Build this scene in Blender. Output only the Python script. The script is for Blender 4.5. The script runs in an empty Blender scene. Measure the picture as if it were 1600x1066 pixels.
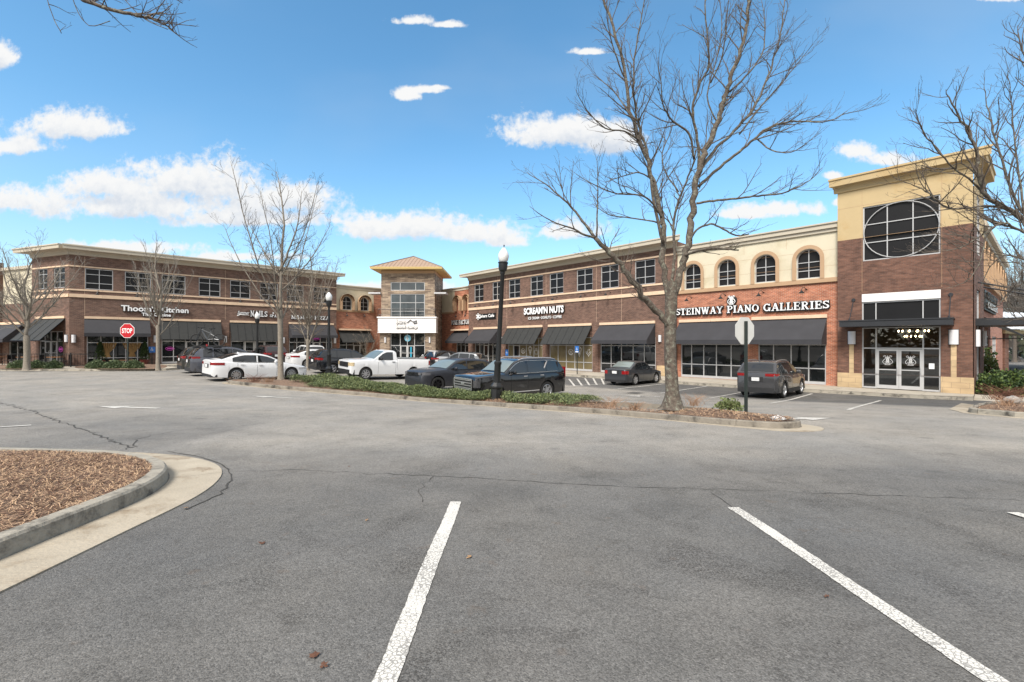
import bpy, math, random
import numpy as np
from mathutils import Vector, Matrix
R = math.radians
random.seed(7)
SC = bpy.context.scene
COL = SC.collection
CZ = 1.5                      # eye height; z = 0 is the lot at the photographer's feet

# ------------------------------------------------------------------ camera
cam_d = bpy.data.cameras.new("camera")
cam = bpy.data.objects.new("camera", cam_d)
COL.objects.link(cam)
cam.location = (0, 0, CZ)
cam.rotation_euler = (R(90), 0, 0)
cam_d.sensor_width = 36
cam_d.lens = 15.75
cam_d.shift_y = 2 / 1600
cam_d.clip_end = 3000
cam_d.clip_start = 0.05
SC.camera = cam

# ------------------------------------------------------------------ sky, sun, exposure
SUN_EL, SUN_AZ = 48, -155     # azimuth in degrees clockwise from the view direction (+Y)
SUN_STRENGTH, SKY_STRENGTH, EXPO = 2.0, 0.090, 1.45
SC.view_settings.view_transform = 'Standard'
SC.view_settings.look = 'None'
SC.view_settings.gamma = 1
SC.view_settings.exposure = EXPO
W_ = bpy.data.worlds.new("World")
SC.world = W_
W_.use_nodes = True
nt = W_.node_tree
nt.nodes.clear()

class N:
    """tiny node helper"""
    def __init__(s, tree): s.t = tree
    def n(s, typ, ins=None, **kw):
        nd = s.t.nodes.new(typ)
        for k, v in kw.items(): setattr(nd, k, v)
        for k, v in (ins or {}).items():
            if isinstance(v, bpy.types.NodeSocket): s.t.links.new(v, nd.inputs[k])
            else: nd.inputs[k].default_value = v
        return nd
    def m(s, op, a, b=0.0, c=0.0, clamp=False):
        nd = s.t.nodes.new('ShaderNodeMath'); nd.operation = op; nd.use_clamp = clamp
        for i, v in enumerate((a, b, c)):
            if isinstance(v, bpy.types.NodeSocket): s.t.links.new(v, nd.inputs[i])
            else: nd.inputs[i].default_value = v
        return nd.outputs[0]
    def mix(s, f, a, b, blend='MIX'):
        nd = s.t.nodes.new('ShaderNodeMix'); nd.data_type = 'RGBA'; nd.blend_type = blend
        for k, v in ((0, f), (6, a), (7, b)):
            if isinstance(v, bpy.types.NodeSocket): s.t.links.new(v, nd.inputs[k])
            elif k == 0: nd.inputs[k].default_value = v
            else: nd.inputs[k].default_value = (*v[:3], 1)
        return nd.outputs[2]
    def ramp(s, fac, stops, interp='LINEAR'):
        nd = s.t.nodes.new('ShaderNodeValToRGB'); nd.color_ramp.interpolation = interp
        s.t.links.new(fac, nd.inputs[0])
        e = nd.color_ramp.elements
        while len(e) < len(stops): e.new(0.5)
        for el, (p, c) in zip(e, stops):
            el.position = p
            el.color = (c, c, c, 1) if isinstance(c, (int, float)) else (*c[:3], 1)
        return nd.outputs[0]
    def sstep(s, x, a, b):
        nd = s.t.nodes.new('ShaderNodeMapRange'); nd.interpolation_type = 'SMOOTHSTEP'
        s.t.links.new(x, nd.inputs[0]); nd.inputs[1].default_value = a; nd.inputs[2].default_value = b
        return nd.outputs[0]

w = N(nt)
sky = w.n('ShaderNodeTexSky', sky_type='NISHITA', sun_disc=False)
sky.sun_elevation = R(SUN_EL); sky.sun_rotation = R(SUN_AZ)
sky.air_density = 1.0; sky.dust_density = 0.7; sky.ozone_density = 1.6; sky.altitude = 200
# cumulus clouds by direction: (cx, cy, rx, ry) as tangents of the view direction
CL = [(-1.15,.635,.06,.05),(-1.0,.48,.14,.05),(-.92,.475,.09,.035),(-1.12,.435,.11,.03),(-.22,.717,.055,.017),(-.145,.708,.045,.012),
      (-.232,.552,.036,.020),(-.190,.562,.040,.016),(-.17,.568,.03,.010),(.10,.465,.15,.055),(.22,.45,.10,.05),(.17,.648,.045,.012),(.13,.245,.10,.035),
      (-.84,.305,.34,.055),(-.72,.350,.20,.075),(-.90,.345,.14,.05),(-1.10,.315,.12,.045),(-.50,.315,.13,.055),(-.58,.275,.22,.035),(-1.06,.30,.05,.012),
      (-.22,.255,.17,.045),(-.10,.240,.13,.040),(-.02,.225,.06,.025),(-.88,.205,.20,.022),(-.62,.19,.14,.016),(-.3,.12,.2,.02),
      (.60,.295,.12,.028),(.52,.285,.08,.018),(.77,.425,.055,.035),(.83,.405,.08,.025),(.72,.37,.025,.012),(.73,.31,.02,.015),(1.10,.10,.10,.04),(1.08,.77,.07,.02),(1.3,.4,.2,.06),
      (-1.6,.5,.3,.09),(1.8,.5,.35,.1),(.5,1.3,.5,.1),(-.8,1.2,.4,.09)]
tc = w.n('ShaderNodeTexCoord')
sp = w.n('ShaderNodeSeparateXYZ', {0: tc.outputs['Generated']})
ay = w.m('MAXIMUM', w.m('ABSOLUTE', sp.outputs[1]), 0.03)
cu = w.m('DIVIDE', sp.outputs[0], ay); cv = w.m('DIVIDE', sp.outputs[2], ay)
def cloud_field(dv):
    p = w.n('ShaderNodeCombineXYZ', {0: cu, 1: w.m('ADD', cv, dv), 2: 0.0}).outputs[0]
    ns = w.n('ShaderNodeTexNoise', {'Vector': p, 'Scale': 7.0, 'Detail': 3.0, 'Roughness': 0.5, 'Distortion': 0.15}).outputs[0]
    d = None
    for cx, cy, rx, ry in CL:
        q = w.n('ShaderNodeVectorMath', {0: p, 1: (1/rx, 1/ry, 0), 2: (-cx/rx, -cy/ry, 0)}, operation='MULTIPLY_ADD').outputs[0]
        q = w.n('ShaderNodeVectorMath', {0: q, 1: w.n('ShaderNodeVectorMath', {0: q, 1: (-1, -1.75, 0)}, operation='MULTIPLY').outputs[0]}, operation='MAXIMUM').outputs[0]
        l = w.n('ShaderNodeVectorMath', {0: q}, operation='LENGTH').outputs['Value']
        d = l if d is None else w.n('ShaderNodeMath', {0: d, 1: l, 2: 0.45}, operation='SMOOTH_MIN').outputs[0]
    n2 = w.n('ShaderNodeTexNoise', {'Vector': p, 'Scale': 26.0, 'Detail': 5.0, 'Roughness': 0.6, 'Distortion': 0.3}).outputs[0]
    n3_ = w.n('ShaderNodeTexNoise', {'Vector': p, 'Scale': 75.0, 'Detail': 4.0, 'Roughness': 0.6}).outputs[0]
    return w.m('ADD', w.m('ADD', w.m('SUBTRACT', 1.08, d), w.m('MULTIPLY', w.m('SUBTRACT', ns, 0.5), 1.7)), w.m('ADD', w.m('MULTIPLY', w.m('SUBTRACT', n2, 0.5), 1.15), w.m('MULTIPLY', w.m('SUBTRACT', n3_, 0.5), .75))), ns
f0, ns0 = cloud_field(0.0)
f1, ns1 = cloud_field(0.03)
dens = w.m('POWER', w.sstep(f0, 0.0, 0.6), .9)
# the overcast part of the day: cloud deck overhead and behind the photographer
nd_ = w.n('ShaderNodeTexNoise', {'Vector': tc.outputs['Generated'], 'Scale': 2.6, 'Detail': 6.0, 'Roughness': .6}).outputs[0]
deck = w.m('MULTIPLY', w.sstep(nd_, .26, .46), w.m('MAXIMUM', w.sstep(sp.outputs[2], .63, .78), w.sstep(w.m('MULTIPLY', sp.outputs[1], -1.0), .0, .35)))
dens = w.m('MAXIMUM', dens, w.m('MULTIPLY', deck, .9))
shade = w.m('MULTIPLY', w.sstep(f1, 0.1, 1.3), 0.9)
ccol = w.mix(shade, (3.85, 3.87, 3.87), (2.45, 2.75, 3.2))
ccol = w.mix(w.m('MULTIPLY', deck, .8), ccol, (4.3, 4.2, 4.1))
hz_ = w.m('SUBTRACT', 1.0, w.sstep(sp.outputs[2], .0, .42))
skc = w.n('ShaderNodeHueSaturation', {'Hue': .487, 'Color': sky.outputs[0], 'Saturation': 1.2, 'Value': 1.0}).outputs[0]
veil = w.n('ShaderNodeTexNoise', {'Vector': w.n('ShaderNodeCombineXYZ', {0: w.m('MULTIPLY', cu, .5), 1: cv, 2: 3.0}).outputs[0], 'Scale': 2.2, 'Detail': 4.0}).outputs[0]
skc = w.mix(w.m('MULTIPLY', w.sstep(veil, .45, .8), .22), skc, (2.6, 2.9, 3.2))
skc = w.mix(w.m('MULTIPLY', hz_, .32), skc, (1.9, 2.75, 3.5))
fin = w.mix(w.m('MULTIPLY', dens, w.sstep(sp.outputs[2], 0.0, 0.05)), skc, ccol)
bg = w.n('ShaderNodeBackground', {'Color': fin, 'Strength': SKY_STRENGTH})
wo = w.n('ShaderNodeOutputWorld', {'Surface': bg.outputs[0]})
W_.cycles.sampling_method = 'MANUAL'; W_.cycles.sample_map_resolution = 512

sun_d = bpy.data.lights.new("sun", 'SUN')
sun_d.energy = SUN_STRENGTH; sun_d.angle = R(22); sun_d.color = (1, .94, .86)
sun = bpy.data.objects.new("sun", sun_d); COL.objects.link(sun)
az = R(SUN_AZ)
sdir = Vector((math.sin(az) * math.cos(R(SUN_EL)), math.cos(az) * math.cos(R(SUN_EL)), math.sin(R(SUN_EL))))
sun.rotation_euler = sdir.to_track_quat('Z', 'Y').to_euler()
sun.location = (-30, -20, 40)

# ------------------------------------------------------------------ materials
def srgb(*c):
    return tuple((v / 12.92 if v <= .04045 else ((v + .055) / 1.055) ** 2.4) for v in (x / 255 for x in c))
_M = {}
def mat(name, col, rough=.6, metal=0, var=.12, vs=3.0, bump=0, bs=40, coat=0, emit=None, es=1, spec=.5, dirt=None, ds=1.2):
    if name in _M: return _M[name]
    m = bpy.data.materials.new(name); m.use_nodes = True
    t = m.node_tree; h = N(t)
    b = t.nodes['Principled BSDF']
    tcn = h.n('ShaderNodeTexCoord')
    c = tuple(col)
    if var > 0:
        nz = h.n('ShaderNodeTexNoise', {'Vector': tcn.outputs['Object'], 'Scale': vs, 'Detail': 5.0, 'Roughness': .6}).outputs[0]
        out = h.ramp(nz, [(.25, tuple(max(0, x * (1 - var)) for x in c)), (.75, tuple(min(1, x * (1 + var)) for x in c))])
        if dirt:
            n2 = h.n('ShaderNodeTexNoise', {'Vector': tcn.outputs['Object'], 'Scale': ds, 'Detail': 8.0, 'Roughness': .7, 'Distortion': .4}).outputs[0]
            out = h.mix(h.sstep(n2, .48, .68), out, dirt)
        t.links.new(out, b.inputs['Base Color'])
    else:
        b.inputs['Base Color'].default_value = (*c, 1)
    b.inputs['Roughness'].default_value = rough
    b.inputs['Metallic'].default_value = metal
    b.inputs['Specular IOR Level'].default_value = spec
    if coat:
        b.inputs['Coat Weight'].default_value = coat; b.inputs['Coat Roughness'].default_value = .04
    if bump:
        nb = h.n('ShaderNodeTexNoise', {'Vector': tcn.outputs['Object'], 'Scale': bs, 'Detail': 4.0}).outputs[0]
        bn = h.n('ShaderNodeBump', {'Height': nb, 'Strength': bump, 'Distance': .02})
        t.links.new(bn.outputs[0], b.inputs['Normal'])
    if emit:
        b.inputs['Emission Color'].default_value = (*emit, 1); b.inputs['Emission Strength'].default_value = es
    _M[name] = m
    return m

def brick_mat(name, c1, c2, mortar, bw=.21, bh=.075, ms=.008, seed=0, big=.25, diag=False):
    m = bpy.data.materials.new(name); m.use_nodes = True
    t = m.node_tree; h = N(t); b = t.nodes['Principled BSDF']
    tcn = h.n('ShaderNodeTexCoord')
    s = h.n('ShaderNodeSeparateXYZ', {0: tcn.outputs['Object']})
    v = h.n('ShaderNodeCombineXYZ', {0: h.m('ADD', h.m('ADD', s.outputs[0], s.outputs[1]), seed), 1: s.outputs[2], 2: 0.0}).outputs[0]
    br = h.n('ShaderNodeTexBrick', {'Vector': v, 'Color1': (*c1, 1), 'Color2': (*c2, 1), 'Mortar': (*mortar, 1), 'Scale': 1.0,
             'Mortar Size': ms, 'Mortar Smooth': .3, 'Bias': 0.0, 'Brick Width': bw, 'Row Height': bh})
    n1 = h.n('ShaderNodeTexNoise', {'Vector': v, 'Scale': .5, 'Detail': 6.0, 'Roughness': .65}).outputs[0]
    n2 = h.n('ShaderNodeTexNoise', {'Vector': h.n('ShaderNodeVectorMath', {0: v, 1: (1/bw*.9, 1/bh*.9, 1)}, operation='MULTIPLY').outputs[0], 'Scale': .55, 'Detail': 2.0}).outputs[0]
    o = h.mix(1.0, br.outputs[0], h.ramp(n1, [(.3, 1 - big), (.7, 1 + big * .6)]), 'MULTIPLY')
    o = h.mix(1.0, o, h.ramp(n2, [(.3, .72), (.7, 1.25)]), 'MULTIPLY')
    t.links.new(o, b.inputs['Base Color'])
    b.inputs['Roughness'].default_value = .88
    bn = h.n('ShaderNodeBump', {'Height': h.m('SUBTRACT', 1.0, br.outputs[1]), 'Strength': .5, 'Distance': .01})
    t.links.new(bn.outputs[0], b.inputs['Normal'])
    return m

BRN = brick_mat('brown_brick', (.180, .098, .070), (.120, .065, .048), (.21, .16, .13))
RED = brick_mat('red_brick', (.46, .155, .078), (.34, .110, .060), (.46, .31, .23), ms=.011, big=.15)
TWR = brick_mat('dark_brown_brick', (.186, .090, .060), (.122, .060, .042), (.15, .10, .08))
LEDGE = brick_mat('stacked_ledge_stone', (.46, .36, .26), (.20, .145, .11), (.08, .065, .055), bw=.62, bh=.13, ms=.012, big=.3)
BLOCK = brick_mat('tan_split_block', (.52, .385, .225), (.47, .34, .20), (.34, .25, .16), bw=.62, bh=.26, ms=.01, big=.08)
STONE = mat('cast_stone', srgb(215, 188, 160), .85, var=.1, vs=2.5, bump=.1)
CREAM = mat('cream_stucco', srgb(204, 195, 172), .9, var=.06, vs=.8, bump=.15, bs=60, dirt=srgb(192, 182, 156), ds=.5)
YELL = mat('yellow_stucco', srgb(186, 165, 126), .9, var=.07, vs=.6, bump=.15, bs=60, dirt=srgb(180, 154, 110), ds=.5)
TAN = mat('tan_stucco_trim', srgb(176, 146, 116), .9, var=.06, vs=1.5, bump=.1)
CORN = mat('cornice_paint', srgb(186, 177, 160), .75, var=.06, vs=1.0)
ROOFM = mat('copper_metal_roof', srgb(172, 146, 124), .45, metal=.3, var=.08, vs=1.5)
FRAME = mat('white_aluminium', srgb(186, 186, 186), .4, metal=.2, var=.04)
PANELW = mat('white_panel', srgb(232, 230, 228), .5, var=.03, vs=.7)
FABRIC = mat('charcoal_awning_fabric', (.034, .034, .039), .8, var=.14, vs=1.6, bump=.1)
SLAT = mat('weathered_black_canvas', (.025, .026, .025), .75, var=.22, vs=4)
BLACKM = mat('black_painted_metal', (.012, .013, .014), .4, var=.2, vs=3)
STEEL = mat('dark_steel', (.022, .024, .028), .5, var=.15, vs=2)
DARKSCREEN = mat('dark_window_screen', (.012, .012, .013), .4, var=.15, vs=.8, spec=.25)
LTGLASS = mat('reflective_glass', (.045, .055, .06), .04, var=.3, vs=.9, spec=1.0)
SHOP = mat('shopfront_glass', (.012, .014, .015), .03, var=.6, vs=.5, spec=.9)
BLIND = mat('tan_window_blind', srgb(112, 101, 74), .12, var=.15, vs=1.2, spec=.6)
SIGNW = mat('white_sign_face', (.85, .85, .85), .4, var=.02)
SIGNB = mat('black_sign_return', (.01, .01, .01), .5, var=0)
LAMPW = mat('wall_light_diffuser', srgb(215, 215, 218), .4, var=.04)
SIDEWALK = mat('sidewalk_concrete', srgb(172, 164, 150), .9, var=.10, vs=1.5, bump=.2, bs=30, dirt=srgb(150, 138, 120), ds=.7)
KERB = mat('kerb_concrete', srgb(150, 144, 132), .92, var=.18, vs=4, bump=.6, bs=25, dirt=srgb(78, 74, 68), ds=2.2)
KERB2 = mat('stained_kerb_concrete', srgb(128, 121, 110), .92, var=.25, vs=4, bump=.6, bs=25, dirt=srgb(64, 60, 55), ds=1.4)
GUTTER = mat('gutter_concrete', srgb(164, 154, 137), .92, var=.14, vs=2.5, bump=.4, bs=35, dirt=srgb(126, 110, 90), ds=1.5)
PAINT = None
# ------------------------------------------------------------------ ground height (h = metres below the eye)
def interp(x, xs, ys):
    if x <= xs[0]: return ys[0]
    for i in range(len(xs) - 1):
        if x <= xs[i + 1]:
            def mm(j):
                a, b = max(j - 1, 0), min(j + 1, len(xs) - 1)
                return (ys[b] - ys[a]) / (xs[b] - xs[a])
            d = xs[i + 1] - xs[i]; t = (x - xs[i]) / d
            return ((2*t**3 - 3*t*t + 1) * ys[i] + (t**3 - 2*t*t + t) * d * mm(i) + (-2*t**3 + 3*t*t) * ys[i + 1] + (t**3 - t*t) * d * mm(i + 1))
    return ys[-1]
XS = [-30, -8, 0, 5, 10, 13, 15, 16.5, 18.3, 20, 24, 28, 60]
YS = [-.3, -.1, .054, .24, .5, .66, .76, .86, .99, 1.08, 1.16, 1.2, 1.22]
def drop(X, Y):
    t = min(1, max(0, (X + 20) / 20)); ww = .42 + .58 * t * t * (3 - 2 * t)
    return 1.45 + interp(Y, XS, YS) * ww + .17 * math.exp(-((X - .5) / 3.6) ** 2 - ((Y - 19.7) / 2.0) ** 2)
def gz(X, Y): return CZ - drop(X, Y)
def G(px, py, up=0.0):
    """ground point seen at a pixel of the photograph (used once to survey positions)"""
    a = (px - 800) / 700; b = (py - 535) / 700
    lo, hi = .5, 200
    for _ in range(50):
        m = (lo + hi) / 2
        if b * m < drop(a * m, m) - up: lo = m
        else: hi = m
    return (a * lo, lo)
def at(px, py, Y): return Vector(((px - 800) / 700 * Y, Y, CZ + (535 - py) / 700 * Y))

# ------------------------------------------------------------------ mesh builder
class MB:
    def __init__(s, base=0.0): s.v = []; s.f = []; s.m = []; s.base = base; s.mi = 0
    def add(s, vs, fs):
        o = len(s.v); s.v.extend(vs); s.f.extend([tuple(i + o for i in f) for f in fs]); s.m.extend([s.mi] * len(fs))
    def box(s, x0, x1, y0, y1, z0, z1):
        s.add([(x0,y0,z0),(x1,y0,z0),(x1,y1,z0),(x0,y1,z0),(x0,y0,z1),(x1,y0,z1),(x1,y1,z1),(x0,y1,z1)],
              [(0,3,2,1),(4,5,6,7),(0,1,5,4),(1,2,6,5),(2,3,7,6),(3,0,4,7)])
    def fb(s, u0, u1, d0, d1, z0, z1):           # facade box: d metres out from the wall plane, z from eye level
        s.box(u0, u1, -d1, -d0, z0 - s.base, z1 - s.base)
    def q(s, *p): s.add([tuple(x) for x in p], [tuple(range(len(p)))])
    def obox(s, c, ax, ay, az, hx, hy, hz):       # oriented box
        c = Vector(c); ax, ay, az = Vector(ax) * hx, Vector(ay) * hy, Vector(az) * hz
        P = [c + sx * ax + sy * ay + sz * az for sz in (-1, 1) for sx, sy in ((-1,-1),(1,-1),(1,1),(-1,1))]
        s.add([tuple(p) for p in P], [(0,3,2,1),(4,5,6,7),(0,1,5,4),(1,2,6,5),(2,3,7,6),(3,0,4,7)])
    def tube(s, path, rad, n=6, cap=True):
        path = [Vector(p) for p in path]
        if not hasattr(rad, '__len__'): rad = [rad] * len(path)
        o = len(s.v); k = len(path)
        t = (path[1] - path[0]).normalized()
        a = t.orthogonal().normalized()
        for i, p in enumerate(path):
            t2 = (path[min(i + 1, k - 1)] - path[max(i - 1, 0)])
            if t2.length < 1e-7: t2 = t
            t2.normalize()
            a = a - t2 * a.dot(t2)
            if a.length < 1e-5: a = t2.orthogonal()
            a.normalize(); b = t2.cross(a); r = rad[i]
            for j in range(n):
                an = 2 * math.pi * j / n; ca, sa = math.cos(an) * r, math.sin(an) * r
                s.v.append((p.x + a.x * ca + b.x * sa, p.y + a.y * ca + b.y * sa, p.z + a.z * ca + b.z * sa))
            t = t2
        for i in range(k - 1):
            for j in range(n):
                j2 = (j + 1) % n
                s.f.append((o + i*n + j, o + i*n + j2, o + (i+1)*n + j2, o + (i+1)*n + j)); s.m.append(s.mi)
        if cap:
            s.f.append(tuple(o + j for j in range(n))[::-1]); s.f.append(tuple(o + (k-1)*n + j for j in range(n))); s.m += [s.mi] * 2
    def lathe(s, prof, n=16, c=(0, 0, 0), axis='Z'):
        o = len(s.v)
        for r, z in prof:
            for j in range(n):
                a = 2 * math.pi * j / n
                x, y = math.cos(a) * r, math.sin(a) * r
                p = (c[0] + x, c[1] + y, c[2] + z) if axis == 'Z' else (c[0] + x, c[1] + z, c[2] + y)
                s.v.append(p)
        for i in range(len(prof) - 1):
            for j in range(n):
                j2 = (j + 1) % n
                f = (o + i*n + j, o + i*n + j2, o + (i+1)*n + j2, o + (i+1)*n + j)
                s.f.append(f if axis == 'Z' else f[::-1]); s.m.append(s.mi)
    def grid(s, fn, nu, nv):
        o = len(s.v)
        for i in range(nu + 1):
            for j in range(nv + 1): s.v.append(tuple(fn(i / nu, j / nv)))
        for i in range(nu):
            for j in range(nv):
                a = o + i*(nv+1) + j
                s.f.append((a, a + nv + 1, a + nv + 2, a + 1)); s.m.append(s.mi)
    def build(s, name, mats, parent=None, smooth=None, weld=False):
        me = bpy.data.meshes.new(name)
        me.from_pydata(s.v, [], s.f); me.validate()
        if not isinstance(mats, (list, tuple)): mats = [mats]
        for m in mats: me.materials.append(m)
        if len(mats) > 1 and len(me.polygons) == len(s.m): me.polygons.foreach_set('material_index', s.m)
        if weld:
            import bmesh
            bm = bmesh.new(); bm.from_mesh(me); bmesh.ops.remove_doubles(bm, verts=bm.verts, dist=.0005)
            bmesh.ops.recalc_face_normals(bm, faces=bm.faces); bm.to_mesh(me); bm.free()
        if smooth is not None:
            me.polygons.foreach_set('use_smooth', [True] * len(me.polygons))
            if smooth > 0: me.set_sharp_from_angle(angle=R(smooth))
        me.update()
        o = bpy.data.objects.new(name, me); COL.objects.link(o)
        if parent: o.parent = parent
        return o
def tag(o, label=None, cat=None, group=None, kind=None):
    if label: o['label'] = label
    if cat: o['category'] = cat
    if group: o['group'] = group
    if kind: o['kind'] = kind
    return o
def empty(name, loc, rz=0, label=None, cat=None, group=None):
    o = bpy.data.objects.new(name, None); COL.objects.link(o)
    o.location = loc; o.rotation_euler = (0, 0, rz); o.empty_display_size = .3
    return tag(o, label, cat, group)
def struct(o): o['kind'] = 'structure'; return o
def copy_tree(o, parent=None):
    c = o.copy(); COL.objects.link(c); c.parent = parent
    for ch in [x for x in COL.objects if x.parent == o]: copy_tree(ch, c)
    return c

# ------------------------------------------------------------------ lettering
def text_obj(txt, width, height, depth, mats, parent, name='letters', bold=0.0, shear=0.0):
    cu_ = bpy.data.curves.new(name, 'FONT'); cu_.body = txt; cu_.size = 1; cu_.extrude = .02; cu_.offset = bold; cu_.resolution_u = 3; cu_.shear = shear
    ob = bpy.data.objects.new(name, cu_); COL.objects.link(ob)
    dg = bpy.context.evaluated_depsgraph_get(); dg.update()
    me = bpy.data.meshes.new_from_object(ob.evaluated_get(dg)); bpy.data.objects.remove(ob)
    co = np.empty(len(me.vertices) * 3); me.vertices.foreach_get('co', co); co = co.reshape(-1, 3)
    mn, mx = co.min(0), co.max(0)
    out = np.empty_like(co)
    out[:, 0] = (co[:, 0] - mn[0]) / (mx[0] - mn[0]) * width
    out[:, 2] = (co[:, 1] - mn[1]) / (mx[1] - mn[1]) * height
    out[:, 1] = np.where(co[:, 2] > (mn[2] + mx[2]) / 2, -depth, 0)
    me.vertices.foreach_set('co', out.ravel())
    me.materials.clear()
    for m in mats: me.materials.append(m)
    me.update()
    idx = [0 if abs(p.normal.y) > .7 else len(mats) - 1 for p in me.polygons]
    me.polygons.foreach_set('material_index', idx)
    o = bpy.data.objects.new(name, me); COL.objects.link(o); o.parent = parent
    return o
# slab-serif capitals drawn stroke by stroke: b = bar, a = arc (cx, cy, rx, ry, from, to), s = serif (x, y, half length)
TH, TN, SF = .19, .10, .09
GL = {
 'S': (.66, [('a',.33,.735,.22,.18,20,270,TN*1.4),('a',.33,.275,.23,.19,-160,90,TN*1.5),('b',.58,.68,.58,.98,.08),('b',.07,.02,.07,.34,.08)]),
 'T': (.78, [('b',.39,0,.39,1,TH),('b',.03,.945,.75,.945,TN),('s',.39,.045,.22),('b',.06,.68,.06,.95,.08),('b',.72,.68,.72,.95,.08)]),
 'E': (.74, [('b',.2,0,.2,1,TH),('b',.02,.95,.68,.95,TN),('b',.02,.05,.70,.05,TN),('b',.2,.5,.5,.5,TN),('b',.65,.70,.65,.98,.07),('b',.67,.02,.67,.32,.07),('b',.52,.36,.52,.64,.07)]),
 'I': (.44, [('b',.22,0,.22,1,TH),('s',.22,.045,.2),('s',.22,.955,.2)]),
 'N': (.86, [('b',.17,0,.17,1,.12),('b',.69,0,.69,1,.12),('b',.15,.95,.70,.05,TH),('s',.16,.045,.15),('s',.14,.955,.13),('s',.70,.955,.15)]),
 'W': (1.14, [('b',.15,1,.36,0,TH),('b',.36,0,.56,.9,.11),('b',.56,.95,.78,0,TH),('b',.78,0,.99,1,.11),('s',.15,.955,.15),('s',.56,.955,.14),('s',.99,.955,.14)]),
 'A': (.88, [('b',.15,0,.44,1,.11),('b',.44,1,.73,0,TH),('b',.25,.33,.62,.33,TN),('s',.15,.045,.15),('s',.73,.045,.16)]),
 'Y': (.84, [('b',.12,1,.42,.45,TH),('b',.70,1,.42,.45,.11),('b',.42,0,.42,.5,TH),('s',.42,.045,.2),('s',.13,.955,.14),('s',.70,.955,.13)]),
 'P': (.74, [('b',.2,0,.2,1,TH),('a',.42,.72,.22,.23,-90,90,TN*1.3),('b',.02,.95,.44,.95,TN),('b',.2,.49,.44,.49,TN),('s',.2,.045,.19)]),
 'O': (.84, [('a',.42,.5,.32,.44,0,360,TN*1.6)]),
 'G': (.86, [('a',.42,.5,.32,.44,40,340,TN*1.6),('b',.72,.0,.72,.42,.12),('s',.68,.42,.16),('b',.72,.70,.72,.98,.07)]),
 'L': (.70, [('b',.2,0,.2,1,TH),('b',.02,.05,.64,.05,TN),('s',.2,.955,.19),('b',.63,.02,.63,.36,.08)]),
 'R': (.86, [('b',.2,0,.2,1,TH),('a',.42,.74,.21,.21,-90,90,TN*1.3),('b',.02,.95,.44,.95,TN),('b',.2,.53,.44,.53,TN),('s',.2,.045,.19),('b',.42,.5,.70,.03,TH*.9),('s',.74,.045,.10)]),
 'K': (.84, [('b',.2,0,.2,1,TH),('b',.25,.38,.68,.95,.11),('b',.36,.55,.68,.04,TH),('s',.2,.045,.19),('s',.2,.955,.19),('s',.68,.955,.13),('s',.70,.045,.13)]),
 'F': (.70, [('b',.2,0,.2,1,TH),('b',.02,.95,.66,.95,TN),('b',.2,.5,.48,.5,TN),('b',.63,.68,.63,.98,.07),('b',.50,.36,.50,.64,.07),('s',.2,.045,.19)]),
 'C': (.80, [('a',.42,.5,.32,.44,40,320,TN*1.6),('b',.70,.68,.70,.98,.08)]),
 'M': (1.04, [('b',.17,0,.17,1,.12),('b',.86,0,.86,1,TH),('b',.16,1,.51,.1,TH),('b',.51,.1,.86,1,.11),('s',.16,.045,.15),('s',.86,.045,.17)]),
 'Z': (.72, [('b',.08,.05,.62,.95,TH),('b',.06,.95,.66,.95,TN),('b',.04,.05,.66,.05,TN),('b',.09,.7,.09,.96,.07),('b',.63,.04,.63,.32,.07)]),
 "'": (.26, [('b',.13,.68,.13,1,.13)]), ' ': (.42, []),
}
def slab_letters(txt, width, height, depth, mats, parent, grow=0.0, name='letters', arc=0.0):
    mb = MB(); x = 0; tot = sum(GL[c][0] + .05 for c in txt); sx = width / tot
    k = 0
    for c in txt:
        wd, pr = GL[c]
        dz = arc * (1 - ((x + wd / 2) / tot * 2 - 1) ** 2)
        for p in pr:
            k += 1; dd = depth + (k % 7) * .0012
            polys = []
            if p[0] in 'bs':
                if p[0] == 's': _, cx, cy, hl = p; x0, y0, x1, y1, tw = cx - hl, cy, cx + hl, cy, SF
                else: _, x0, y0, x1, y1, tw = p
                L = math.hypot(x1 - x0, y1 - y0); nx, ny = -(y1 - y0) / L * (tw / 2 + grow), (x1 - x0) / L * (tw / 2 + grow)
                ex, ey = (x1 - x0) / L * grow, (y1 - y0) / L * grow
                polys.append([(x0 - ex + nx, y0 - ey + ny), (x0 - ex - nx, y0 - ey - ny), (x1 + ex - nx, y1 + ey - ny), (x1 + ex + nx, y1 + ey + ny)])
            else:
                _, cx, cy, rx, ry, a0, a1, tw = p
                n = max(6, int(abs(a1 - a0) / 18)); pts = [R(a0 + (a1 - a0) * i / n) for i in range(n + 1)]
                for a, b2 in zip(pts, pts[1:]):
                    t_ = tw / 2 + grow
                    def e(an, s_):
                        tx = t_ * (.75 + .45 * abs(math.cos(an)))
                        return (cx + math.cos(an) * (rx + s_ * tx), cy + math.sin(an) * (ry + s_ * t_ * .8))
                    polys.append([e(a, 1), e(a, -1), e(b2, -1), e(b2, 1)])
            for pl in polys:
                P = [((x + px) * sx, py * height + dz) for px, py in pl]
                ar = sum(P[i][0] * P[(i+1) % 4][1] - P[(i+1) % 4][0] * P[i][1] for i in range(4))
                if ar < 0: P = P[::-1]
                o = len(mb.v)
                mb.v += [(a, -dd, b) for a, b in P] + [(a, 0, b) for a, b in P]
                mb.f.append((o, o+1, o+2, o+3)); mb.m.append(0)
                for i in range(4):
                    j = (i + 1) % 4; mb.f.append((o+i, o+4+i, o+4+j, o+j)); mb.m.append(len(mats) - 1)
        x += wd + .05
    return mb.build(name, mats, parent)
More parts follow.
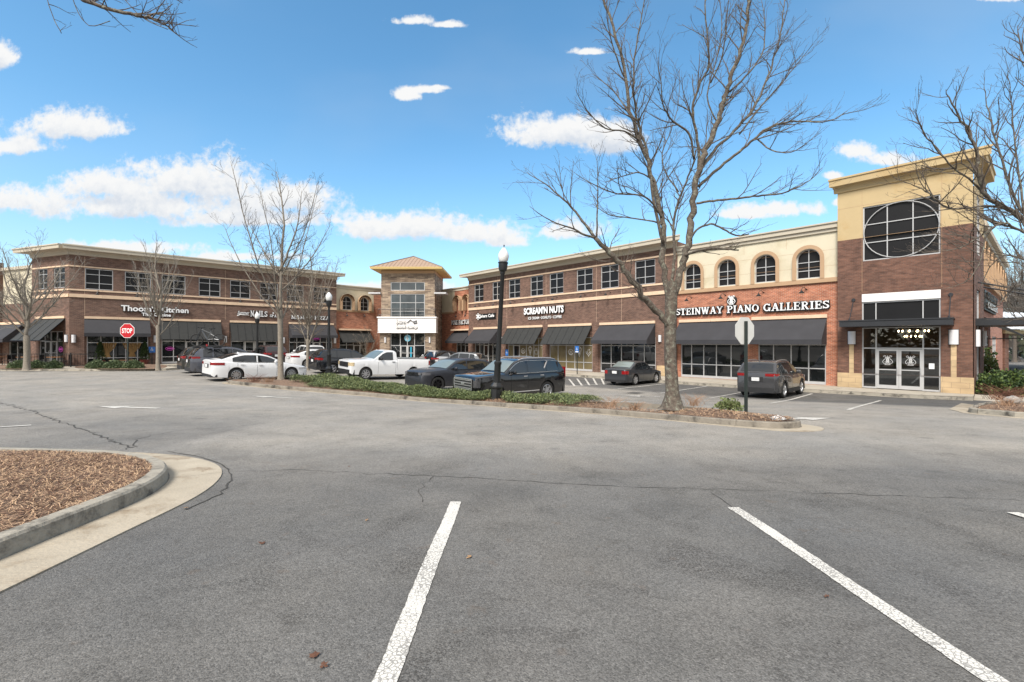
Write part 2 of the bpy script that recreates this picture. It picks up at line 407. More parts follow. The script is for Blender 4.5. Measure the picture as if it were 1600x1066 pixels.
# ------------------------------------------------------------------ facade tools
class Sec:
    """a stretch of building: local x runs left to right as you face it, local -y is outwards; z is given from eye level"""
    def __init__(s, name, label, o, u, base, cat='building', group=None):
        s.o, s.u, s.base = o, u, base
        s.n = (u[1], -u[0])
        s.root = empty(name, (o[0], o[1], CZ + base), math.atan2(u[1], u[0]), label, cat, group)
    def mb(s): return MB(s.base)
    def part(s, mb, name, m, parent=None, label=None, smooth=None):
        o = mb.build(name, m, parent or s.root, smooth)
        if label: o['label'] = label
        return o
    def w(s, u, d, z): return (s.o[0] + s.u[0]*u + s.n[0]*d, s.o[1] + s.u[1]*u + s.n[1]*d, CZ + z)
    def place(s, ob, u, d, z): ob.location = (u, -d, z - s.base); return ob

def wall_sheet(S, mb, u0, u1, z0, z1, ops, d=0.0, rev=.14):
    """front face with real openings (ua, ub, za, zb, arched) and their reveals"""
    us = sorted({u0, u1, *[o[0] for o in ops], *[o[1] for o in ops]}); zs = sorted({z0, z1, *[o[2] for o in ops], *[o[3] for o in ops]})
    us = [u for u in us if u0 <= u <= u1]; zs = [z for z in zs if z0 <= z <= z1]
    B = S.base
    for a, b in zip(us, us[1:]):
        run = None
        for c, e in zip(zs, zs[1:]):
            mu, mz = (a + b) / 2, (c + e) / 2
            hole = any(o[0] < mu < o[1] and o[2] < mz < o[3] for o in ops)
            if not hole: mb.q((a, -d, c-B), (b, -d, c-B), (b, -d, e-B), (a, -d, e-B))
    for ua, ub, za, zb, arch in ops:
        y0, y1 = -d, -d + rev
        if arch:
            r = (ub - ua) / 2; uc = (ua + ub) / 2; zc = zb - r
            P = [(uc + r*math.cos(R(180 - 180*i/14)), zc + r*math.sin(R(180*i/14))) for i in range(15)]
            for i in range(14):
                k = (ua, zb) if i < 7 else (ub, zb)
                mb.q((k[0], y0, k[1]-B), (P[i][0], y0, P[i][1]-B), (P[i+1][0], y0, P[i+1][1]-B))
                mb.q((P[i][0], y0, P[i][1]-B), (P[i][0], y1, P[i][1]-B), (P[i+1][0], y1, P[i+1][1]-B), (P[i+1][0], y0, P[i+1][1]-B))
            zt = zc
        else:
            zt = zb; mb.q((ua, y0, zb-B), (ua, y1, zb-B), (ub, y1, zb-B), (ub, y0, zb-B))
        mb.q((ua, y0, za-B), (ua, y1, za-B), (ua, y1, zt-B), (ua, y0, zt-B))
        mb.q((ub, y0, za-B), (ub, y0, zt-B), (ub, y1, zt-B), (ub, y1, za-B))
        mb.q((ua, y0, za-B), (ub, y0, za-B), (ub, y1, za-B), (ua, y1, za-B))

def window(S, ua, ub, za, zb, us, zs, arch=False, d=0.0, fr=.055, glass=None, name='window', par=None, deep=.05):
    """us, zs: positions of mullions and rails as fractions"""
    mb = S.mb(); r = (ub - ua) / 2; uc = (ua + ub) / 2; zc = zb - r
    y0, y1 = d - deep, d - deep - .07
    zt = zc if arch else zb
    mb.fb(ua, ua + fr, y1, y0, za, zt); mb.fb(ub - fr, ub, y1, y0, za, zt)
    mb.fb(ua + fr, ub - fr, y1, y0, za, za + fr)
    if arch:
        for i in range(12):
            a, b = R(180 - 15*i), R(165 - 15*i); P = []
            for rr in (r, r - fr):
                for an in (a, b): P.append((uc + rr*math.cos(an), zc + rr*math.sin(an) - S.base))
            mb.q((P[0][0], -y0, P[0][1]), (P[2][0], -y0, P[2][1]), (P[3][0], -y0, P[3][1]), (P[1][0], -y0, P[1][1]))
            mb.q((P[2][0], -y0, P[2][1]), (P[2][0], -y1, P[2][1]), (P[3][0], -y1, P[3][1]), (P[3][0], -y0, P[3][1]))
    else: mb.fb(ua + fr, ub - fr, y1, y0, zb - fr, zb)
    mt = fr * .75
    for f in us:
        u = ua + (ub - ua) * f
        top = zb - fr if not arch else zc + math.sqrt(max(0, (r-fr)**2 - (u-uc)**2))
        mb.fb(u - mt/2, u + mt/2, y1, y0 - .004, za + fr, top)
    for f in zs:
        z = za + (zb - za) * f
        hw = (ub - ua)/2 - fr if (not arch or z < zc) else math.sqrt(max(0.01, (r-fr)**2 - (z-zc)**2))
        mb.fb(uc - hw, uc + hw, y1, y0 - .008, z - mt/2, z + mt/2)
    f_ = S.part(mb, name, FRAME, par)
    g = S.mb()
    yy = -(y1 + .01)
    if arch:
        P = [(ua, yy, za - S.base), (ub, yy, za - S.base)] + [(uc + r*math.cos(R(15*i)), yy, zc + r*math.sin(R(15*i)) - S.base) for i in range(13)]
        g.add(P, [tuple(range(len(P)))])
    else: g.q((ua, yy, za-S.base), (ub, yy, za-S.base), (ub, yy, zb-S.base), (ua, yy, zb-S.base))
    S.part(g, 'pane', glass or DARKSCREEN, f_)
    return f_

def arch_trim(S, ua, ub, za, zb, w=.2, d=.06):
    mb = S.mb(); r = (ub-ua)/2; uc = (ua+ub)/2; zc = zb - r; B = S.base
    mb.fb(ua - w, ua, 0, d, za, zc); mb.fb(ub, ub + w, 0, d, za, zc)
    for i in range(16):
        a, b = R(180 - 11.25*i), R(180 - 11.25*(i+1))
        p = lambda rr, an, y: (uc + rr*math.cos(an), y, zc + rr*math.sin(an) - B)
        mb.q(p(r, a, -d), p(r, b, -d), p(r+w, b, -d), p(r+w, a, -d))
        mb.q(p(r+w, a, 0), p(r+w, a, -d), p(r+w, b, -d), p(r+w, b, 0))
        mb.q(p(r, a, 0), p(r, b, 0), p(r, b, -d), p(r, a, -d))
    return S.part(mb, 'window_surround', TAN)

def awning(S, u0, u1, ztop, zbot, out=1.25, val=.28, m=None, ribs=0, d=0.0):
    m = m or FABRIC; mb = S.mb(); B = S.base
    zt, zv, zb = ztop - B, zbot + val - B, zbot - B; o = -(d + out); i0 = -(d + .01)
    th = .03
    mb.q((u0, i0, zt), (u0, o, zv), (u1, o, zv), (u1, i0, zt))                 # slope, top
    mb.q((u0, i0, zt - th), (u1, i0, zt - th), (u1, o + th, zv - th), (u0, o + th, zv - th))
    if val > .02:
        mb.q((u0, o, zv), (u0, o, zb), (u1, o, zb), (u1, o, zv)); mb.q((u0, o + .01, zv - th), (u1, o + .01, zv - th), (u1, o + .01, zb), (u0, o + .01, zb))
    for u, sgn in ((u0, 1), (u1, -1)):
        if val > .02:
            P = [(u, i0, zt), (u, i0, zv - .05), (u, i0 - .02, zb + .1), (u, o, zb), (u, o, zv)] if False else [(u, i0, zt), (u, i0, zv), (u, i0, zb), (u, o, zb), (u, o, zv)]
            if ribs: P = [(u, i0, zt), (u, i0 - .25, zt - .45), (u, o, zv)]
            mb.q(*(P if sgn > 0 else P[::-1]))
    a = S.part(mb, 'awning', m)
    fr = S.mb()
    nr = ribs if ribs else 3
    for k in range(nr + 1):
        u = u0 + (u1 - u0) * k / nr
        if ribs: fr.tube([(u, i0, zt + .012), (u, o - .01, zv + .012)], .013, 5)
        else: fr.tube([(min(max(u, u0 + .04), u1 - .04), i0, zv - .06), (min(max(u, u0 + .04), u1 - .04), o + .04, zv - .06)], .015, 5)
    if ribs:
        for u in (u0, u1): fr.tube([(u, i0, zv - .05), (u, o, zv)], .02, 5); fr.tube([(u, i0, zt - .1), (u, i0, zv - .05)], .02, 5)
        fr.tube([(u0, o, zv), (u1, o, zv)], .02, 5)
    S.part(fr, 'awning_frame', BLACKM, a)
    return a

def shopfront(S, u0, u1, z0, z1, cols, rails, glass=None, doors=(), d=0.0, curb=.16):
    """cols: mullion positions (u); rails: heights (z). doors: (ua, ub, ztop) ranges, leaves are parts of their own"""
    y0, y1 = d - .05, d - .14; fr = .06
    mb = S.mb()
    mb.fb(u0, u0 + fr, y1, y0, z0, z1); mb.fb(u1 - fr, u1, y1, y0, z0, z1); mb.fb(u0 + fr, u1 - fr, y1, y0, z1 - fr, z1)
    def blocked(u, z): return any(a - .01 < u < b + .01 and z < t for a, b, t in doors)
    for u in cols:
        zlo = z0
        for a, b, t in doors:
            if a + .02 < u < b - .02: zlo = t
        mb.fb(u - fr/2, u + fr/2, y1, y0 - .004, zlo, z1 - fr)
    edges = sorted([u0 + fr, u1 - fr] + list(cols))
    for z in rails:
        for a, b in zip(edges, edges[1:]):
            if not blocked((a+b)/2, z - .02): mb.fb(a, b, y1, y0 - .008, z - fr/2, z + fr/2)
    for a, b in zip(edges, edges[1:]):
        if not blocked((a+b)/2, z0): mb.fb(a, b, y1, y0 + .02, z0, z0 + curb)
    f_ = S.part(mb, 'shopfront', FRAME)
    g = S.mb(); yy = -(d - .10)
    g.q((u0, yy, z0-S.base), (u1, yy, z0-S.base), (u1, yy, z1-S.base), (u0, yy, z1-S.base))
    S.part(g, 'pane', glass or SHOP, f_)
    for a, b, t in doors:
        dm = S.mb(); e = .09
        dm.fb(a, a+e, y1, y0+.012, z0+.02, t); dm.fb(b-e, b, y1, y0+.012, z0+.02, t); dm.fb(a+e, b-e, y1, y0+.012, t-e, t); dm.fb(a+e, b-e, y1, y0+.012, z0+.02, z0+.2)
        dm.fb(a+e, b-e, y1, y0+.002, z0+.98, z0+1.03)
        do = S.part(dm, 'door', FRAME)
        gl = S.mb(); gl.q(*[(x, yy - .02, z - S.base) for x, z in ((a, z0+.02), (b, z0+.02), (b, t), (a, t))]); S.part(gl, 'pane', SHOP, do)
        hn = S.mb(); hn.tube([(b-e/2-.0, yy-.10, z0+.85-S.base), (b-e/2, yy-.14, z0+.9-S.base), (b-e/2, yy-.14, z0+1.15-S.base), (b-e/2, yy-.10, z0+1.2-S.base)], .014, 6)
        S.part(hn, 'handle', FRAME, do)
    return f_

def band(S, us, ue, z0, z1, d=.05, m=None, name='stone_band'):
    mb = S.mb(); L = ue - us; n = max(1, round(L / 1.9))
    for k in range(n): mb.fb(us + L*k/n + .004, us + L*(k+1)/n - .004, -.05, d, z0, z1)
    return S.part(mb, name, m or STONE)

def sconce(S, u, z, d=0.0, h=.55, w=.24):
    mb = S.mb(); B = S.base
    n = 8
    for i in range(n):
        a, b = math.pi * i / n, math.pi * (i+1) / n
        p = lambda an, zz: (u - math.cos(an)*w/2, -d - .02 - math.sin(an)*.14, zz - B)
        mb.q(p(a, z-h/2), p(b, z-h/2), p(b, z+h/2), p(a, z+h/2))
        mb.q((u, -d-.02, z+h/2-B), p(a, z+h/2), p(b, z+h/2)); mb.q((u, -d-.02, z-h/2-B), p(b, z-h/2), p(a, z-h/2))
    o = S.part(mb, 'wall_lamp', LAMPW)
    pl = S.mb(); pl.fb(u-w/2-.02, u+w/2+.02, d, d+.02, z-h/2-.02, z+h/2+.02); S.part(pl, 'back_plate', STEEL, o)

def gooseneck(S, u, z, d=0.0):
    mb = S.mb(); B = S.base; zz = z - B
    P = [(u + .0, -d, zz), (u - .05, -d - .25, zz + .1), (u - .1, -d - .45, zz + .06), (u - .12, -d - .52, zz - .08)]
    mb.tube(P, .018, 5)
    c = P[-1]
    mb.lathe([(.03, .0), (.05, -.05), (.13, -.14), (.16, -.17), (.13, -.165), (.04, -.06)], 10, c)
    mb.lathe([(.0, .0), (.06, .0), (.06, .02)], 8, (u, -d - .01, zz))
    S.part(mb, 'gooseneck_lamp', BLACKM)

def cornice(S, u0, u1, ztop, over=.85, th=.34, miter=(0, 0), m=None, d=0.0, back=.3):
    """stepped eaves moulding; miter stretches the outer edge past the ends"""
    mb = S.mb(); B = S.base
    prof = [(d, ztop-th-.34), (d+.07, ztop-th-.32), (d+.09, ztop-th-.10), (d+.16, ztop-th-.02), (d+over-.06, ztop-th), (d+over-.05, ztop-.11), (d+over, ztop-.09), (d+over, ztop), (-back, ztop+.02)]
    for (d0, a), (d1, b) in zip(prof, prof[1:]):
        e = lambda dd: (u0 - miter[0]*dd, u1 + miter[1]*dd)
        p0, p1 = e(d0), e(d1)
        mb.q((p0[0], -d0, a-B), (p0[1], -d0, a-B), (p1[1], -d1, b-B), (p1[0], -d1, b-B))
    for side in (0, 1):
        P = [((u0 - miter[0]*dd) if side == 0 else (u1 + miter[1]*dd), -dd, z-B) for dd, z in prof]
        P.append((P[-1][0], -d, ztop-th-.34-B))
        mb.add(P, [tuple(range(len(P)))] if side == 0 else [tuple(range(len(P)))[::-1]])
    return S.part(mb, 'cornice', m or CORN)

def mass(S, u0, u1, z0, z1, depth, m, name='block_behind', d=-.2):
    mb = S.mb(); mb.fb(u0, u1, d - depth, d, z0, z1); return S.part(mb, name, m)
def sign(S, name, label): pass

R0, UR = (18.2, 25.0), (.6858, -.7278)
L0, UL = (-34.1, 34.5), (.7278, .6858)
WROWS = [.30, .72]
# ================================================================== RIGHT WING: brown brick block
BR_ = Sec('brown_brick_shop_block', 'long brown brick shop block right of the stone tower, with eight square upper windows', R0, UR, -2.45)
RW = [(-32.5,-30.95),(-29.49,-28.1),(-27.0,-25.4),(-24.0,-22.38),(-21.56,-19.94),(-18.45,-16.77),(-15.95,-14.27),(-12.81,-11.12)]
RG = [(-32.4,-28.84),(-27.15,-22.44),(-21.58,-16.8),(-16.0,-11.08)]
mb = BR_.mb()
wall_sheet(BR_, mb, -33.5, -9.46, -2.5, 7.2, [(a, b, 4.36, 6.2, False) for a, b in RW] + [(a, b, -2.44, .45, False) for a, b in RG], rev=.16)
mb.q((-33.5, 0, -.05), (-33.5, 0, 9.65), (-33.5, 6, 9.65), (-33.5, 6, -.05)); mb.q((-9.46, 0, -.05), (-9.46, 4, -.05), (-9.46, 4, 9.65), (-9.46, 0, 9.65))
# shallow piers between the shopfronts
for a, b in ((-33.5,-32.55),(-28.7,-27.3),(-22.3,-21.7),(-16.65,-16.15),(-10.95,-9.46)): mb.fb(a, b, 0.0, .06, -2.5, 1.38)
BR_.part(mb, 'wall', BRN)
mass(BR_, -33.4, -9.5, -2.4, 7.1, 14, BRN)
for a, b in RW: window(BR_, a, b, 4.36, 6.2, [.5], WROWS)
for u in (-28.7,-27.3,-22.0,-16.4,-14.0,-10.3):
    mb = BR_.mb(); mb.fb(u, u+.014, 0, .004, 1.7, 6.7); BR_.part(mb, 'control_joint', STONE)
band(BR_, -33.5, -9.46, 3.50, 3.76, .07); band(BR_, -33.5, -9.46, 4.20, 4.33, .05); band(BR_, -33.5, -9.46, 6.24, 6.36, .05)
cornice(BR_, -33.5, -9.46, 7.45, miter=(.8, .8))
for a, b in ((-32.6,-28.5),(-27.2,-22.4),(-21.7,-16.85),(-16.05,-11.1)): band(BR_, a, b, 1.40, 1.60, .09)
awning(BR_, -32.6, -28.5, 1.38, -.12); awning(BR_, -27.2, -22.4, 1.38, -.16, val=.0, m=SLAT, ribs=6, out=1.15); awning(BR_, -21.7, -16.85, 1.38, -.16, val=.0, m=SLAT, ribs=6, out=1.15); awning(BR_, -16.05, -11.1, 1.38, -.12)
shopfront(BR_, -32.4, -28.84, -2.43, .42, [-31.65,-30.95,-30.2,-29.5], [-.27], doors=[(-30.95,-30.2,-.27)])
shopfront(BR_, -27.15, -22.44, -2.43, .42, [-26.4,-25.55,-24.6,-23.6,-23.0], [-.27,-1.7], glass=BLIND, doors=[(-26.38,-25.5,-.27)])
shopfront(BR_, -21.58, -16.8, -2.43, .42, [-20.6,-19.65,-18.7,-17.75], [-.27,-1.7], glass=BLIND)
shopfront(BR_, -16.0, -11.08, -2.43, .42, [-15.0,-14.05,-13.0,-12.05], [-.27,-1.7])
for u in (-33.0,-28.0,-22.0,-16.4,-10.7): sconce(BR_, u, .28, .06, .5, .22)
for a, b in RW: gooseneck(BR_, (a+b)/2 + .1, 4.0)
mb = BR_.mb(); 
for k in range(3): mb.fb(-10.95 + .5*k, -10.95 + .5*(k+1) - .006, .062, .075, -2.44, -1.7)
BR_.part(mb, 'pier_base', BLOCK)
# window decals: ring cake, cone, cup, hands
def decals(S, items):
    mb = S.mb(); B = S.base; y = -(-.078)
    for kind, u, z in items:
        z -= B; T = .018
        def pl(pts, r=T): mb.tube([(u + a, y, z + b) for a, b in pts], r, 4)
        ring = lambda cx, cy, rx, ry, a0=0, a1=360: pl([(cx + rx*math.cos(R(a0 + (a1-a0)*i/14)), cy + ry*math.sin(R(a0 + (a1-a0)*i/14))) for i in range(15)])
        if kind == 'cake': ring(0, 0, .26, .24); ring(0, 0, .10, .09); ring(0, -.02, .19, .17, 200, 340)
        if kind == 'cone': pl([(-.19, .05), (0, -.48), (.19, .05), (-.19, .05)]); ring(0, .14, .2, .2, -20, 200); pl([(-.1, .05), (.06, -.3)]); pl([(.1, .05), (-.06, -.3)]); ring(0, .3, .09, .08)
        if kind == 'cup': pl([(-.24, .06), (-.16, -.26), (.16, -.26), (.22, .06), (-.24, .06)]); ring(.24, -.06, .09, .1, -90, 90); pl([(-.08, .14), (-.04, .22), (-.1, .3)]); pl([(.06, .14), (.1, .22), (.04, .3)])
        if kind == 'hands': pl([(-.28, .06), (-.2, -.1), (-.04, -.22), (0, -.34), (.04, -.22), (.2, -.1), (.28, .06)]); pl([(-.16, .1), (-.1, -.04), (0, -.1), (.1, -.04), (.16, .1)]); pl([(-.08, .16), (-.04, .26)]); pl([(.06, .16), (.1, .28)])
    S.part(mb, 'window_decal', SIGNW)
decals(BR_, [('cake', -19.15, -.85), ('cone', -18.2, -.75), ('hands', -17.25, -.85), ('cake', -25.05, -.85), ('cone', -24.1, -.75), ('cup', -23.3, -.85)])
def word_sign(S, label, txt, u, z, w_, h_, d=0.0, bold=.03, shear=0.0, slab=False, grow=.07, arc=0.0, shadow=True, face=None):
    """a sign hung on the wall: dark returns and light faces, one thing"""
    wpos = S.w(u, d, z)
    r = empty('shop_sign', wpos, math.atan2(S.u[1], S.u[0]), label, 'shop sign', 'lettered signs over the shops')
    return r
def add_word(r, txt, w_, h_, x=0.0, z=0.0, bold=.03, shear=0.0, slab=False, grow=.05, arc=0.0, depth=.12, face=None, back=True):
    face = face or SIGNW
    if slab:
        if back:
            o = slab_letters(txt, w_, h_, depth - .03, [SIGNB], r, grow=grow, name='letter_returns', arc=arc); o.location = (x - .012, 0, z - .02)
        o = slab_letters(txt, w_, h_, depth, [face, SIGNB], r, name='letters', arc=arc); o.location = (x, -.004, z)
    else:
        if back:
            o = text_obj(txt, w_ + .05, h_ + .05, depth - .03, [SIGNB], r, 'letter_returns', bold + .028, shear); o.location = (x - .03, 0, z - .035)
        o = text_obj(txt, w_, h_, depth, [face, SIGNB], r, 'letters', bold, shear); o.location = (x, -.004, z)
    return o
sg = word_sign(BR_, 'white SCREAM\'N NUTS letters over ICE CREAM DONUTS COFFEE on the brown brick wall', '', -24.72, 2.62, 0, 0)
add_word(sg, "SCREAM'N NUTS", 4.95, .66, bold=.045, depth=.16)
add_word(sg, "ICE CREAM \u2022 DONUTS \u2022 COFFEE", 4.15, .25, x=.5, z=-.47, bold=.02, depth=.08, back=False)
sg = word_sign(BR_, 'white Jahars Cafe letters with a star flower on the brown brick wall near the tower', '', -31.9, 2.50, 0, 0)
mbk = MB(); mbk.box(.0, 2.95, -.07, 0, -.08, .52); mbk.build('backer', SIGNB, sg)
add_word(sg, "Jahars Cafe", 2.35, .42, x=.5, z=.02, bold=.03, depth=.16, back=False)
mbk = MB()
for k in range(3): a = R(60*k + 30); mbk.obox((.2, -.12 - .004*k, .25), (math.cos(a), 0, math.sin(a)), (0,1,0), (-math.sin(a), 0, math.cos(a)), .36, .03, .05)
mbk.build('star_emblem', SIGNW, sg)

# ================================================================== RIGHT WING: piano showroom
ST = Sec('piano_showroom_building', 'orange red brick showroom with cream upper wall and four arched windows', R0, UR, -2.45)
SA = [(-8.91,-7.73),(-6.61,-5.45),(-4.34,-3.14),(-2.05,-.85)]
mb = ST.mb(); wall_sheet(ST, mb, -9.46, 0, -2.5, 3.42, [(-9.2,-4.79,-2.44,.2,False),(-4.15,-.59,-2.44,.2,False)], d=-.12, rev=.14)
ST.part(mb, 'lower_wall', RED)
mb = ST.mb(); wall_sheet(ST, mb, -9.46, 0, 3.42, 6.72, [(a,b,3.72,5.45,True) for a,b in SA], d=-.15, rev=.14); ST.part(mb, 'upper_wall', CREAM)
mass(ST, -9.4, -.02, -2.4, 6.7, 14, CREAM, d=-.45)
mb = ST.mb()
for z in (4.35, 5.25): mb.fb(-9.45, -.01, -.16, -.147, z, z+.012)
for u in (-5.0, -2.6): mb.fb(u, u+.012, -.16, -.146, 5.6, 6.2)
ST.part(mb, 'stucco_joint', TAN)
for a, b in SA: window(ST, a, b, 3.72, 5.45, [.5], [.27,.55], arch=True, d=-.15); arch_trim(ST, a, b, 3.66, 5.45, .2, .0 + .02)
mb = ST.mb(); mb.fb(-9.46, 0, -.2, .0, 3.42, 3.66); ST.part(mb, 'sill_band', TAN)
mb = ST.mb(); mb.fb(-9.46, -.0, -.3, -.05, 6.25, 6.45); mb.fb(-9.46, 0, -.3, .05, 6.45, 6.70); mb.fb(-9.46, 0, -.35, .12, 6.70, 6.78); ST.part(mb, 'cornice', CORN)
band(ST, -9.3, -4.85, 1.40, 1.60, -.02); band(ST, -4.52, -.52, 1.40, 1.60, -.02)
awning(ST, -9.3, -4.83, 1.38, -.12, out=1.2, d=-.12); awning(ST, -4.55, -.55, 1.38, -.12, out=1.2, d=-.12)
shopfront(ST, -9.2, -4.79, -2.43, .17, [-8.45,-7.6,-6.75,-5.8], [-.15,-1.52], d=-.12)
shopfront(ST, -4.15, -.59, -2.43, .17, [-3.3,-2.35,-1.45], [-.15,-1.52], d=-.12)
for a, b in SA: gooseneck(ST, (a+b)/2 - .1, 3.1, -.12)
sg = word_sign(ST, 'large white STEINWAY PIANO GALLERIES slab letters on orange red brick above charcoal awnings', '', -9.5, 1.92, 0, 0, d=-.1)
add_word(sg, 'STEINWAY PIANO GALLERIES', 9.12, .46, slab=True, grow=.10, depth=.13)
def lyre(mb, cx, cz, s, y, r):
    P = lambda pts: mb.tube([(cx + a*s, y, cz + b*s) for a, b in pts], r, 5)
    for g in (1, -1):
        P([(g*.18, .62), (g*.34, .74), (g*.48, .62), (g*.40, .50), (g*.30, .56), (g*.22, .42), (g*.26, .26), (g*.48, .02), (g*.56, -.2), (g*.46, -.40), (g*.24, -.44), (g*.14, -.28), (g*.24, -.16), (g*.34, -.24)])
        P([(0, -.42), (g*.16, -.50), (g*.34, -.60), (0, -.62)])
    for k in (-.12, -.04, .04, .12): P([(k, .5), (k, -.35)])
    P([(-.25, .5), (.25, .5)]); P([(0, .5), (0, .72)])
    P([(.16*math.cos(R(30*i)), .08 + .2*math.sin(R(30*i))) for i in range(13)])
r_ = empty('logo_sign', ST.w(-5.72, -.12, 2.72), math.atan2(UR[1], UR[0]), 'small round white lyre emblem mounted above the piano letters', 'wall emblem')
m_ = MB(); m_.lathe([(0, -.09), (.30, -.09), (.33, -.06), (.33, 0)], 20, (0, 0, 0), 'Y'); m_.build('disc', SIGNB, r_)
m_ = MB(); lyre(m_, 0, 0, .42, -.12, .024); m_.build('lyre', SIGNW, r_)

# ================================================================== RIGHT WING: yellow corner tower
TWD = .15
TW = Sec('corner_tower_building', 'corner tower of dark brick and yellow stucco with a ringed window and glass doors', R0, UR, -2.45)
mb = TW.mb(); wall_sheet(TW, mb, 0, 5.25, -1.67, 5.61, [(1.12,4.14,4.35,5.61,False),(1.08,4.15,-1.67,2.58,False)], d=TWD); 
mb.q((0, -TWD, .78), (0, -TWD, 8.06), (0, 3, 8.06), (0, 3, .78))
TW.part(mb, 'brick_wall', TWR)
mb = TW.mb(); wall_sheet(TW, mb, 0, 5.25, 5.61, 8.6, [(1.12,4.14,5.61,7.25,False)], d=TWD)
mb.q((0, -TWD, 8.06), (0, -TWD, 11.0), (0, 5, 11.0), (0, 5, 8.06)); TW.part(mb, 'stucco_wall', YELL)
mb = TW.mb()
for z in (5.61, 7.35): mb.fb(.01, 5.24, TWD, TWD+.004, z, z+.014)
for u in (1.08, 4.18): mb.fb(u, u+.012, TWD, TWD+.005, 2.7, 8.4)
TW.part(mb, 'control_joint', TAN)
mb = TW.mb(); wall_sheet(TW, mb, 4.15, 5.28, -2.5, -1.67, [], d=TWD+.03)
mb.q((5.28, -TWD-.03, -.05), (5.28, .3, -.05), (5.28, .3, .78), (5.28, -TWD-.03, .78)); mb.q((4.15, -TWD-.03, .78), (5.28, -TWD-.03, .78), (5.28, -TWD, .78), (4.15, -TWD, .78))
TW.part(mb, 'block_base', BLOCK)
mb = TW.mb(); mb.fb(0, 1.08, .0, TWD+.03, -2.5, -1.67); TW.part(mb, 'block_base', BLOCK)
for u in (.53, 4.5):
    mb = TW.mb(); mb.fb(u, u+.2, TWD, TWD+.03, -1.67, -.1); TW.part(mb, 'block_strip', BLOCK)
window(TW, 1.12, 4.14, 4.35, 7.25, [1/3,2/3], [1/3,2/3], d=TWD, fr=.06)
mb = TW.mb()
P = [(2.63 + 1.47*math.cos(R(10*i)), -TWD + .02, 5.80 + 1.42*math.sin(R(10*i)) + 2.45) for i in range(37)]
mb.tube(P, .024, 6, cap=False); TW.part(mb, 'window_ring', FRAME)
mb = TW.mb(); mb.fb(1.08, 4.15, .0, TWD+.01, 2.16, 2.58); TW.part(mb, 'fascia_panel', PANELW)
window(TW, 1.08, 4.15, 1.13, 2.15, [.19,.79], [], d=TWD, fr=.06)
mb = TW.mb(); mb.fb(1.0, 4.2, TWD-.12, TWD-.02, .78, 1.12); TW.part(mb, 'head_beam', STEEL)
# clear lobby glass with a real room behind it
def clear_glass():
    m = bpy.data.materials.new('lobby_glass'); m.use_nodes = True; t = m.node_tree; t.nodes.clear(); h = N(t)
    fr_ = h.n('ShaderNodeFresnel', {'IOR': 1.5}).outputs[0]
    a = h.n('ShaderNodeBsdfTransparent', {'Color': (.62, .64, .62, 1)}).outputs[0]
    b = h.n('ShaderNodeBsdfGlossy', {'Color': (.9, .95, 1, 1), 'Roughness': .01}).outputs[0]
    mx = h.n('ShaderNodeMixShader', {0: h.m('ADD', h.m('MULTIPLY', fr_, 1.6), .05, clamp=True), 1: a, 2: b})
    h.n('ShaderNodeOutputMaterial', {'Surface': mx.outputs[0]}); return m
LOBBY = clear_glass()
shopfront(TW, 1.08, 4.15, -2.43, .80, [1.67, 3.51], [-.31,-1.71], glass=LOBBY, doors=[(1.70,2.585,-.36),(2.595,3.48,-.36)], d=TWD, curb=.08)
for o in [x for x in COL.objects if x.name.startswith('pane') and x.parent and x.parent.name.startswith('door') and x.parent.parent == TW.root]:
    o.data.materials[0] = LOBBY
for cx in (2.14, 3.04):
    mb = TW.mb(); lyre(mb, cx, -.95+2.45, .36, -TWD+.05, .0085); TW.part(mb, 'lyre_decal', SIGNW)
mb = TW.mb(); mb.fb(3.72, 3.92, TWD-.09, TWD-.08, -1.32, -1.05); TW.part(mb, 'paper_notice', SIGNW)
ROOM = mat('lobby_paint', srgb(96, 78, 60), .8, var=.2)
mb = TW.mb()
B_ = TW.base
mb.q((.9, .3, 0), (4.9, .3, 0), (4.9, 4.8, 0), (.9, 4.8, 0)); mb.q((.9, 4.8, 0), (4.9, 4.8, 0), (4.9, 4.8, 4.2), (.9, 4.8, 4.2)); mb.q((.9, .02, 0), (.9, 4.8, 0), (.9, 4.8, 4.2), (.9, .02, 4.2)); mb.q((4.9, .02, 0), (4.9, 4.8, 0), (4.9, 4.8, 4.2), (4.9, .02, 4.2)); mb.q((.9, .02, 4.2), (4.9, .02, 4.2), (4.9, 4.8, 4.2), (.9, 4.8, 4.2))
TW.part(mb, 'lobby_room', ROOM)
ch = empty('chandelier', TW.w(3.0, -1.6, .3), 0, 'lit crystal chandelier hanging inside the corner tower lobby behind the glass', 'chandelier')
m_ = MB(); m_.tube([(0, 0, .9), (0, 0, .3)], .015, 5)
for k in range(12):
    a = R(30*k); m_.tube([(0, 0, .3), (.35*math.cos(a), .35*math.sin(a), .1), (.6*math.cos(a), .6*math.sin(a), .25)], .012, 4)
m_.build('frame', BLACKM, ch)
BULB = mat('lit_bulb', (1, .7, .4), .4, var=0, emit=(1, .72, .42), es=14)
m_ = MB()
for k in range(12):
    a = R(30*k + 5); m_.lathe([(0, .06), (.035, .0), (0, -.06)], 6, (.62*math.cos(a), .62*math.sin(a), .3)); m_.lathe([(0, .05), (.025, .0), (0, -.05)], 6, (.36*math.cos(a), .36*math.sin(a), .02))
m_.build('bulb', BULB, ch)
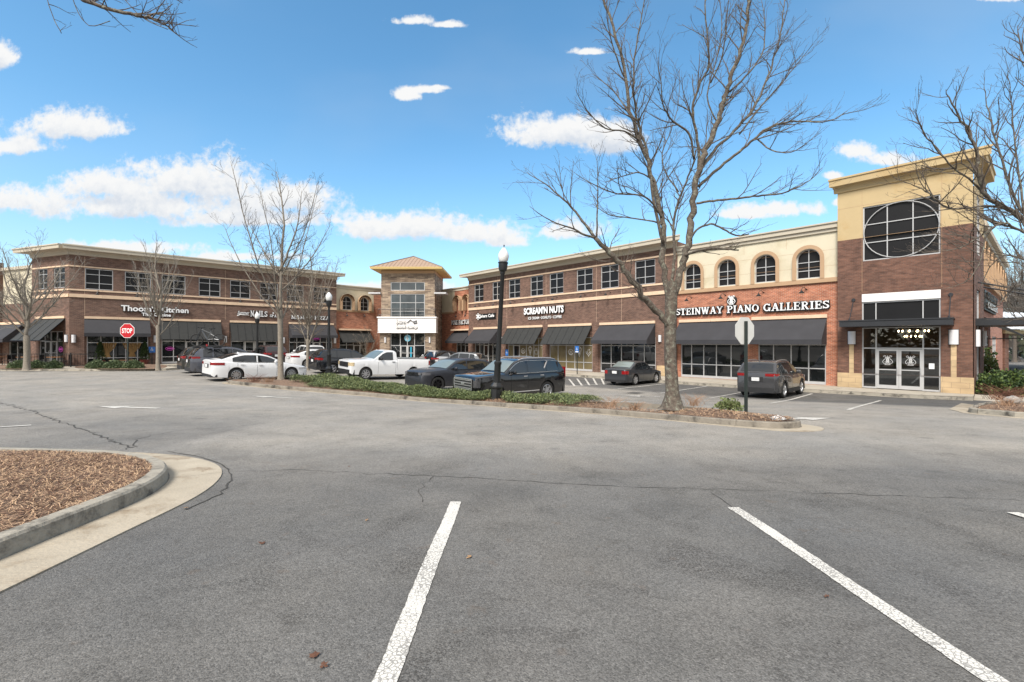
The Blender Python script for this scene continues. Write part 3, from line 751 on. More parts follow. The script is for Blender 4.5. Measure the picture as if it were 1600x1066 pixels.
# canopy and its hangers
mb = TW.mb(); mb.fb(.3, 4.62, TWD, TWD+1.2, .82, 1.12); mb.fb(.27, 4.65, TWD, TWD+1.23, 1.10, 1.16)
cn = TW.part(mb, 'entrance_canopy', STEEL)
mb = TW.mb()
for u in (.72, 4.5):
    mb.tube([(u, -TWD, 2.3+2.45), (u-.02, -TWD-1.0, 1.16+2.45)], .022, 6); mb.lathe([(0, -.04), (.09, -.04), (.09, 0)], 10, (u, -TWD, 2.3+2.45), 'Y'); mb.lathe([(.0, .09), (.045, .05), (.045, 0)], 8, (u-.02, -TWD-1.0, 1.16+2.45))
TW.part(mb, 'hanger_rod', STEEL, cn)
sconce(TW, .64, .25, TWD, .7, .34); sconce(TW, 4.6, .25, TWD, .7, .34)
cornice(TW, -.05, 5.3, 9.0, over=.45, th=.42, miter=(.5, 1.0), m=YELL, d=TWD)
# side of the tower and the long wing along the side street
C1 = (R0[0] + 5.28*UR[0] + TWD*(-.7278), R0[1] + 5.28*UR[1] + TWD*(-.6858)); US = (.768, .640)
SD = Sec('side_street_wing', 'pink brick wing running back along the side street behind the corner tower', C1, US, -2.45)
mb = SD.mb(); wall_sheet(SD, mb, 0, 4.9, -2.5, 5.61, [(1.3,2.9,-2.4,2.6,False),(1.3,2.9,4.35,5.61,False)], rev=.2); mb.q((4.9, 0, -.05), (4.9, 0, 11.), (4.9, 3, 11.), (4.9, 3, -.05))
SD.part(mb, 'tower_side_brick', TWR)
mb = SD.mb(); wall_sheet(SD, mb, 0, 4.9, 5.61, 8.6, [(1.3,2.9,5.61,7.25,False)], rev=.2); SD.part(mb, 'tower_side_stucco', YELL)
window(SD, 1.3, 2.9, 4.35, 7.25, [.5], [1/3,2/3], glass=LTGLASS, deep=.02); shopfront(SD, 1.3, 2.9, -2.4, 2.6, [1.8,2.35], [-.15,-1.6,.9], glass=LTGLASS)
cornice(SD, -.0, 4.9, 9.0, over=.45, th=.42, miter=(1.0, .3), m=YELL)
mass(SD, 1.6, 4.85, 2.8, 8.9, 3.0, YELL, 'tower_core', d=-.5)
SOPS = [(6.0+k*2.6, 7.2+k*2.6, 3.75, 5.5, True) for k in range(8)]
mb = SD.mb(); wall_sheet(SD, mb, 4.9, 26, -2.5, 3.42, [(5.6,7.4,-2.4,.4,False),(9.0,12.5,-2.4,.4,False),(15,19,-2.4,.4,False)], d=-.25); mb.q((26, .25, -.05), (26, .25, 5.9), (26, 6, 5.9), (26, 6, -.05)); SD.part(mb, 'lower_wall', brick_mat('pink_brick', (.42,.19,.13), (.36,.15,.11), (.4,.28,.22), big=.1))
mb = SD.mb(); wall_sheet(SD, mb, 4.9, 26, 3.42, 6.3, SOPS, d=-.25); mb.q((26, .25, 5.9), (26, .25, 8.75), (26, 6, 8.75), (26, 6, 5.9)); SD.part(mb, 'upper_wall', CREAM)
for o in SOPS: window(SD, *o[:4], [.5], [.3,.6], arch=True, d=-.25); arch_trim(SD, o[0], o[1], 3.68, 5.5, .2, -.1)
mb = SD.mb(); mb.fb(4.9, 26.2, -.4, -.05, 3.42, 3.66); SD.part(mb, 'sill_band', TAN)
mb = SD.mb(); mb.fb(4.9, 26.3, -.5, -.1, 6.0, 6.3); mb.fb(4.9, 26.4, -.5, .1, 6.3, 6.6); SD.part(mb, 'cornice', CORN)
mass(SD, 4.9, 25.9, -2.4, 6.2, 5, CREAM, d=-.6)
shopfront(SD, 5.6, 7.4, -2.4, .4, [6.5], [-.15,-1.6], d=-.25, glass=LTGLASS); shopfront(SD, 9.0, 12.5, -2.4, .4, [10.1,11.3], [-.15,-1.6], d=-.25, glass=LTGLASS); shopfront(SD, 15, 19, -2.4, .4, [16.3,17.6], [-.15], d=-.25, glass=LTGLASS)
awning(SD, 8.8, 12.8, 1.5, -.1, out=1.7, val=.35, m=SLAT, ribs=5, d=-.25)
sconce(SD, .8, .2, 0, .8, .3); sconce(SD, 4.1, .2, 0, .8, .3)
mb = SD.mb(); mb.fb(.6, 4.4, 0, 5.5, .80, 1.14); cn = SD.part(mb, 'side_canopy', STEEL)
mb = SD.mb()
for u in (1.0, 3.9): mb.tube([(u, -.05, 2.9+2.45), (u, -5.2, 1.14+2.45)], .04, 6)
SD.part(mb, 'hanger_rod', STEEL, cn)
sg = empty('shop_sign', SD.w(7.2, -.25, 2.0), math.atan2(US[1], US[0]), 'dark double row sign of raised letters on the pink side wall by the corner tower', 'shop sign', 'lettered signs over the shops')
m_ = MB(); m_.box(0, 8.6, -.14, 0, -.1, 1.05); m_.build('backer', SIGNB, sg)
add_word(sg, 'STEINWAY', 7.6, .42, x=.5, z=.55, slab=True, depth=.24, back=False, face=STEEL); add_word(sg, 'GALLERIES', 7.6, .36, x=.5, z=0, slab=True, depth=.24, back=False)

# ================================================================== LEFT WING
LB = Sec('brown_brick_shop_wing', 'brown brick two storey wing on the left of the lot with eight wide upper windows', L0, UL, -1.85)
LW = [(.88,2.53),(3.25,4.92),(5.66,7.3),(8.27,9.92),(10.7,12.36),(13.2,14.8),(15.65,17.25),(18.25,19.9)]
LG = [(.98,4.74),(5.62,9.85),(10.75,14.7),(15.85,20.2)]
mb = LB.mb(); wall_sheet(LB, mb, 0, 20.65, -2.5, 7.2, [(a,b,4.18,5.82,False) for a,b in LW] + [(a,b,-1.84,.9,False) for a,b in LG], rev=.16)
mb.q((20.65, 0, -.6), (20.65, 5, -.6), (20.65, 5, 9.05), (20.65, 0, 9.05))
for a, b in ((0.3,.85),(4.85,5.5),(9.97,10.62),(14.8,15.75),(20.3,20.65)): mb.fb(a, b, 0, .05, -2.5, 1.84)
LB.part(mb, 'wall', BRN); mass(LB, .3, 20.6, -1.8, 7.1, 13, BRN)
for a, b in LW: window(LB, a, b, 4.18, 5.82, [.5], WROWS)
for u in (.86,4.95,10.3,15.2):
    mb = LB.mb(); mb.fb(u, u+.014, 0, .004, 2.1, 6.7); LB.part(mb, 'control_joint', STONE)
band(LB, 0, 20.65, 3.50, 3.76, .07); band(LB, 0, 20.65, 4.02, 4.14, .05); band(LB, 0, 20.65, 5.86, 5.97, .05)
cornice(LB, 0, 20.65, 7.45, miter=(.42, .8))
for a, b in ((.84,4.84),(5.5,9.95),(10.66,14.8),(15.8,20.35)): band(LB, a, b, 1.86, 2.05, .08)
awning(LB, .84, 4.84, 1.84, .45, out=.95); awning(LB, 5.5, 9.95, 1.84, .25, val=0, m=SLAT, ribs=7, out=.8); awning(LB, 10.66, 14.8, 1.84, .15, val=0, m=SLAT, ribs=7, out=.8); awning(LB, 15.8, 20.35, 1.84, .45, out=1.1)
shopfront(LB, .98, 4.74, -1.83, .87, [1.8,2.55,3.3,4.05], [-.03,-1.25])
shopfront(LB, 5.62, 9.85, -1.83, .87, [6.45,7.3,8.2,9.0], [.1,-1.25], doors=[(7.33,8.17,.1)])
shopfront(LB, 10.75, 14.7, -1.83, .87, [11.85,12.75,13.65], [.1], doors=[(11.9,12.7,.1),(12.8,13.6,.1)])
shopfront(LB, 15.85, 20.2, -1.83, .87, [16.6,17.4,18.2,18.95,19.6], [0.0,-1.25], doors=[(18.25,18.9,0.0)])
DRAPE = mat('gold_drape', srgb(150, 118, 72), .8, var=.25, vs=6)
mb = LB.mb()
for c in (2.15, 3.7):
    for k in range(9):
        t0 = -1 + 2*k/8; u = c + t0*.55
        mb.tube([(u, .095, -.05+1.85), (c + t0*.42, .093, -.45+1.85), (c + t0*.12, .092, -.85+1.85), (c + t0*.2, .094, -1.2+1.85)], [.07, .06, .04, .05], 5)
LB.part(mb, 'window_drape', DRAPE)
NEON = mat('neon_tube', (.30, .04, .22), .4, var=0, emit=(.5, .06, .36), es=.12)
def neon(S, u, z, w_, h_):
    mb = S.mb(); B = S.base
    mb.tube([(u + w_*math.cos(R(20*i)), .05, z - B + h_*math.sin(R(20*i))) for i in range(19)], .018, 5, cap=False)
    for k in range(4): mb.tube([(u - w_*.55 + k*w_*.36, .05, z-B-h_*.35), (u - w_*.45 + k*w_*.36, .05, z-B+h_*.4)], .03, 5)
    mb.tube([(u - w_*.6, .05, z-B), (u + w_*.6, .05, z-B)], .03, 5)
    S.part(mb, 'neon_sign', NEON)
neon(LB, 18.55, .42, .38, .17); neon(LB, 6.2, -.55, .3, .14)
mb = LB.mb()
for u, z, a, b in ((16.9,-.75,.22,.26),(19.3,-.85,.18,.12),(13.9,-.7,.2,.16),(9.3,-.5,.15,.2)): mb.fb(u-a, u+a, -.085, -.075, z-b, z+b)
LB.part(mb, 'window_poster', SIGNW)
for u in (.25, 5.2, 10.3, 15.3, 20.45): sconce(LB, u, .28 if u < 12 else .2, .05, .6, .26)
for a, b in LW: gooseneck(LB, (a+b)/2, 3.98)
sg = word_sign(LB, 'white Thoom\'s Kitchen letters above small Thai Cuisine on the left brown wing', '', 3.0, 2.56, 0, 0)
add_word(sg, "Thoom's Kitchen", 4.5, .50, bold=.03, depth=.16); add_word(sg, "Thai Cuisine", 1.95, .28, x=1.3, z=-.36, bold=.03, depth=.16)
sg = word_sign(LB, 'white Summer NAILS and SPA letters with a swoosh on the left brown wing', '', 11.25, 2.50, 0, 0)
add_word(sg, "Summer", 1.0, .30, x=.02, z=.16, bold=.01, shear=.35, depth=.1)
add_word(sg, "NAILS", 1.5, .56, x=1.08, z=-.02, slab=True, grow=.06, depth=.14)
add_word(sg, "SPA", .62, .26, x=2.78, z=-.02, slab=True, grow=.06, depth=.12); add_word(sg, "&", .16, .16, x=3.02, z=.32, bold=.02, depth=.1, back=False)
m_ = MB(); m_.tube([(0, -.08, .02), (.25, -.08, .12), (.6, -.08, .10), (1.0, -.08, .10)], [.05, .035, .03, .02], 5); m_.build('swoosh', SIGNW, sg)
sg = word_sign(LB, 'white MAMA\'S PIZZA letters over the last awning of the left brown wing', '', 16.0, 2.38, 0, 0)
add_word(sg, "MAMA'S PIZZA", 3.85, .40, slab=True, grow=.06, depth=.12)

# chamfered end of the left wing
UC = (.9404, -.3401); QC = (L0[0] - 5.0*UC[0], L0[1] - 5.0*UC[1])
CH = Sec('chamfered_wing_end', 'short angled brick end of the left wing with two small upper windows', QC, UC, -1.85)
mb = CH.mb(); wall_sheet(CH, mb, 0, 5.0, -2.5, 7.2, [(.85,2.15,4.25,5.85,False),(2.95,4.45,4.25,5.85,False),(1.0,4.2,-1.84,.9,False)], rev=.16); mb.q((0, 0, -.6), (0, 0, 9.05), (0, 8, 9.05), (0, 8, -.6)); CH.part(mb, 'wall', BRN)
mass(CH, .1, 4.0, -1.8, 7.1, 6, BRN)
window(CH, .85, 2.15, 4.25, 5.85, [.5], WROWS); window(CH, 2.95, 4.45, 4.25, 5.85, [.5], WROWS)
band(CH, 0, 5.0, 3.5, 3.76, .07); band(CH, 0, 5, 4.02, 4.14, .05); band(CH, 0, 5, 5.86, 5.97, .05); cornice(CH, 0, 5.0, 7.45, miter=(1.0, .42))
band(CH, .6, 4.5, 1.86, 2.05, .08); awning(CH, .6, 4.5, 1.84, .15, val=0, m=SLAT, ribs=4, out=1.5)
shopfront(CH, 1.0, 4.2, -1.83, .87, [1.7,2.5,3.3], [.1], doors=[(1.72,2.48,.1),(2.52,3.28,.1)])
sconce(CH, 4.72, .3, 0, .55, .24); gooseneck(CH, 3.2, 3.98)
neon(CH, 3.8, -.55, .25, .2)
LC = Sec('cream_wing_end', 'cream stucco and brown brick wall at the far left edge behind the bare trees', (-54.0, 42.5), (.9404, -.3401), -1.85)
mb = LC.mb(); wall_sheet(LC, mb, 0, 18, -2.5, 3.3, [(6.5,9.5,-1.8,.9,False),(11.2,13.6,-1.8,.9,False)], rev=.16); LC.part(mb, 'lower_wall', BRN)
mb = LC.mb(); wall_sheet(LC, mb, 0, 18, 3.3, 6.3, [], d=-.05); LC.part(mb, 'upper_wall', CREAM); mass(LC, 0, 17.9, -1.8, 6.2, 8, CREAM)
mb = LC.mb(); mb.fb(0, 18, -.3, .12, 6.2, 6.45); LC.part(mb, 'cornice', CORN)
mb = LC.mb(); mb.fb(0, 10.2, -.1, .35, -2.5, 6.9); LC.part(mb, 'pilaster', BRN)
shopfront(LC, 11.2, 13.6, -1.83, .87, [12.4], [.1]); 
band(LC, 6.0, 14.2, 1.5, 1.7, .42); awning(LC, 6.0, 14.2, 1.48, .0, out=1.2, d=.36)

# ================================================================== red connectors beside the tower
def connector(name, label, o, u, a0, a1, arches, redfull, d, shop, aw, ztop=6.35):
    S = Sec(name, label, o, u, -2.2)
    ca, cb = (a0, redfull) if redfull > (a0+a1)/2 else (redfull, a1)
    mb = S.mb(); wall_sheet(S, mb, a0, a1, -2.6, 3.42, [(shop[0], shop[1], -2.19, .6, False)], d=d)
    ra, rb = (redfull, a1) if redfull > (a0+a1)/2 else (a0, redfull)
    wall_sheet(S, mb, ra, rb, 3.42, ztop-.4, [], d=d); S.part(mb, 'brick_wall', RED)
    mb = S.mb(); wall_sheet(S, mb, ca, cb, 3.42, ztop-.4, [(x, y, 3.62, 5.15, True) for x, y in arches], d=d); S.part(mb, 'stucco_wall', CREAM)
    for x, y in arches: window(S, x, y, 3.62, 5.15, [.5], [.3,.6], arch=True, d=d); arch_trim(S, x, y, 3.58, 5.15, .2, d+.12)
    mb = S.mb(); mb.fb(ca, cb, d-.2, d+.10, 3.40, 3.58); S.part(mb, 'sill_band', TAN)
    mb = S.mb(); mb.fb(a0, a1, d-.3, d+.06, ztop-.4, ztop-.12); mb.fb(a0, a1, d-.3, d+.16, ztop-.12, ztop); S.part(mb, 'cornice', CORN)
    mass(S, a0, a1, -2.2, ztop-.1, 6, RED, d=d-.4)
    shopfront(S, shop[0], shop[1], -2.18, .57, [shop[0]+.8, shop[0]+1.6, shop[0]+2.4], [-.3], doors=[(shop[0]+1.62, shop[0]+2.38, -.3)], d=d)
    band(S, aw[0], aw[1], 1.34, 1.5, d+.07); awning(S, aw[0], aw[1], 1.32, aw[2], out=1.3, val=aw[3], d=d, m=aw[4], ribs=aw[5])
    for x, y in arches: gooseneck(S, (x+y)/2, 3.15, d)
    return S
CL_ = connector('red_brick_link', 'narrow red brick link with two arched windows on the left side of the stone tower', L0, UL, 20.65, 28.0, [(21.35,22.55),(23.4,24.55)], 25.2, -.5, (21.2,24.3), (21.0,24.7,.0,.0,SLAT,5))
CR_ = connector('red_brick_link', 'narrow red brick link with POKE FACTORY sign on the right side of the stone tower', R0, UR, -41.0, -33.5, [(-36.35,-35.4),(-34.55,-33.75)], -36.95, -.6, (-36.6,-33.7), (-37.0,-33.55,-.1,.25,FABRIC,0))
sg = word_sign(CR_, 'white POKE FACTORY slab letters on the red brick link right of the tower', '', -37.4, 2.05, 0, 0, d=-.6)
add_word(sg, "POKE FACTORY", 3.75, .5, slab=True, grow=.09, depth=.14)

# ================================================================== stone tower
TC = Sec('stone_tower_building', 'square tower of stacked ledge stone with a hipped copper coloured metal roof', (-11.385, 49.0), (1, 0), -2.2)
hw = 2.92
mb = TC.mb(); wall_sheet(TC, mb, -hw, hw, -2.4, 7.6, [(-1.9,1.85,5.66,6.58,False),(-1.9,1.85,2.7,5.30,False),(-1.9,1.85,-2.18,1.02,False)], rev=.2)
mb.q((hw, 0, -.2), (hw, 5.9, -.2), (hw, 5.9, 9.8), (hw, 0, 9.8)); mb.q((-hw, 0, -.2), (-hw, 0, 9.8), (-hw, 5.9, 9.8), (-hw, 5.9, -.2))
mb.fb(-hw-.12, -1.95, 0, .15, -2.4, 1.05); mb.fb(1.9, hw+.12, 0, .15, -2.4, 1.05)
TC.part(mb, 'stone_wall', LEDGE)
mass(TC, -hw+.05, hw-.05, -2.2, 7.7, 5.2, CREAM, 'core', d=-.35)
mb = TC.mb(); mb.fb(-hw-.02, hw+.02, -5.9, .02, 7.55, 7.86); TC.part(mb, 'frieze', TAN)
window(TC, -1.9, 1.85, 5.66, 6.58, [.28,.73], [], glass=LTGLASS, fr=.08); window(TC, -1.9, 1.85, 2.7, 5.30, [.28,.73], [.27,.63], glass=LTGLASS, fr=.08)
shopfront(TC, -1.9, 1.85, -2.18, 1.02, [-.85,-.07,.72], [-.35], doors=[(-.82,-.1,-.35),(-.04,.69,-.35)])
mb = TC.mb(); ov = .95; e0, e1, pk = 7.92, 8.08, 9.95; B_ = TC.base
x0, x1, y0, y1 = -hw-ov, hw+ov, -ov, 5.9+ov; c = (0, 2.95, pk-B_)
for a, b in (((x0,y0),(x1,y0)),((x1,y0),(x1,y1)),((x1,y1),(x0,y1)),((x0,y1),(x0,y0))):
    mb.q((a[0],a[1],e1-B_), (b[0],b[1],e1-B_), c)
rf = TC.part(mb, 'roof', ROOFM)
mb = TC.mb()
n = 19
for k in range(1, n):
    f = k/n; lim = min(f, 1-f)*2
    for (ax, ay), (bx, by) in (((x0,y0),(x1,y0)),((x1,y0),(x1,y1)),((x0,y1),(x0,y0))):
        sx, sy = ax+(bx-ax)*f, ay+(by-ay)*f
        mx_, my_ = (ax+bx)/2, (ay+by)/2
        dx, dy = c[0]-mx_, c[1]-my_
        mb.tube([(sx, sy, e1-B_+.02), (sx+dx*lim, sy+dy*lim, e1-B_+.02+(pk-e1)*lim)], .03, 4)
TC.part(mb, 'standing_seam', ROOFM, rf)
mb = TC.mb()
for p in ((x0,y0),(x1,y0),(x1,y1),(x0,y1)): mb.tube([(p[0],p[1],e1-B_+.02), (c[0],c[1],c[2]+.02)], .06, 5)
TC.part(mb, 'hip_cap', mat('grey_hip_cap', srgb(110, 108, 108), .5, var=.05), rf)
mb = TC.mb(); mb.fb(x0, x1, -y1, -y0, e0, e1-.02); mb.fb(x0-.04, x1+.04, -y1-.04, -y0+.04, e1-.02, e1+.02); TC.part(mb, 'eave', mat('yellow_eave_paint', srgb(222, 196, 134), .8, var=.04), rf)
mb = TC.mb(); mb.fb(-hw-.22, hw+.22, -.6, .5, 1.08, 2.66); mb.fb(-hw-.3, hw+.3, -.6, .58, 2.62, 2.78); mb.fb(-hw-.26, hw+.26, -.6, .54, 1.02, 1.10)
TC.part(mb, 'white_fascia_box', PANELW)
mb = TC.mb()
for u in (-hw-.2, -1.75, -.3, 1.25, hw+.2): mb.tube([(u, -.5, 2.75-B_), (u, -.5, 3.62-B_)], .03, 5)
for z in (3.6, 2.95): mb.tube([(-hw-.2, .3, z-B_), (-hw-.2, -.5, z-B_), (hw+.2, -.5, z-B_), (hw+.2, .3, z-B_)], .025, 5)
for k in range(46):
    u = -hw-.2 + (2*hw+.4)*k/45; mb.tube([(u, -.5, 2.95-B_), (u, -.5, 3.6-B_)], .008, 3)
TC.part(mb, 'balcony_railing', BLACKM)
sconce(TC, -2.42, .25, .15, .6, .2); sconce(TC, 2.42, .25, .15, .6, .2)
WINGR = mat('pale_roof_membrane', srgb(190, 190, 192), .6)
for u, sgn in ((-hw, -1), (hw, 1)):
    mb = TC.mb(); a, b = sorted((u, u+sgn*1.3)); mb.fb(a, b, -1.2, .35, 5.28, 5.44); TC.part(mb, 'side_canopy', WINGR)
DKG = mat('grey_sign_face', srgb(70, 70, 74), .5, var=0)
sg = empty('shop_sign', TC.w(-1.15, .5, 1.3), 0, 'grey burn boot camp lettering on the white fascia box of the stone tower', 'shop sign', 'lettered signs over the shops')
add_word(sg, "burn", 1.0, .42, x=.05, z=.72, bold=.03, depth=.1, face=PANELW); add_word(sg, "boot camp", 2.25, .46, x=.05, z=.1, bold=.03, depth=.1, face=PANELW)
m_ = MB(); m_.tube([(1.2, -.06, .82), (1.55, -.06, 1.12), (1.85, -.06, .9), (2.2, -.06, 1.05), (2.25, -.06, .8), (1.9, -.06, .74)], .05, 5); m_.build('emblem', DKG, sg)
mb = TC.mb(); mb.lathe([(0, 0), (.36, 0)], 18, (-.05, .085, .45-B_), 'Y'); TC.part(mb, 'round_decal', mat('blue_decal', srgb(120, 190, 215), .5, var=0))
mb = TC.mb(); mb.tube([(-.2, .07, .25-B_), (-.2, .07, .65-B_)], .04, 4); mb.tube([(-.2, .07, .45-B_), (.0, .07, .5-B_), (.08, .07, .35-B_), (-.08, .07, .28-B_)], .03, 4); TC.part(mb, 'decal_letter', SIGNW)
mb = TC.mb(); mb.fb(.25, .4, -.06, -.05, -2.0, -.5); TC.part(mb, 'door_banner', mat('teal_banner', srgb(40, 150, 180), .5, var=0))
# ------------------------------------------------------------------ ground
def asphalt_mat():
    m = bpy.data.materials.new('asphalt'); m.use_nodes = True; t = m.node_tree; h = N(t); b = t.nodes['Principled BSDF']
    co = h.n('ShaderNodeTexCoord').outputs['Object']
    zone = h.n('ShaderNodeVertexColor', layer_name='age').outputs[0]
    zs_ = h.n('ShaderNodeSeparateColor', {0: zone}).outputs[0]
    vor = h.n('ShaderNodeTexVoronoi', {'Vector': co, 'Scale': 130.0, 'Randomness': 1.0})
    vc = h.n('ShaderNodeSeparateColor', {0: vor.outputs['Color']}).outputs[0]
    n1 = h.n('ShaderNodeTexNoise', {'Vector': co, 'Scale': 38.0, 'Detail': 6.0, 'Roughness': .75}).outputs[0]
    n2 = h.n('ShaderNodeTexNoise', {'Vector': co, 'Scale': 1.1, 'Detail': 7.0, 'Roughness': .62}).outputs[0]
    n3 = h.n('ShaderNodeTexNoise', {'Vector': h.n('ShaderNodeVectorMath', {0: co, 1: (.25, .6, 1)}, operation='MULTIPLY').outputs[0], 'Scale': .8, 'Detail': 5.0, 'Roughness': .55, 'Distortion': .6}).outputs[0]
    zz = h.m('ADD', zs_, h.m('MULTIPLY', h.m('SUBTRACT', n3, .5), .24))
    base = h.ramp(zz, [(.0, (.112, .111, .109)), (.4, (.165, .161, .155)), (1.0, (.300, .286, .264))])
    k = h.mix(1.0, base, h.ramp(vc, [(0, .58), (.3, .86), (.6, 1.0), (.9, 1.18), (1, 1.4)]), 'MULTIPLY')
    k = h.mix(1.0, k, h.ramp(n1, [(.3, .62), (.42, .90), (.55, 1.03), (.7, 1.22)]), 'MULTIPLY')
    k = h.mix(1.0, k, h.ramp(n2, [(.28, .76), (.42, .94), (.55, 1.03), (.72, 1.15)]), 'MULTIPLY')
    n6 = h.n('ShaderNodeTexNoise', {'Vector': co, 'Scale': 4.2, 'Detail': 8.0, 'Roughness': .7, 'Distortion': .8}).outputs[0]
    k = h.mix(h.m('MULTIPLY', h.sstep(n6, .54, .70), .32), k, (.055, .052, .048))
    n8 = h.n('ShaderNodeTexNoise', {'Vector': co, 'Scale': .95, 'Detail': 5.0, 'Roughness': .65, 'Distortion': 1.0}).outputs[0]
    n9 = h.n('ShaderNodeTexNoise', {'Vector': co, 'Scale': 75.0, 'Detail': 4.0, 'Roughness': .7}).outputs[0]
    pit = h.m('MULTIPLY', h.m('MULTIPLY', h.sstep(n8, .50, .64), h.sstep(n9, .48, .58)), h.m('SUBTRACT', .80, h.m('MULTIPLY', zs_, .65)))
    k = h.mix(pit, k, (.030, .028, .026))
    n7 = h.n('ShaderNodeTexNoise', {'Vector': co, 'Scale': .42, 'Detail': 6.0, 'Roughness': .6}).outputs[0]
    k = h.mix(1.0, k, h.ramp(n7, [(.3, (.86, .87, .88)), (.7, (1.12, 1.08, 1.02))]), 'MULTIPLY')
    # rusty iron stains and oil spots
    n4 = h.n('ShaderNodeTexNoise', {'Vector': co, 'Scale': 5.0, 'Detail': 3.0}).outputs[0]
    k = h.mix(h.m('MULTIPLY', h.sstep(n4, .66, .74), .25), k, (.12, .085, .06))
    n5 = h.n('ShaderNodeTexVoronoi', {'Vector': co, 'Scale': .55}).outputs['Distance']
    k = h.mix(h.m('MULTIPLY', h.sstep(h.m('MULTIPLY', n5, -1.0), -.10, -.02), .35), k, (.05, .05, .05))
    t.links.new(k, b.inputs['Base Color']); b.inputs['Roughness'].default_value = .9; b.inputs['Specular IOR Level'].default_value = .3
    hgt = h.m('ADD', h.m('MULTIPLY', vor.outputs['Distance'], -1.0), h.m('MULTIPLY', n1, .8))
    bn = h.n('ShaderNodeBump', {'Height': hgt, 'Strength': .55, 'Distance': .006}); t.links.new(bn.outputs[0], b.inputs['Normal'])
    return m
ASPH = asphalt_mat()
def sst(x, a, b):
    t = min(1, max(0, (x-a)/(b-a))); return t*t*(3-2*t)
def age(x, y):
    # 0 = dark (new sealed stalls), 1 = bleached drive lane
    near = sst(y + .15*math.sin(x*1.3), 4.2, 7.5)
    v = .22 + .68 * near
    if x < -6 and y < 13: v = min(v, .6 + .3*sst(y, 9.5, 13))
    if y < 9: v = min(v, .25 + .75*sst(y, 4.5, 9.5))
    dR = (x - R0[0])*(-.7278) + (y - R0[1])*(-.6858)
    if 2.5 < dR < 8.3 and y > 12: v = min(v, .12 + .0*dR)
    elif 8.3 <= dR < 9.3 and y > 12: v = min(v, .12 + .75*(dR-8.3))
    return v
def axis(a, b, s, far):
    A = list(np.arange(a, b + 1e-6, s)); st = s; x = A[-1]
    while x < far: st *= 1.35; x += st; A.append(x)
    st = s; x = A[0]; Bk = []
    while x > -far: st *= 1.35; x -= st; Bk.append(x)
    return Bk[::-1] + A
gx, gy = axis(-42, 36, .3, 420), axis(-4, 50, .3, 420)
V = [(x, y, gz(x, y)) for y in gy for x in gx]; nx = len(gx)
Fc = [(j*nx+i, j*nx+i+1, (j+1)*nx+i+1, (j+1)*nx+i) for j in range(len(gy)-1) for i in range(nx-1)]
me = bpy.data.meshes.new('ground'); me.from_pydata(V, [], Fc); me.materials.append(ASPH)
ca = me.color_attributes.new('age', 'FLOAT_COLOR', 'POINT')
cc = np.ones((len(V), 4), np.float32)
for i, (x, y, z) in enumerate(V): cc[i, :3] = age(x, y) if -45 < x < 40 and y < 60 else .5
ca.data.foreach_set('color', cc.ravel())
me.polygons.foreach_set('use_smooth', [True]*len(Fc))
gnd = bpy.data.objects.new('ground', me); COL.objects.link(gnd); struct(gnd)

# ------------------------------------------------------------------ kerbed planting islands
def resample(P, step, closed=False):
    P = [Vector((p[0], p[1])) for p in P]
    if closed: P = P + [P[0]]
    out = [P[0].copy()]; acc = 0
    for a, b in zip(P, P[1:]):
        L = (b-a).length; d = step - acc
        while d <= L: out.append(a + (b-a)*(d/L)); d += step
        acc = L - (d - step)
    if (out[-1]-P[-1]).length > step*.3 and not closed: out.append(P[-1])
    return out
def smooth_poly(P, it=2, closed=True):
    P = [Vector((p[0], p[1])) for p in P]
    for _ in range(it):
        Q = []; n = len(P)
        for i in range(n if closed else n-1):
            a, b = P[i], P[(i+1) % n]; Q += [a*.75 + b*.25, a*.25 + b*.75]
        if not closed: Q = [P[0]] + Q + [P[-1]]
        P = Q
    return P
def off(P, d, closed=True):
    n = len(P); out = []
    for i in range(n):
        a = P[(i-1) % n] if closed or i > 0 else P[i]; b = P[(i+1) % n] if closed or i < n-1 else P[i]
        t = (b-a).normalized(); out.append(P[i] + Vector((t.y, -t.x))*(d(i/n, P[i]) if callable(d) else d))
    return out
KH = .15
def kerb_ring(name, P, gut, closed=True, parent=None, seg=3.0, step=.18, km=None):
    """P: face line (counter-clockwise seen from above keeps the outside on the right); separate cast lengths with open joints"""
    P = resample(P, step, closed); n = len(P); Q = off(P, -.15, closed); O = off(P, gut, closed)
    Fb = off(P, .025, closed)
    mb = MB(); g = MB(); per = max(2, int(seg/step)); L = n if closed else n-1
    for i in range(L):
        j = (i+1) % n
        a, b = (0, 1)
        def pt(A, B, f): return A + (B-A)*f
        f0 = .05 if i % per == 0 else 0
        S_ = []
        for (A1, A2, up) in ((Fb[i],Fb[j],-.05),(P[i],P[j],KH-.02),(P[i]*.85+Q[i]*.15,P[j]*.85+Q[j]*.15,KH),(Q[i],Q[j],KH),(Q[i],Q[j],-.05)):
            p, q = pt(A1, A2, f0), A2
            S_.append(((p.x, p.y, gz(p.x, p.y)+up), (q.x, q.y, gz(q.x, q.y)+up)))
        for (p0, q0), (p1, q1) in zip(S_, S_[1:]): mb.q(p0, q0, q1, p1)
        if f0 or (i+1) % per == 0:
            mb.q(*[s_[0] for s_ in S_]); mb.q(*[s_[1] for s_ in S_][::-1])
        a1, a2, b1, b2 = pt(Fb[i], Fb[j], f0*.6), Fb[j], pt(O[i], O[j], f0*.6), O[j]
        g.q(*[(p.x, p.y, gz(p.x, p.y)+.012) for p in (b1, b2, a2, a1)])
        g.q(*[(p.x, p.y, gz(p.x, p.y)+z) for p, z in ((b1,.012),(b1,-.02),(b2,-.02),(b2,.012))])
    k = mb.build('kerb', km or KERB, parent); struct(k) if not parent else None
    gg = g.build('gutter', GUTTER); struct(gg)
    struct(k)
    return Q
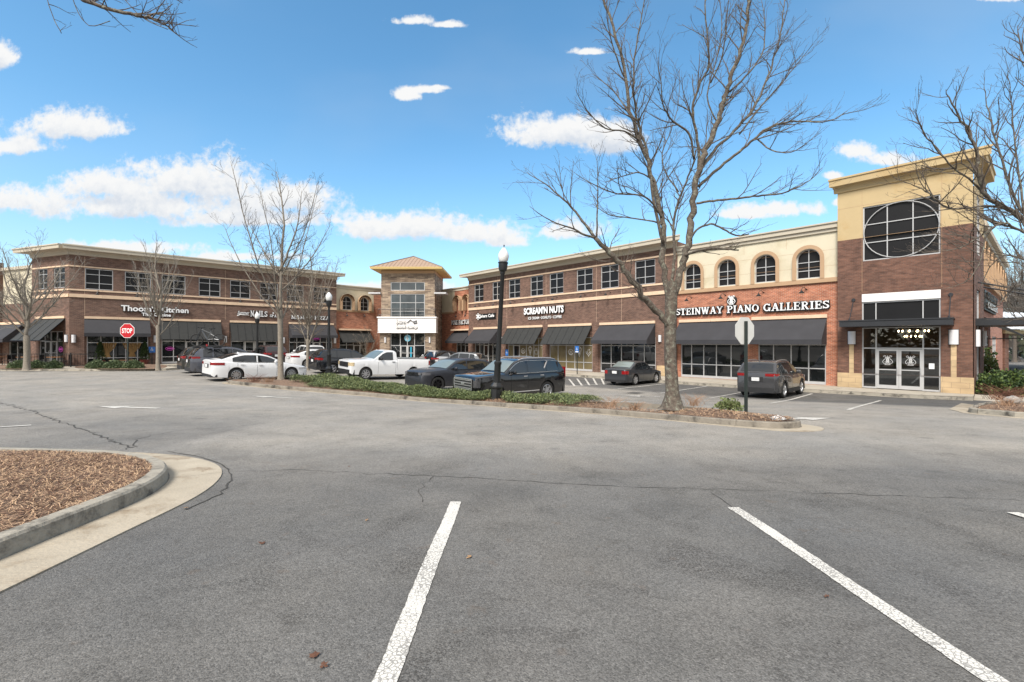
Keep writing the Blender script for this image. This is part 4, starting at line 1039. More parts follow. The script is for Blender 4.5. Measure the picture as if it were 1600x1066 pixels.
MULCH = mat('pine_straw_mulch', (.200, .130, .088), .95, var=.5, vs=30, bump=.9, bs=70, dirt=(.10, .062, .042), ds=7)
def mulch_bed(A, B, m=10, up=.13, mound=.10, name='mulch_bed', sink=None):
    """sheet between two equally long outlines, slightly crowned"""
    mb = MB(); n = len(A)
    for i in range(n-1):
        for j in range(m):
            P = []
            for ii, jj in ((i,j),(i+1,j),(i+1,j+1),(i,j+1)):
                sk = sink(ii/(n-1)) if sink else 0
                p = A[ii] + (B[ii]-A[ii])*(jj/m); wob = .02*math.sin(p.x*5.1)*math.sin(p.y*4.3)
                e = math.sin(math.pi*jj/m) * math.sin(math.pi*min(1, max(0, ii/(n-1)*1.0)))**.3 if n > 1 else 1
                P.append((p.x, p.y, gz(p.x, p.y)+up+mound*e + wob*e - sk))
            mb.q(*P)
    return struct(mb.build(name, MULCH, None, 0, weld=True))
def even(P, n):
    P = [Vector((p[0], p[1])) for p in P]; L = [0]
    for a, b in zip(P, P[1:]): L.append(L[-1] + (b-a).length)
    out = []
    for k in range(n):
        t = L[-1]*k/(n-1); i = max(0, min(len(P)-2, next((q for q in range(len(L)-1) if L[q+1] >= t - 1e-9), len(P)-2)))
        out.append(P[i] + (P[i+1]-P[i])*((t-L[i])/max(1e-9, L[i+1]-L[i])))
    return out
def straw(name, pts, n, L=.12, seed=1, wid=.0035):
    rr = random.Random(seed); mb = MB()
    for _ in range(n):
        p = pts(rr)
        if p is None: continue
        x, y, z = p; a = rr.uniform(0, 6.283); l = L*rr.uniform(.4, 1.2); t = rr.uniform(-.2, .35); w_ = wid*rr.uniform(.7, 2.0)
        d = Vector((math.cos(a), math.sin(a), t))*l; sd = Vector((-math.sin(a), math.cos(a), 0))*w_; c = Vector((x, y, z + rr.uniform(.0, .015)))
        mb.mi = rr.choice((0, 0, 1, 2)); mb.q(c-d-sd, c-d+sd, c+d*.3+sd+Vector((0,0,.012)), c+d*.3-sd+Vector((0,0,.012)))
    return mb.build(name, [mat('straw_light', srgb(178, 148, 118), .9, var=.15), mat('straw_rust', srgb(122, 92, 72), .9, var=.2), mat('straw_dark', srgb(84, 60, 46), .9, var=.2)])

# near left island
face = [(-3.72, 2.4), (-3.78, 3.33), (-3.83, 3.9), (-3.87, 4.5), (-3.98, 5.0), (-4.28, 5.6), (-4.75, 6.08), (-5.4, 6.45), (-6.2, 6.62), (-8.2, 6.7), (-11.5, 6.7), (-13, 5.2), (-13, 2.2), (-11.5, -.4), (-7.5, -1.6), (-4.6, -1.0), (-3.8, .6)]
fp = smooth_poly(face, 2)
NI = kerb_ring('island', fp, lambda t, p: .50 + .10*math.exp(-((p.x+4.2)**2 + (p.y-6.2)**2)/1.5))
n_ = len(NI)
cen = Vector((-8.2, 2.8)); mb = MB()
M_ = 26
def nz2(x, y): return .018*math.sin(x*4.1+1)*math.sin(y*3.7) + .012*math.sin(x*9.7)*math.sin(y*11.3+2)
for i in range(n_):
    j = (i+1) % n_
    for k in range(M_):
        P = []
        for q_, kk in ((i,k),(j,k),(j,k+1),(i,k+1)):
            f = (kk/M_); p = NI[q_] + (cen-NI[q_])*f
            P.append((p.x, p.y, gz(p.x, p.y)+.13+.12*sst(f, 0, .5)+nz2(p.x, p.y)*min(1, f*6)))
        if k == M_-1: P = P[:3]
        mb.q(*P)
mlb = mb.build('mulch_bed', MULCH, None, 0, weld=True); struct(mlb)
from mathutils.bvhtree import BVHTree
dg0 = bpy.context.evaluated_depsgraph_get(); dg0.update()
bv = BVHTree.FromObject(mlb, dg0)
def ni_pt(rr):
    x, y = rr.uniform(-11, -3.9), rr.uniform(1.6, 6.8)
    if rr.random() < .5: x = rr.uniform(-7, -3.9)
    hit = bv.ray_cast(Vector((x, y, 5)), Vector((0, 0, -1)))
    return (x, y, hit[0].z + .004) if hit[0] else None
s_ = straw('pine_straw', ni_pt, 46000, .062, seed=3, wid=.0021); tag(s_, 'loose pine straw needles spread over the near kerbed island', 'pine straw', kind='stuff')

# long island across the middle
front = [G(*p) for p in [(350.5,599),(385,603),(420,606.5),(505,613.5),(600,621.3),(715,631),(810,638.7),(920,645.5),(1000,652.5),(1100,662),(1175,668.5),(1225,671.3)]]
front = [(x, y) for x, y in front]
back = [(6.78, 10.35), (6.75, 11.0), (6.35, 12.2), (5.75, 13.9), (4.6, 15.2), (3.0, 16.5), (1.2, 17.2), (-.6, 17.85), (-2.6, 19.6), (-5.0, 21.9), (-7.5, 24.2), (-9.3, 25.6), (-10.8, 25.3), (-12.6, 23.9), (-14.3, 23.3)]
out_ = [Vector(p) for p in front] + [Vector(p) for p in back]
# face line runs front (left to right) then back: counter-clockwise
fp = smooth_poly(out_, 1)
CI = kerb_ring('island', fp, lambda t, p: .10 + .38*math.exp(-((p.x-6.5)**2 + (p.y-10.2)**2)/.7) + .2*math.exp(-((p.x+14.6)**2 + (p.y-22.8)**2)/.8), km=KERB2)
fA = even([(x+.0, y+.12) for x, y in front], 90)
fB = even([(x*1.0, y-.1) for x, y in [(6.55, 10.45)] + [(x-.12, y-.1) for x, y in back[1:]]][::-1], 90)
SINK = lambda t: .19*sst(t, .755, .775)*(1-sst(t, .87, .90))
CM = mulch_bed(fA, fB, 10, sink=SINK)
def ci_pt(rr, t0=0, t1=1, s0=.03, s1=.97):
    t = rr.uniform(t0, t1)*88.99; i = int(t); f = t-i; s = rr.uniform(s0, s1)
    a = fA[i]+(fA[i+1]-fA[i])*f; b = fB[i]+(fB[i+1]-fB[i])*f; p = a+(b-a)*s
    return p, s, t/88.99
def cz_(p, s, t=0): return gz(p.x, p.y)+.13+.10*math.sin(math.pi*s)-SINK(t)
def ci_s(rr):
    p, s, t = ci_pt(rr, .45 if rr.random() < .8 else 0, 1); return (p.x, p.y, cz_(p, s, t)+.015)
s_ = straw('pine_straw', ci_s, 10000, .08, seed=5, wid=.004); tag(s_, 'pine straw needles lying on the long island in the middle', 'pine straw', kind='stuff')

# ------------------------------------------------------------------ painted markings
def paint_mat():
    m = bpy.data.materials.new('road_paint'); m.use_nodes = True; t = m.node_tree; h = N(t); b = t.nodes['Principled BSDF']
    co = h.n('ShaderNodeTexCoord').outputs['Object']
    wrp = h.n('ShaderNodeTexNoise', {'Vector': co, 'Scale': 18.0, 'Detail': 3.0})
    cw = h.n('ShaderNodeVectorMath', {0: co, 1: h.n('ShaderNodeVectorMath', {0: wrp.outputs['Color'], 1: (.03, .03, 0)}, operation='MULTIPLY').outputs[0]}, operation='ADD').outputs[0]
    v = h.n('ShaderNodeTexVoronoi', {'Vector': cw, 'Scale': 40.0}, feature='DISTANCE_TO_EDGE').outputs[0]
    pn = h.n('ShaderNodeTexNoise', {'Vector': co, 'Scale': 1.7, 'Detail': 4.0}).outputs[0]
    nf = h.n('ShaderNodeTexNoise', {'Vector': co, 'Scale': 90.0, 'Detail': 4.0}).outputs[0]
    thr = h.m('MULTIPLY', h.sstep(pn, .35, .65), .10)
    crack = h.m('SUBTRACT', 1.0, h.sstep(h.m('SUBTRACT', v, thr), -.02, .05))
    wear = h.m('MAXIMUM', h.m('MULTIPLY', crack, .68), h.sstep(nf, .60, .70))
    k = h.mix(wear, srgb(202, 199, 192), (.11, .105, .10))
    t.links.new(k, b.inputs['Base Color']); b.inputs['Roughness'].default_value = .8
    return m
PAINT = paint_mat()
def strip(mb, a, b, wd, up=.012, n=None):
    a, b = Vector(a), Vector(b); L = (b-a).length; n = n or max(1, int(L/.15)); t = (b-a).normalized(); s = Vector((-t.y, t.x))*wd/2
    for i in range(n):
        p, q = a+(b-a)*i/n, a+(b-a)*(i+1)/n
        mb.q(*[(c.x, c.y, gz(c.x, c.y)+up) for c in (p-s, q-s, q+s, p+s)])
def rag(mb, a, b, wd, seed):
    q_ = random.Random(seed); a, b = Vector(a), Vector(b); n = int((b-a).length/.035); t = (b-a).normalized(); s = Vector((-t.y, t.x)); prev = None
    for i in range(n+1):
        c = a+(b-a)*i/n+s*.004*math.sin(i*.11+seed); l, r_ = c-s*(wd/2+q_.gauss(0, .0022)), c+s*(wd/2+q_.gauss(0, .0022)); cur = [(p.x, p.y, gz(p.x, p.y)+.006) for p in (l, r_)]
        if prev: mb.q(prev[0], cur[0], cur[1], prev[1])
        prev = cur
mb = MB()
rag(mb, (-.59, -1), (-.59, 4.70), .115, 1); rag(mb, (2.23, -1), (2.23, 4.52), .115, 2)
for x in (4.86, 7.68): strip(mb, (x, -1), (x, 4.35), .115)
strip(mb, (-10.3, 9.6), (-14.0, 5.9), .11)
struct(mb.build('near_stall_lines', PAINT))
mb = MB()
for p, q in (((1268.7,615.5),(1202.5,630.7)),((1157.5,613.7),(1108.7,622.5)),((1105,603.7),(1032.5,614.5)),((1037.5,600),(965,608)),((1376,626),(1325,641))):
    strip(mb, G(*p), G(*q), .11)
a0, a1 = Vector(G(905, 596)), Vector(G(950, 590)); 
for k in range(5):
    p = Vector(G(898 + k*11.5, 603.5 - k*.6)); q = Vector(G(889 + k*12.5, 592.5 - k*.5)); strip(mb, p, q, .12)
strip(mb, G(890, 603.5), G(948, 600), .1)
for k in range(6): s0 = -18 - 3.1*k; strip(mb, ST.w(s0, 3.1, 0)[:2], ST.w(s0, 7.6, 0)[:2], .1) if k > 1 else None
for k in range(7): s0 = 3 + 2.85*k; strip(mb, LB.w(s0, 3.7, 0)[:2], LB.w(s0, 8.2, 0)[:2], .1)
struct(mb.build('far_stall_lines', PAINT))
def arrow(px, py, ang, s=1.0):
    c = Vector(G(px, py)); mb = MB(); u = Vector((math.cos(R(ang)), math.sin(R(ang)))); v = Vector((-u.y, u.x))
    P = [(-.9,-.09),(.1,-.09),(.1,-.32),(.9,0),(.1,.32),(.1,.09),(-.9,.09)]
    w2 = [c+u*a*s+v*b*s for a, b in P]
    mb.q(*[(p.x, p.y, gz(p.x, p.y)+.012) for p in (w2[0], w2[1], w2[5], w2[6])]); mb.q(*[(p.x, p.y, gz(p.x, p.y)+.012) for p in w2[2:5]])
    struct(mb.build('road_arrow', PAINT))
arrow(200, 637, 178, 1.0); arrow(425, 621, 170, 1.0); arrow(962, 628, 165, 1.0); arrow(1003, 619.5, 165, .9); arrow(1248, 655, 10, 1.1); 
# cracks: jagged dark fissures
def crack(P, wd=.012, seed=0, amp=.05, up=.005, sd=.12):
    rr = random.Random(seed); P = resample([G(*p) for p in P], sd); mb = MB()
    Q = []
    for i, p in enumerate(P):
        t = (P[min(i+1, len(P)-1)]-P[max(i-1, 0)]).normalized(); nrm = Vector((-t.y, t.x)); Q.append((p+nrm*rr.gauss(0, amp*.5), nrm, wd*rr.uniform(.25, 1.3)))
    for (p, n1, w1), (q, n2_, w2) in zip(Q, Q[1:]):
        mb.q(*[(c.x, c.y, gz(c.x, c.y)+up) for c in (p-n1*w1, q-n2_*w2, q+n2_*w2, p+n1*w1)])
    return mb
CRK = mat('crack_dark', (.045, .042, .038), .95, var=.3, vs=20)  # mottled dark colour of the crack ribbons
for i, (P, wd, amp) in enumerate([([(0,629),(60,646),(120,668),(160,684),(205,700)], .015, .09), ([(205,702),(212,690),(240,680),(290,672),(350,668),(400,664)], .010, .1), ([(355,738),(450,734),(560,739),(660,743),(760,748),(880,756),(1000,762),(1200,768),(1420,776),(1600,782)], .0055, .04),
        ([(262,706),(316,714.5),(352,728),(364,749),(343,774),(290,797)], .010, .02), ([(1110,770),(1150,797),(1195,826),(1250,862)], .004, .03), ([(680,745),(655,765),(660,785)], .004, .04), ([(560,700),(700,690),(860,694),(1010,688)], .004, .06)]):
    struct(crack(P, wd, i, amp).build('road_crack', CRK))
# drain cover in the aisle
mb = MB(); c = Vector(G(992, 614.5)); o_ = Vector(UL)
for k in range(9):
    p = c + o_*(-.4+.1*k); strip(mb, p - Vector(UR)*.35, p + Vector(UR)*.35, .06, .012, 1)
tag(mb.build('drain_grate', STEEL), 'dark iron drain grate set in the aisle behind the black SUV', 'drain grate')

# ------------------------------------------------------------------ sidewalks, beds by the buildings
def slab(name, outer, inner, zo, zi, m=SIDEWALK, kerb=True, joint=1.6):
    """paving between a kerb line and the wall; zo None follows the lot + kerb height"""
    n = max(2, int(sum((Vector(a)-Vector(b)).length for a, b in zip(outer, outer[1:]))/joint)+1)
    A, B = even(outer, n), even(inner, n); mb = MB(); kb = MB()
    for i in range(n-1):
        g_ = .006
        for j in range(2):
            P = []
            for ii, jj in ((i, j/2), (i+1, j/2), (i+1, (j+1)/2), (i, (j+1)/2)):
                t = (A[ii]*(1-jj)+B[ii]*jj); oth = (A[i+1] if ii == i else A[i])*(1-jj)+(B[i+1] if ii == i else B[i])*jj
                t = t+(oth-t).normalized()*g_ if (oth-t).length > 0 else t
                z0 = (gz(A[ii].x, A[ii].y)+KH) if zo is None else zo
                z1 = z0+.02 if zi is None else zi
                P.append((t.x, t.y, z0*(1-jj)+z1*jj))
            mb.q(*P)
    o = mb.build(name, m); struct(o)
    if kerb:
        t = [(b-a).normalized() for a, b in zip(A, A[1:])]; t.append(t[-1])
        for i in range(n-1):
            def kp(ii, dd, up): q_ = A[ii]+Vector((t[ii].y, -t[ii].x))*dd; return (q_.x, q_.y, gz(q_.x, q_.y)+up)
            kb.q(kp(i,.03,-.05), kp(i+1,.03,-.05), kp(i+1,0,KH-.01), kp(i,0,KH-.01)); kb.q(kp(i,0,KH-.01), kp(i+1,0,KH-.01), kp(i+1,-.15,KH+.003), kp(i,-.15,KH+.003))
            kb.q(kp(i,.45,.01), kp(i+1,.45,.01), kp(i+1,.03,.012), kp(i,.03,.012))
        struct(kb.build('kerb', KERB))
    return o
fr = CZ - 2.46
# right: kerb line runs left to right as seen from the lot
outer = [ST.w(u, 3.0, 0)[:2] for u in (-33.0, -25, -16, -9, -4, 0, 3.2, 5.3)]
inner = [ST.w(u, -.3, 0)[:2] for u in (-33.0, -25, -16, -9, -4, 0, 3.2, 5.3)]
slab('sidewalk', outer, inner, None, fr)
# ground under the tower side, paved strip and bed
p1 = Vector(ST.w(5.3, 3.0, 0)[:2]); p2 = Vector(ST.w(5.35, .1, 0)[:2])
slab('sidewalk', [ST.w(5.3,3.0,0)[:2], ST.w(7.2,2.6,0)[:2], (30, 17.6)], [ST.w(5.3,-.3,0)[:2], SD.w(1.2,1.4,0)[:2], (30, 20.0)], fr-.01, fr, kerb=False)
# left: sidewalk and the front kerb at Y = 31
lz = CZ - 1.87
K1 = Vector(G(-60, 580)); K2 = Vector(G(228, 580)); K3 = K2 + Vector((.9, .6)); K4 = K3 + Vector((.2, 1.0))
lt = [(K1.x-14, K1.y+1), (K1.x, K1.y), (K2.x, K2.y), (K3.x, K3.y), (K4.x, K4.y), LB.w(5.2, 3.7, 0)[:2], LB.w(12, 3.7, 0)[:2], LB.w(20.4, 3.7, 0)[:2], LB.w(24, 3.7, 0)[:2]]
li = [LC.w(-6, -.3, 0)[:2], LC.w(9, -.3, 0)[:2], CH.w(.0, -.2, 0)[:2], CH.w(3.5, -.2, 0)[:2], LB.w(.6, -.2, 0)[:2], LB.w(3.5, -.2, 0)[:2], LB.w(12, -.2, 0)[:2], LB.w(20.4, -.2, 0)[:2], LB.w(24.5, -.6, 0)[:2]]
def slab_seg(O, I, per=3, z0=None, z1=None):
    """pairwise strip with matching corners"""
    A, B = [], []
    for k in range(len(O)-1):
        for f in range(per): A.append(Vector(O[k])*(1-f/per)+Vector(O[k+1])*(f/per)); B.append(Vector(I[k])*(1-f/per)+Vector(I[k+1])*(f/per))
    A.append(Vector(O[-1])); B.append(Vector(I[-1])); mb = MB(); kb = MB(); n = len(A)
    for i in range(n-1):
        for j in range(3):
            P = []
            for ii, jj in ((i,j/3),(i+1,j/3),(i+1,(j+1)/3),(i,(j+1)/3)):
                t = A[ii]*(1-jj)+B[ii]*jj; P.append((t.x, t.y, (gz(A[ii].x, A[ii].y)+KH)*(1-jj)+(lz if z0 is None else z0+(z1-z0)*ii/(n-1))*jj))
            mb.q(*P)
    struct(mb.build('sidewalk', SIDEWALK))
    t = [(b-a).normalized() for a, b in zip(A, A[1:])]; t.append(t[-1])
    for i in range(n-1):
        def kp(ii, dd, up): q_ = A[ii]+Vector((t[ii].y, -t[ii].x))*dd; return (q_.x, q_.y, gz(q_.x, q_.y)+up)
        kb.q(kp(i,.03,-.05), kp(i+1,.03,-.05), kp(i+1,0,KH-.01), kp(i,0,KH-.01)); kb.q(kp(i,0,KH-.01), kp(i+1,0,KH-.01), kp(i+1,-.15,KH+.004), kp(i,-.15,KH+.004)); kb.q(kp(i,.3,.01), kp(i+1,.3,.01), kp(i+1,.03,.012), kp(i,.03,.012))
    struct(kb.build('kerb', KERB))
slab_seg(lt, li)
slab_seg([LB.w(24, 3.7, 0)[:2], (-16.6, 46.0), (-9.0, 46.2), ST.w(-36, 3.2, 0)[:2], ST.w(-33, 3.0, 0)[:2]], [LB.w(24.5, -.6, 0)[:2], (-14.6, 49.3), (-8.0, 49.3), ST.w(-37, -.6, 0)[:2], ST.w(-33, -.2, 0)[:2]], 3, CZ-2.15, fr)
def bed_poly(P, up, name='mulch_bed', m=MULCH):
    c = sum((Vector(p) for p in P), Vector((0, 0)))/len(P); mb = MB(); P = smooth_poly(P, 2)
    for i in range(len(P)):
        a, b = P[i], P[(i+1) % len(P)]; rr = [(a, b)]
        prev = None
        for k in range(5):
            f0, f1 = k/5, (k+1)/5; Q = []
            for p, f in ((a,f0),(b,f0),(b,f1),(a,f1)):
                q_ = p+(c-p)*f; Q.append((q_.x, q_.y, gz(q_.x, q_.y)+up+.10*sst(f, 0, .7)))
            mb.q(*(Q if k < 4 else Q[:3]))
    return struct(mb.build(name, m, None, 0, weld=True))
def at_g(px, py, up=.15): return G(px, py, up)
bed_poly([at_g(-60,576.3), at_g(40,576.8), at_g(86,576.3), at_g(84,572), at_g(20,570), at_g(-60,570)], .155)
bed_poly([at_g(114,576.6), at_g(228,577), at_g(256,576), at_g(264,571), at_g(240,569), at_g(200,569), at_g(120,571)], .155)
# right-hand kerbed island and bed along the side wall
rp = [G(1509,645.5), G(1560,649.5), G(1600,654), (17.5, 11.2), (24, 9.5), (30, 11), (30, 16.2), G(1600,629,.15), G(1536,628,.15), G(1520,634,.15)]
rf_ = smooth_poly(rp, 2)
RI = kerb_ring('island', rf_, .22)
bed_poly([tuple(p) for p in off(rf_, -.16)][::3], .13)
cR = sum((Vector(p) for p in rf_), Vector((0, 0)))/len(rf_)
def ri_s(rr):
    i = rr.randrange(len(rf_)); f = rr.uniform(.02, .95); p = rf_[i]+(cR-rf_[i])*f; return (p.x, p.y, gz(p.x, p.y)+.155+.1*sst(f, 0, .7))
s_ = straw('pine_straw', ri_s, 6000, .08, seed=8, wid=.004); tag(s_, 'orange pine straw on the kerbed bed at the right edge', 'pine straw', kind='stuff')
mb = MB(); P = [G(1483,640), G(1509,646), G(1522,633), G(1502,630.5)]; mb.q(*[(x, y, gz(x, y)+.012) for x, y in P]); struct(mb.build('concrete_apron', GUTTER))
mb = MB(); 
for k in range(12):
    P = [SD.w(.2+k*2, .1, 0), SD.w(2.2+k*2, .1, 0), SD.w(2.2+k*2, 1.9, 0), SD.w(.2+k*2, 1.9, 0)]; mb.q(*[(p[0], p[1], fr+.03+.03*(i > 1)) for i, p in enumerate(P[::-1])])
struct(mb.build('mulch_bed', MULCH))

# ------------------------------------------------------------------ plants
LEAF = lambda n, c, v=.3: mat(n, c, .65, var=v, vs=5)
def foliage(mb, c, rx, ry, rz, n, leaf, rr, mats=2, flat=0.0, up=.0):
    for _ in range(n):
        while True:
            p = Vector((rr.uniform(-1,1), rr.uniform(-1,1), rr.uniform(-flat,1)))
            if .25 < p.length < 1: break
        k = (.82 + .2*math.sin(p.x*5+c[0])*math.sin(p.y*6+c[1])*math.sin(p.z*5+1))
        q_ = Vector((c[0]+p.x*rx*k, c[1]+p.y*ry*k, c[2]+p.z*rz*k))
        d = Vector((p.x+rr.gauss(0,.6), p.y+rr.gauss(0,.6), p.z+rr.gauss(0,.6)+up)).normalized(); s = d.orthogonal().normalized()
        s = (Matrix.Rotation(rr.uniform(0, 3.14), 3, d) @ s)*leaf*.45; d = d*leaf
        mb.mi = rr.randrange(mats); mb.q(q_-s*.3, q_+d*.5-s, q_+d, q_+d*.5+s)
def shrub(name, label, cat, x, y, z, rx, rz, n, leaf, cols, seed, group=None, flat=0.05, ry=None):
    rr = random.Random(seed); r = empty(name, (x, y, z), 0, label, cat, group); mb = MB(); ry = ry or rx
    foliage(mb, (0, 0, 0), rx, ry, rz, n, leaf, rr, len(cols), flat); mb.build('foliage', cols, r)
    st = MB()
    for k in range(6):
        a = rr.uniform(0, 6.28); st.tube([(0, 0, -.05), (rx*.3*math.cos(a), ry*.3*math.sin(a), rz*.4), (rx*.6*math.cos(a), ry*.6*math.sin(a), rz*.65)], [.02, .014, .006], 4)
    st.build('stems', BARK2, r); return r
BARK2 = mat('twig_brown', (.09, .065, .045), .9, var=.3, vs=10)
JUN = [LEAF('juniper_dark', (.055, .078, .03)), LEAF('juniper_mid', (.115, .150, .055)), LEAF('juniper_tip', (.20, .225, .09))]
BOX = [LEAF('boxwood_dark', (.05, .08, .035)), LEAF('boxwood_light', (.13, .17, .075))]
LAU = [LEAF('laurel_dark', (.022, .045, .014)), LEAF('laurel_mid', (.05, .085, .025)), LEAF('laurel_light', (.11, .16, .04))]
rr = random.Random(12); mb = MB()
LAMPY = 16.7
for k in range(5200):
    t = rr.random()**.95*.62+.14
    p, s, t_ = ci_pt(rr, t, t, .07 if t > .2 else .3, .96)
    if t < .10 and rr.random() < .75: continue
    if (p.x+.6)**2+(p.y-LAMPY)**2 < .12 or (abs(p.x+.57) < .34 and p.y < LAMPY): continue
    if t > .72 and rr.random() < .5: continue
    hgt = (.10+.26*math.sin(math.pi*min(1, s*.92))**.9)*(.75+.35*math.sin(p.x*2.1)*math.cos(p.y*1.7))*(1 if t < .5 else .8)
    z = cz_(p, s)
    for _ in range(22):
        a = rr.uniform(0, 6.28); ou = rr.uniform(.02, .10); b0 = Vector((p.x+rr.gauss(0,.08), p.y+rr.gauss(0,.08), z+hgt*rr.random()**.6))
        tip = b0+Vector((math.cos(a)*ou, math.sin(a)*ou, rr.uniform(.01, hgt*.35))); sd = Vector((-math.sin(a), math.cos(a), rr.uniform(-.6, .6))).normalized()*rr.uniform(.008, .018)
        mid = (b0+tip)/2; mb.mi = 2 if rr.random() < .25 else (1 if rr.random() < .55 else 0)
        mb.q(b0, mid-sd, tip, mid+sd)
tag(mb.build('juniper_ground_cover', JUN), 'low spreading green juniper filling the long middle island', 'ground cover', kind='stuff')
x, y = at_g(1150, 644); shrub('young_shrub', 'small yellow green shrub beside the near sign post on the middle island', 'shrub', x-.1, y+.2, gz(x, y)+.2, .42, .34, 900, .06, [JUN[2], JUN[1]], 31)
def grass_tuft(x, y, z, r, h_, n, seed, label, m, group=None):
    rr = random.Random(seed); mb = MB(); o = empty('dry_grass', (x, y, z), 0, label, 'grass tuft', group)
    for _ in range(n):
        a = rr.uniform(0, 6.28); b0 = Vector((rr.gauss(0, r*.25), rr.gauss(0, r*.25), 0)); k = rr.uniform(.5, 1)
        mb.tube([b0, b0+Vector((math.cos(a)*r*.35*k, math.sin(a)*r*.35*k, h_*.6*k)), b0+Vector((math.cos(a)*r*k, math.sin(a)*r*k, h_*k))], [.006, .004, .002], 3, cap=False)
    mb.build('blades', m, o)
DRY = mat('dry_stem', srgb(150, 120, 96), .9, var=.25, vs=12); DRY2 = mat('dry_stem_red', srgb(120, 82, 66), .9, var=.25, vs=12)
for k, (px, py, r, h_, lb) in enumerate([(955,637,.45,.35,'thin dry weeds at the kerb left of the big tree'),(992,640,.35,.25,'low brown weed clump close left of the big trunk'),(1085,634,.45,.4,'dry twiggy weeds just right of the big trunk'),(398,597,.5,.45,'reddish dry stems on the left tip of the long island'),(420,598,.4,.35,'pale dry weeds beside the white sedan wheel'),(1568,625,.75,.6,'large dry reddish grass clump by the right hand bushes'),(1572,634,.4,.35,'small dry tuft in the straw at the right')]):
    x, y = at_g(px, py); grass_tuft(x, y, gz(x, y)+.15, r, h_, 60 if k != 5 else 160, 40+k, lb, DRY2 if k in (3, 5) else DRY)
# boxwoods on the left
for k, (px, w_, lb) in enumerate([(142,.95,'leftmost boxwood mound of the hedge under the stop sign'),(170,1.0,'middle boxwood mound directly left of the stop sign pole'),(199,.85,'right boxwood mound touching the stop sign pole'),(18,.95,'long low boxwood left of the pale multi stem tree'),(45,.7,'boxwood at the foot of the pale multi stem tree'),(73,.6,'small boxwood right of the pale multi stem tree')]):
    x, y = at_g(px, 576.5); shrub('boxwood', lb, 'shrub', x, y+.5, gz(x, y)+.15, w_, .66, 3400, .07, BOX, 60+k, 'clipped boxwoods by the left sidewalk', ry=.55)
for k, (px, lb) in enumerate([(1550,'dark green laurel bush nearest the corner tower side wall'),(1572,'dark laurel bush behind the dry grass clump'),(1600,'big laurel bush cut by the right edge of the frame'),(1538,'sparse laurel close to the narrow side windows')]):
    y = 21.2; x = (px-800)/700*y; shrub('laurel_bush', lb, 'bush', x, y, gz(x, y)+.1, (.75,.95,1.2,.3)[k], (1.15,1.3,1.35,.9)[k], (3200,3600,4200,1500)[k], .11, LAU, 80+k, 'bushes along the side wall')
x, y = at_g(1596, 600); shrub('round_topiary', 'tall rounded light green evergreen behind the side wall bushes', 'evergreen', 26.2, 25.0, gz(26, 25)+.1, 1.0, 2.6, 3500, .12, [LAU[2], LAU[1]], 90)
x, y = at_g(700, 576); shrub('small_bush', 'little bush on the sidewalk by the tan blinds', 'bush', *BR_.w(-20.2, 1.1, 0)[:2], fr, .35, .6, 700, .07, LAU, 95)
POT = mat('terracotta_glaze', srgb(92, 40, 34), .5, var=.2)
for k, (u, lb) in enumerate([(1.75, 'conical potted evergreen at the left of the drape windows'), (4.45, 'conical potted evergreen by the pier with the blue sign')]):
    x, y, z = LB.w(u, .75, -1.85); r = empty('potted_conifer', (x, y, z), 0, lb, 'potted plant', 'potted conifers by the drape windows')
    m_ = MB(); m_.lathe([(0, 0), (.22, 0), (.3, .3), (.34, .42), (.30, .42), (.28, .36), (0, .36)], 14); m_.build('pot', POT, r)
    m_ = MB(); q_ = random.Random(5+k)
    for _ in range(1500):
        t = q_.random()**.7; a = q_.uniform(0, 6.28); rad = .42*(1-t)**.8*q_.uniform(.6, 1.05); b0 = Vector((math.cos(a)*rad, math.sin(a)*rad, .4+1.45*t)); d = Vector((math.cos(a), math.sin(a), .8))*.09; s = Vector((-math.sin(a), math.cos(a), 0))*.03
        m_.mi = q_.randrange(2); m_.q(b0, b0+d*.5-s, b0+d, b0+d*.5+s)
    m_.build('foliage', LAU[:2], r)
m_ = MB(); bw = mat('bench_wood', srgb(150, 118, 84), .7, var=.2); x, y, z = LB.w(3.0, 1.2, -1.85)
bn_ = empty('bench', (x, y, z), math.atan2(UL[1], UL[0]), 'low wooden bench on the sidewalk between the potted conifers', 'bench')
for k in range(3): m_.box(-.75, .75, -.2+.14*k, -.08+.14*k, .40, .44)
m_.build('seat', bw, bn_)
for s in (-1, 1):
    m_ = MB(); m_.box(s*.62-.04, s*.62+.04, -.18, .2, 0, .40); m_.build('leg', bw, bn_)
rk = MB(); q_ = random.Random(3)
def rock(u, v): a, b = 2*math.pi*u, math.pi*v-math.pi/2; k = 1+.12*math.sin(3*a+1)*math.cos(2*b)+.08*math.sin(7*a); return (.38*k*math.cos(a)*math.cos(b), .3*k*math.sin(a)*math.cos(b), .24*k*math.sin(b))
rk.grid(rock, 16, 10); ro = rk.build('boulder', mat('grey_rock', srgb(150, 148, 144), .9, var=.2, vs=4, bump=.5, bs=12), None, 30); x, y = at_g(1592, 632); ro.scale = (.6, .6, .6); ro.location = (x, y+.2, gz(x, y)+.25); tag(ro, 'rounded grey boulder at the right edge of the straw bed', 'rock')

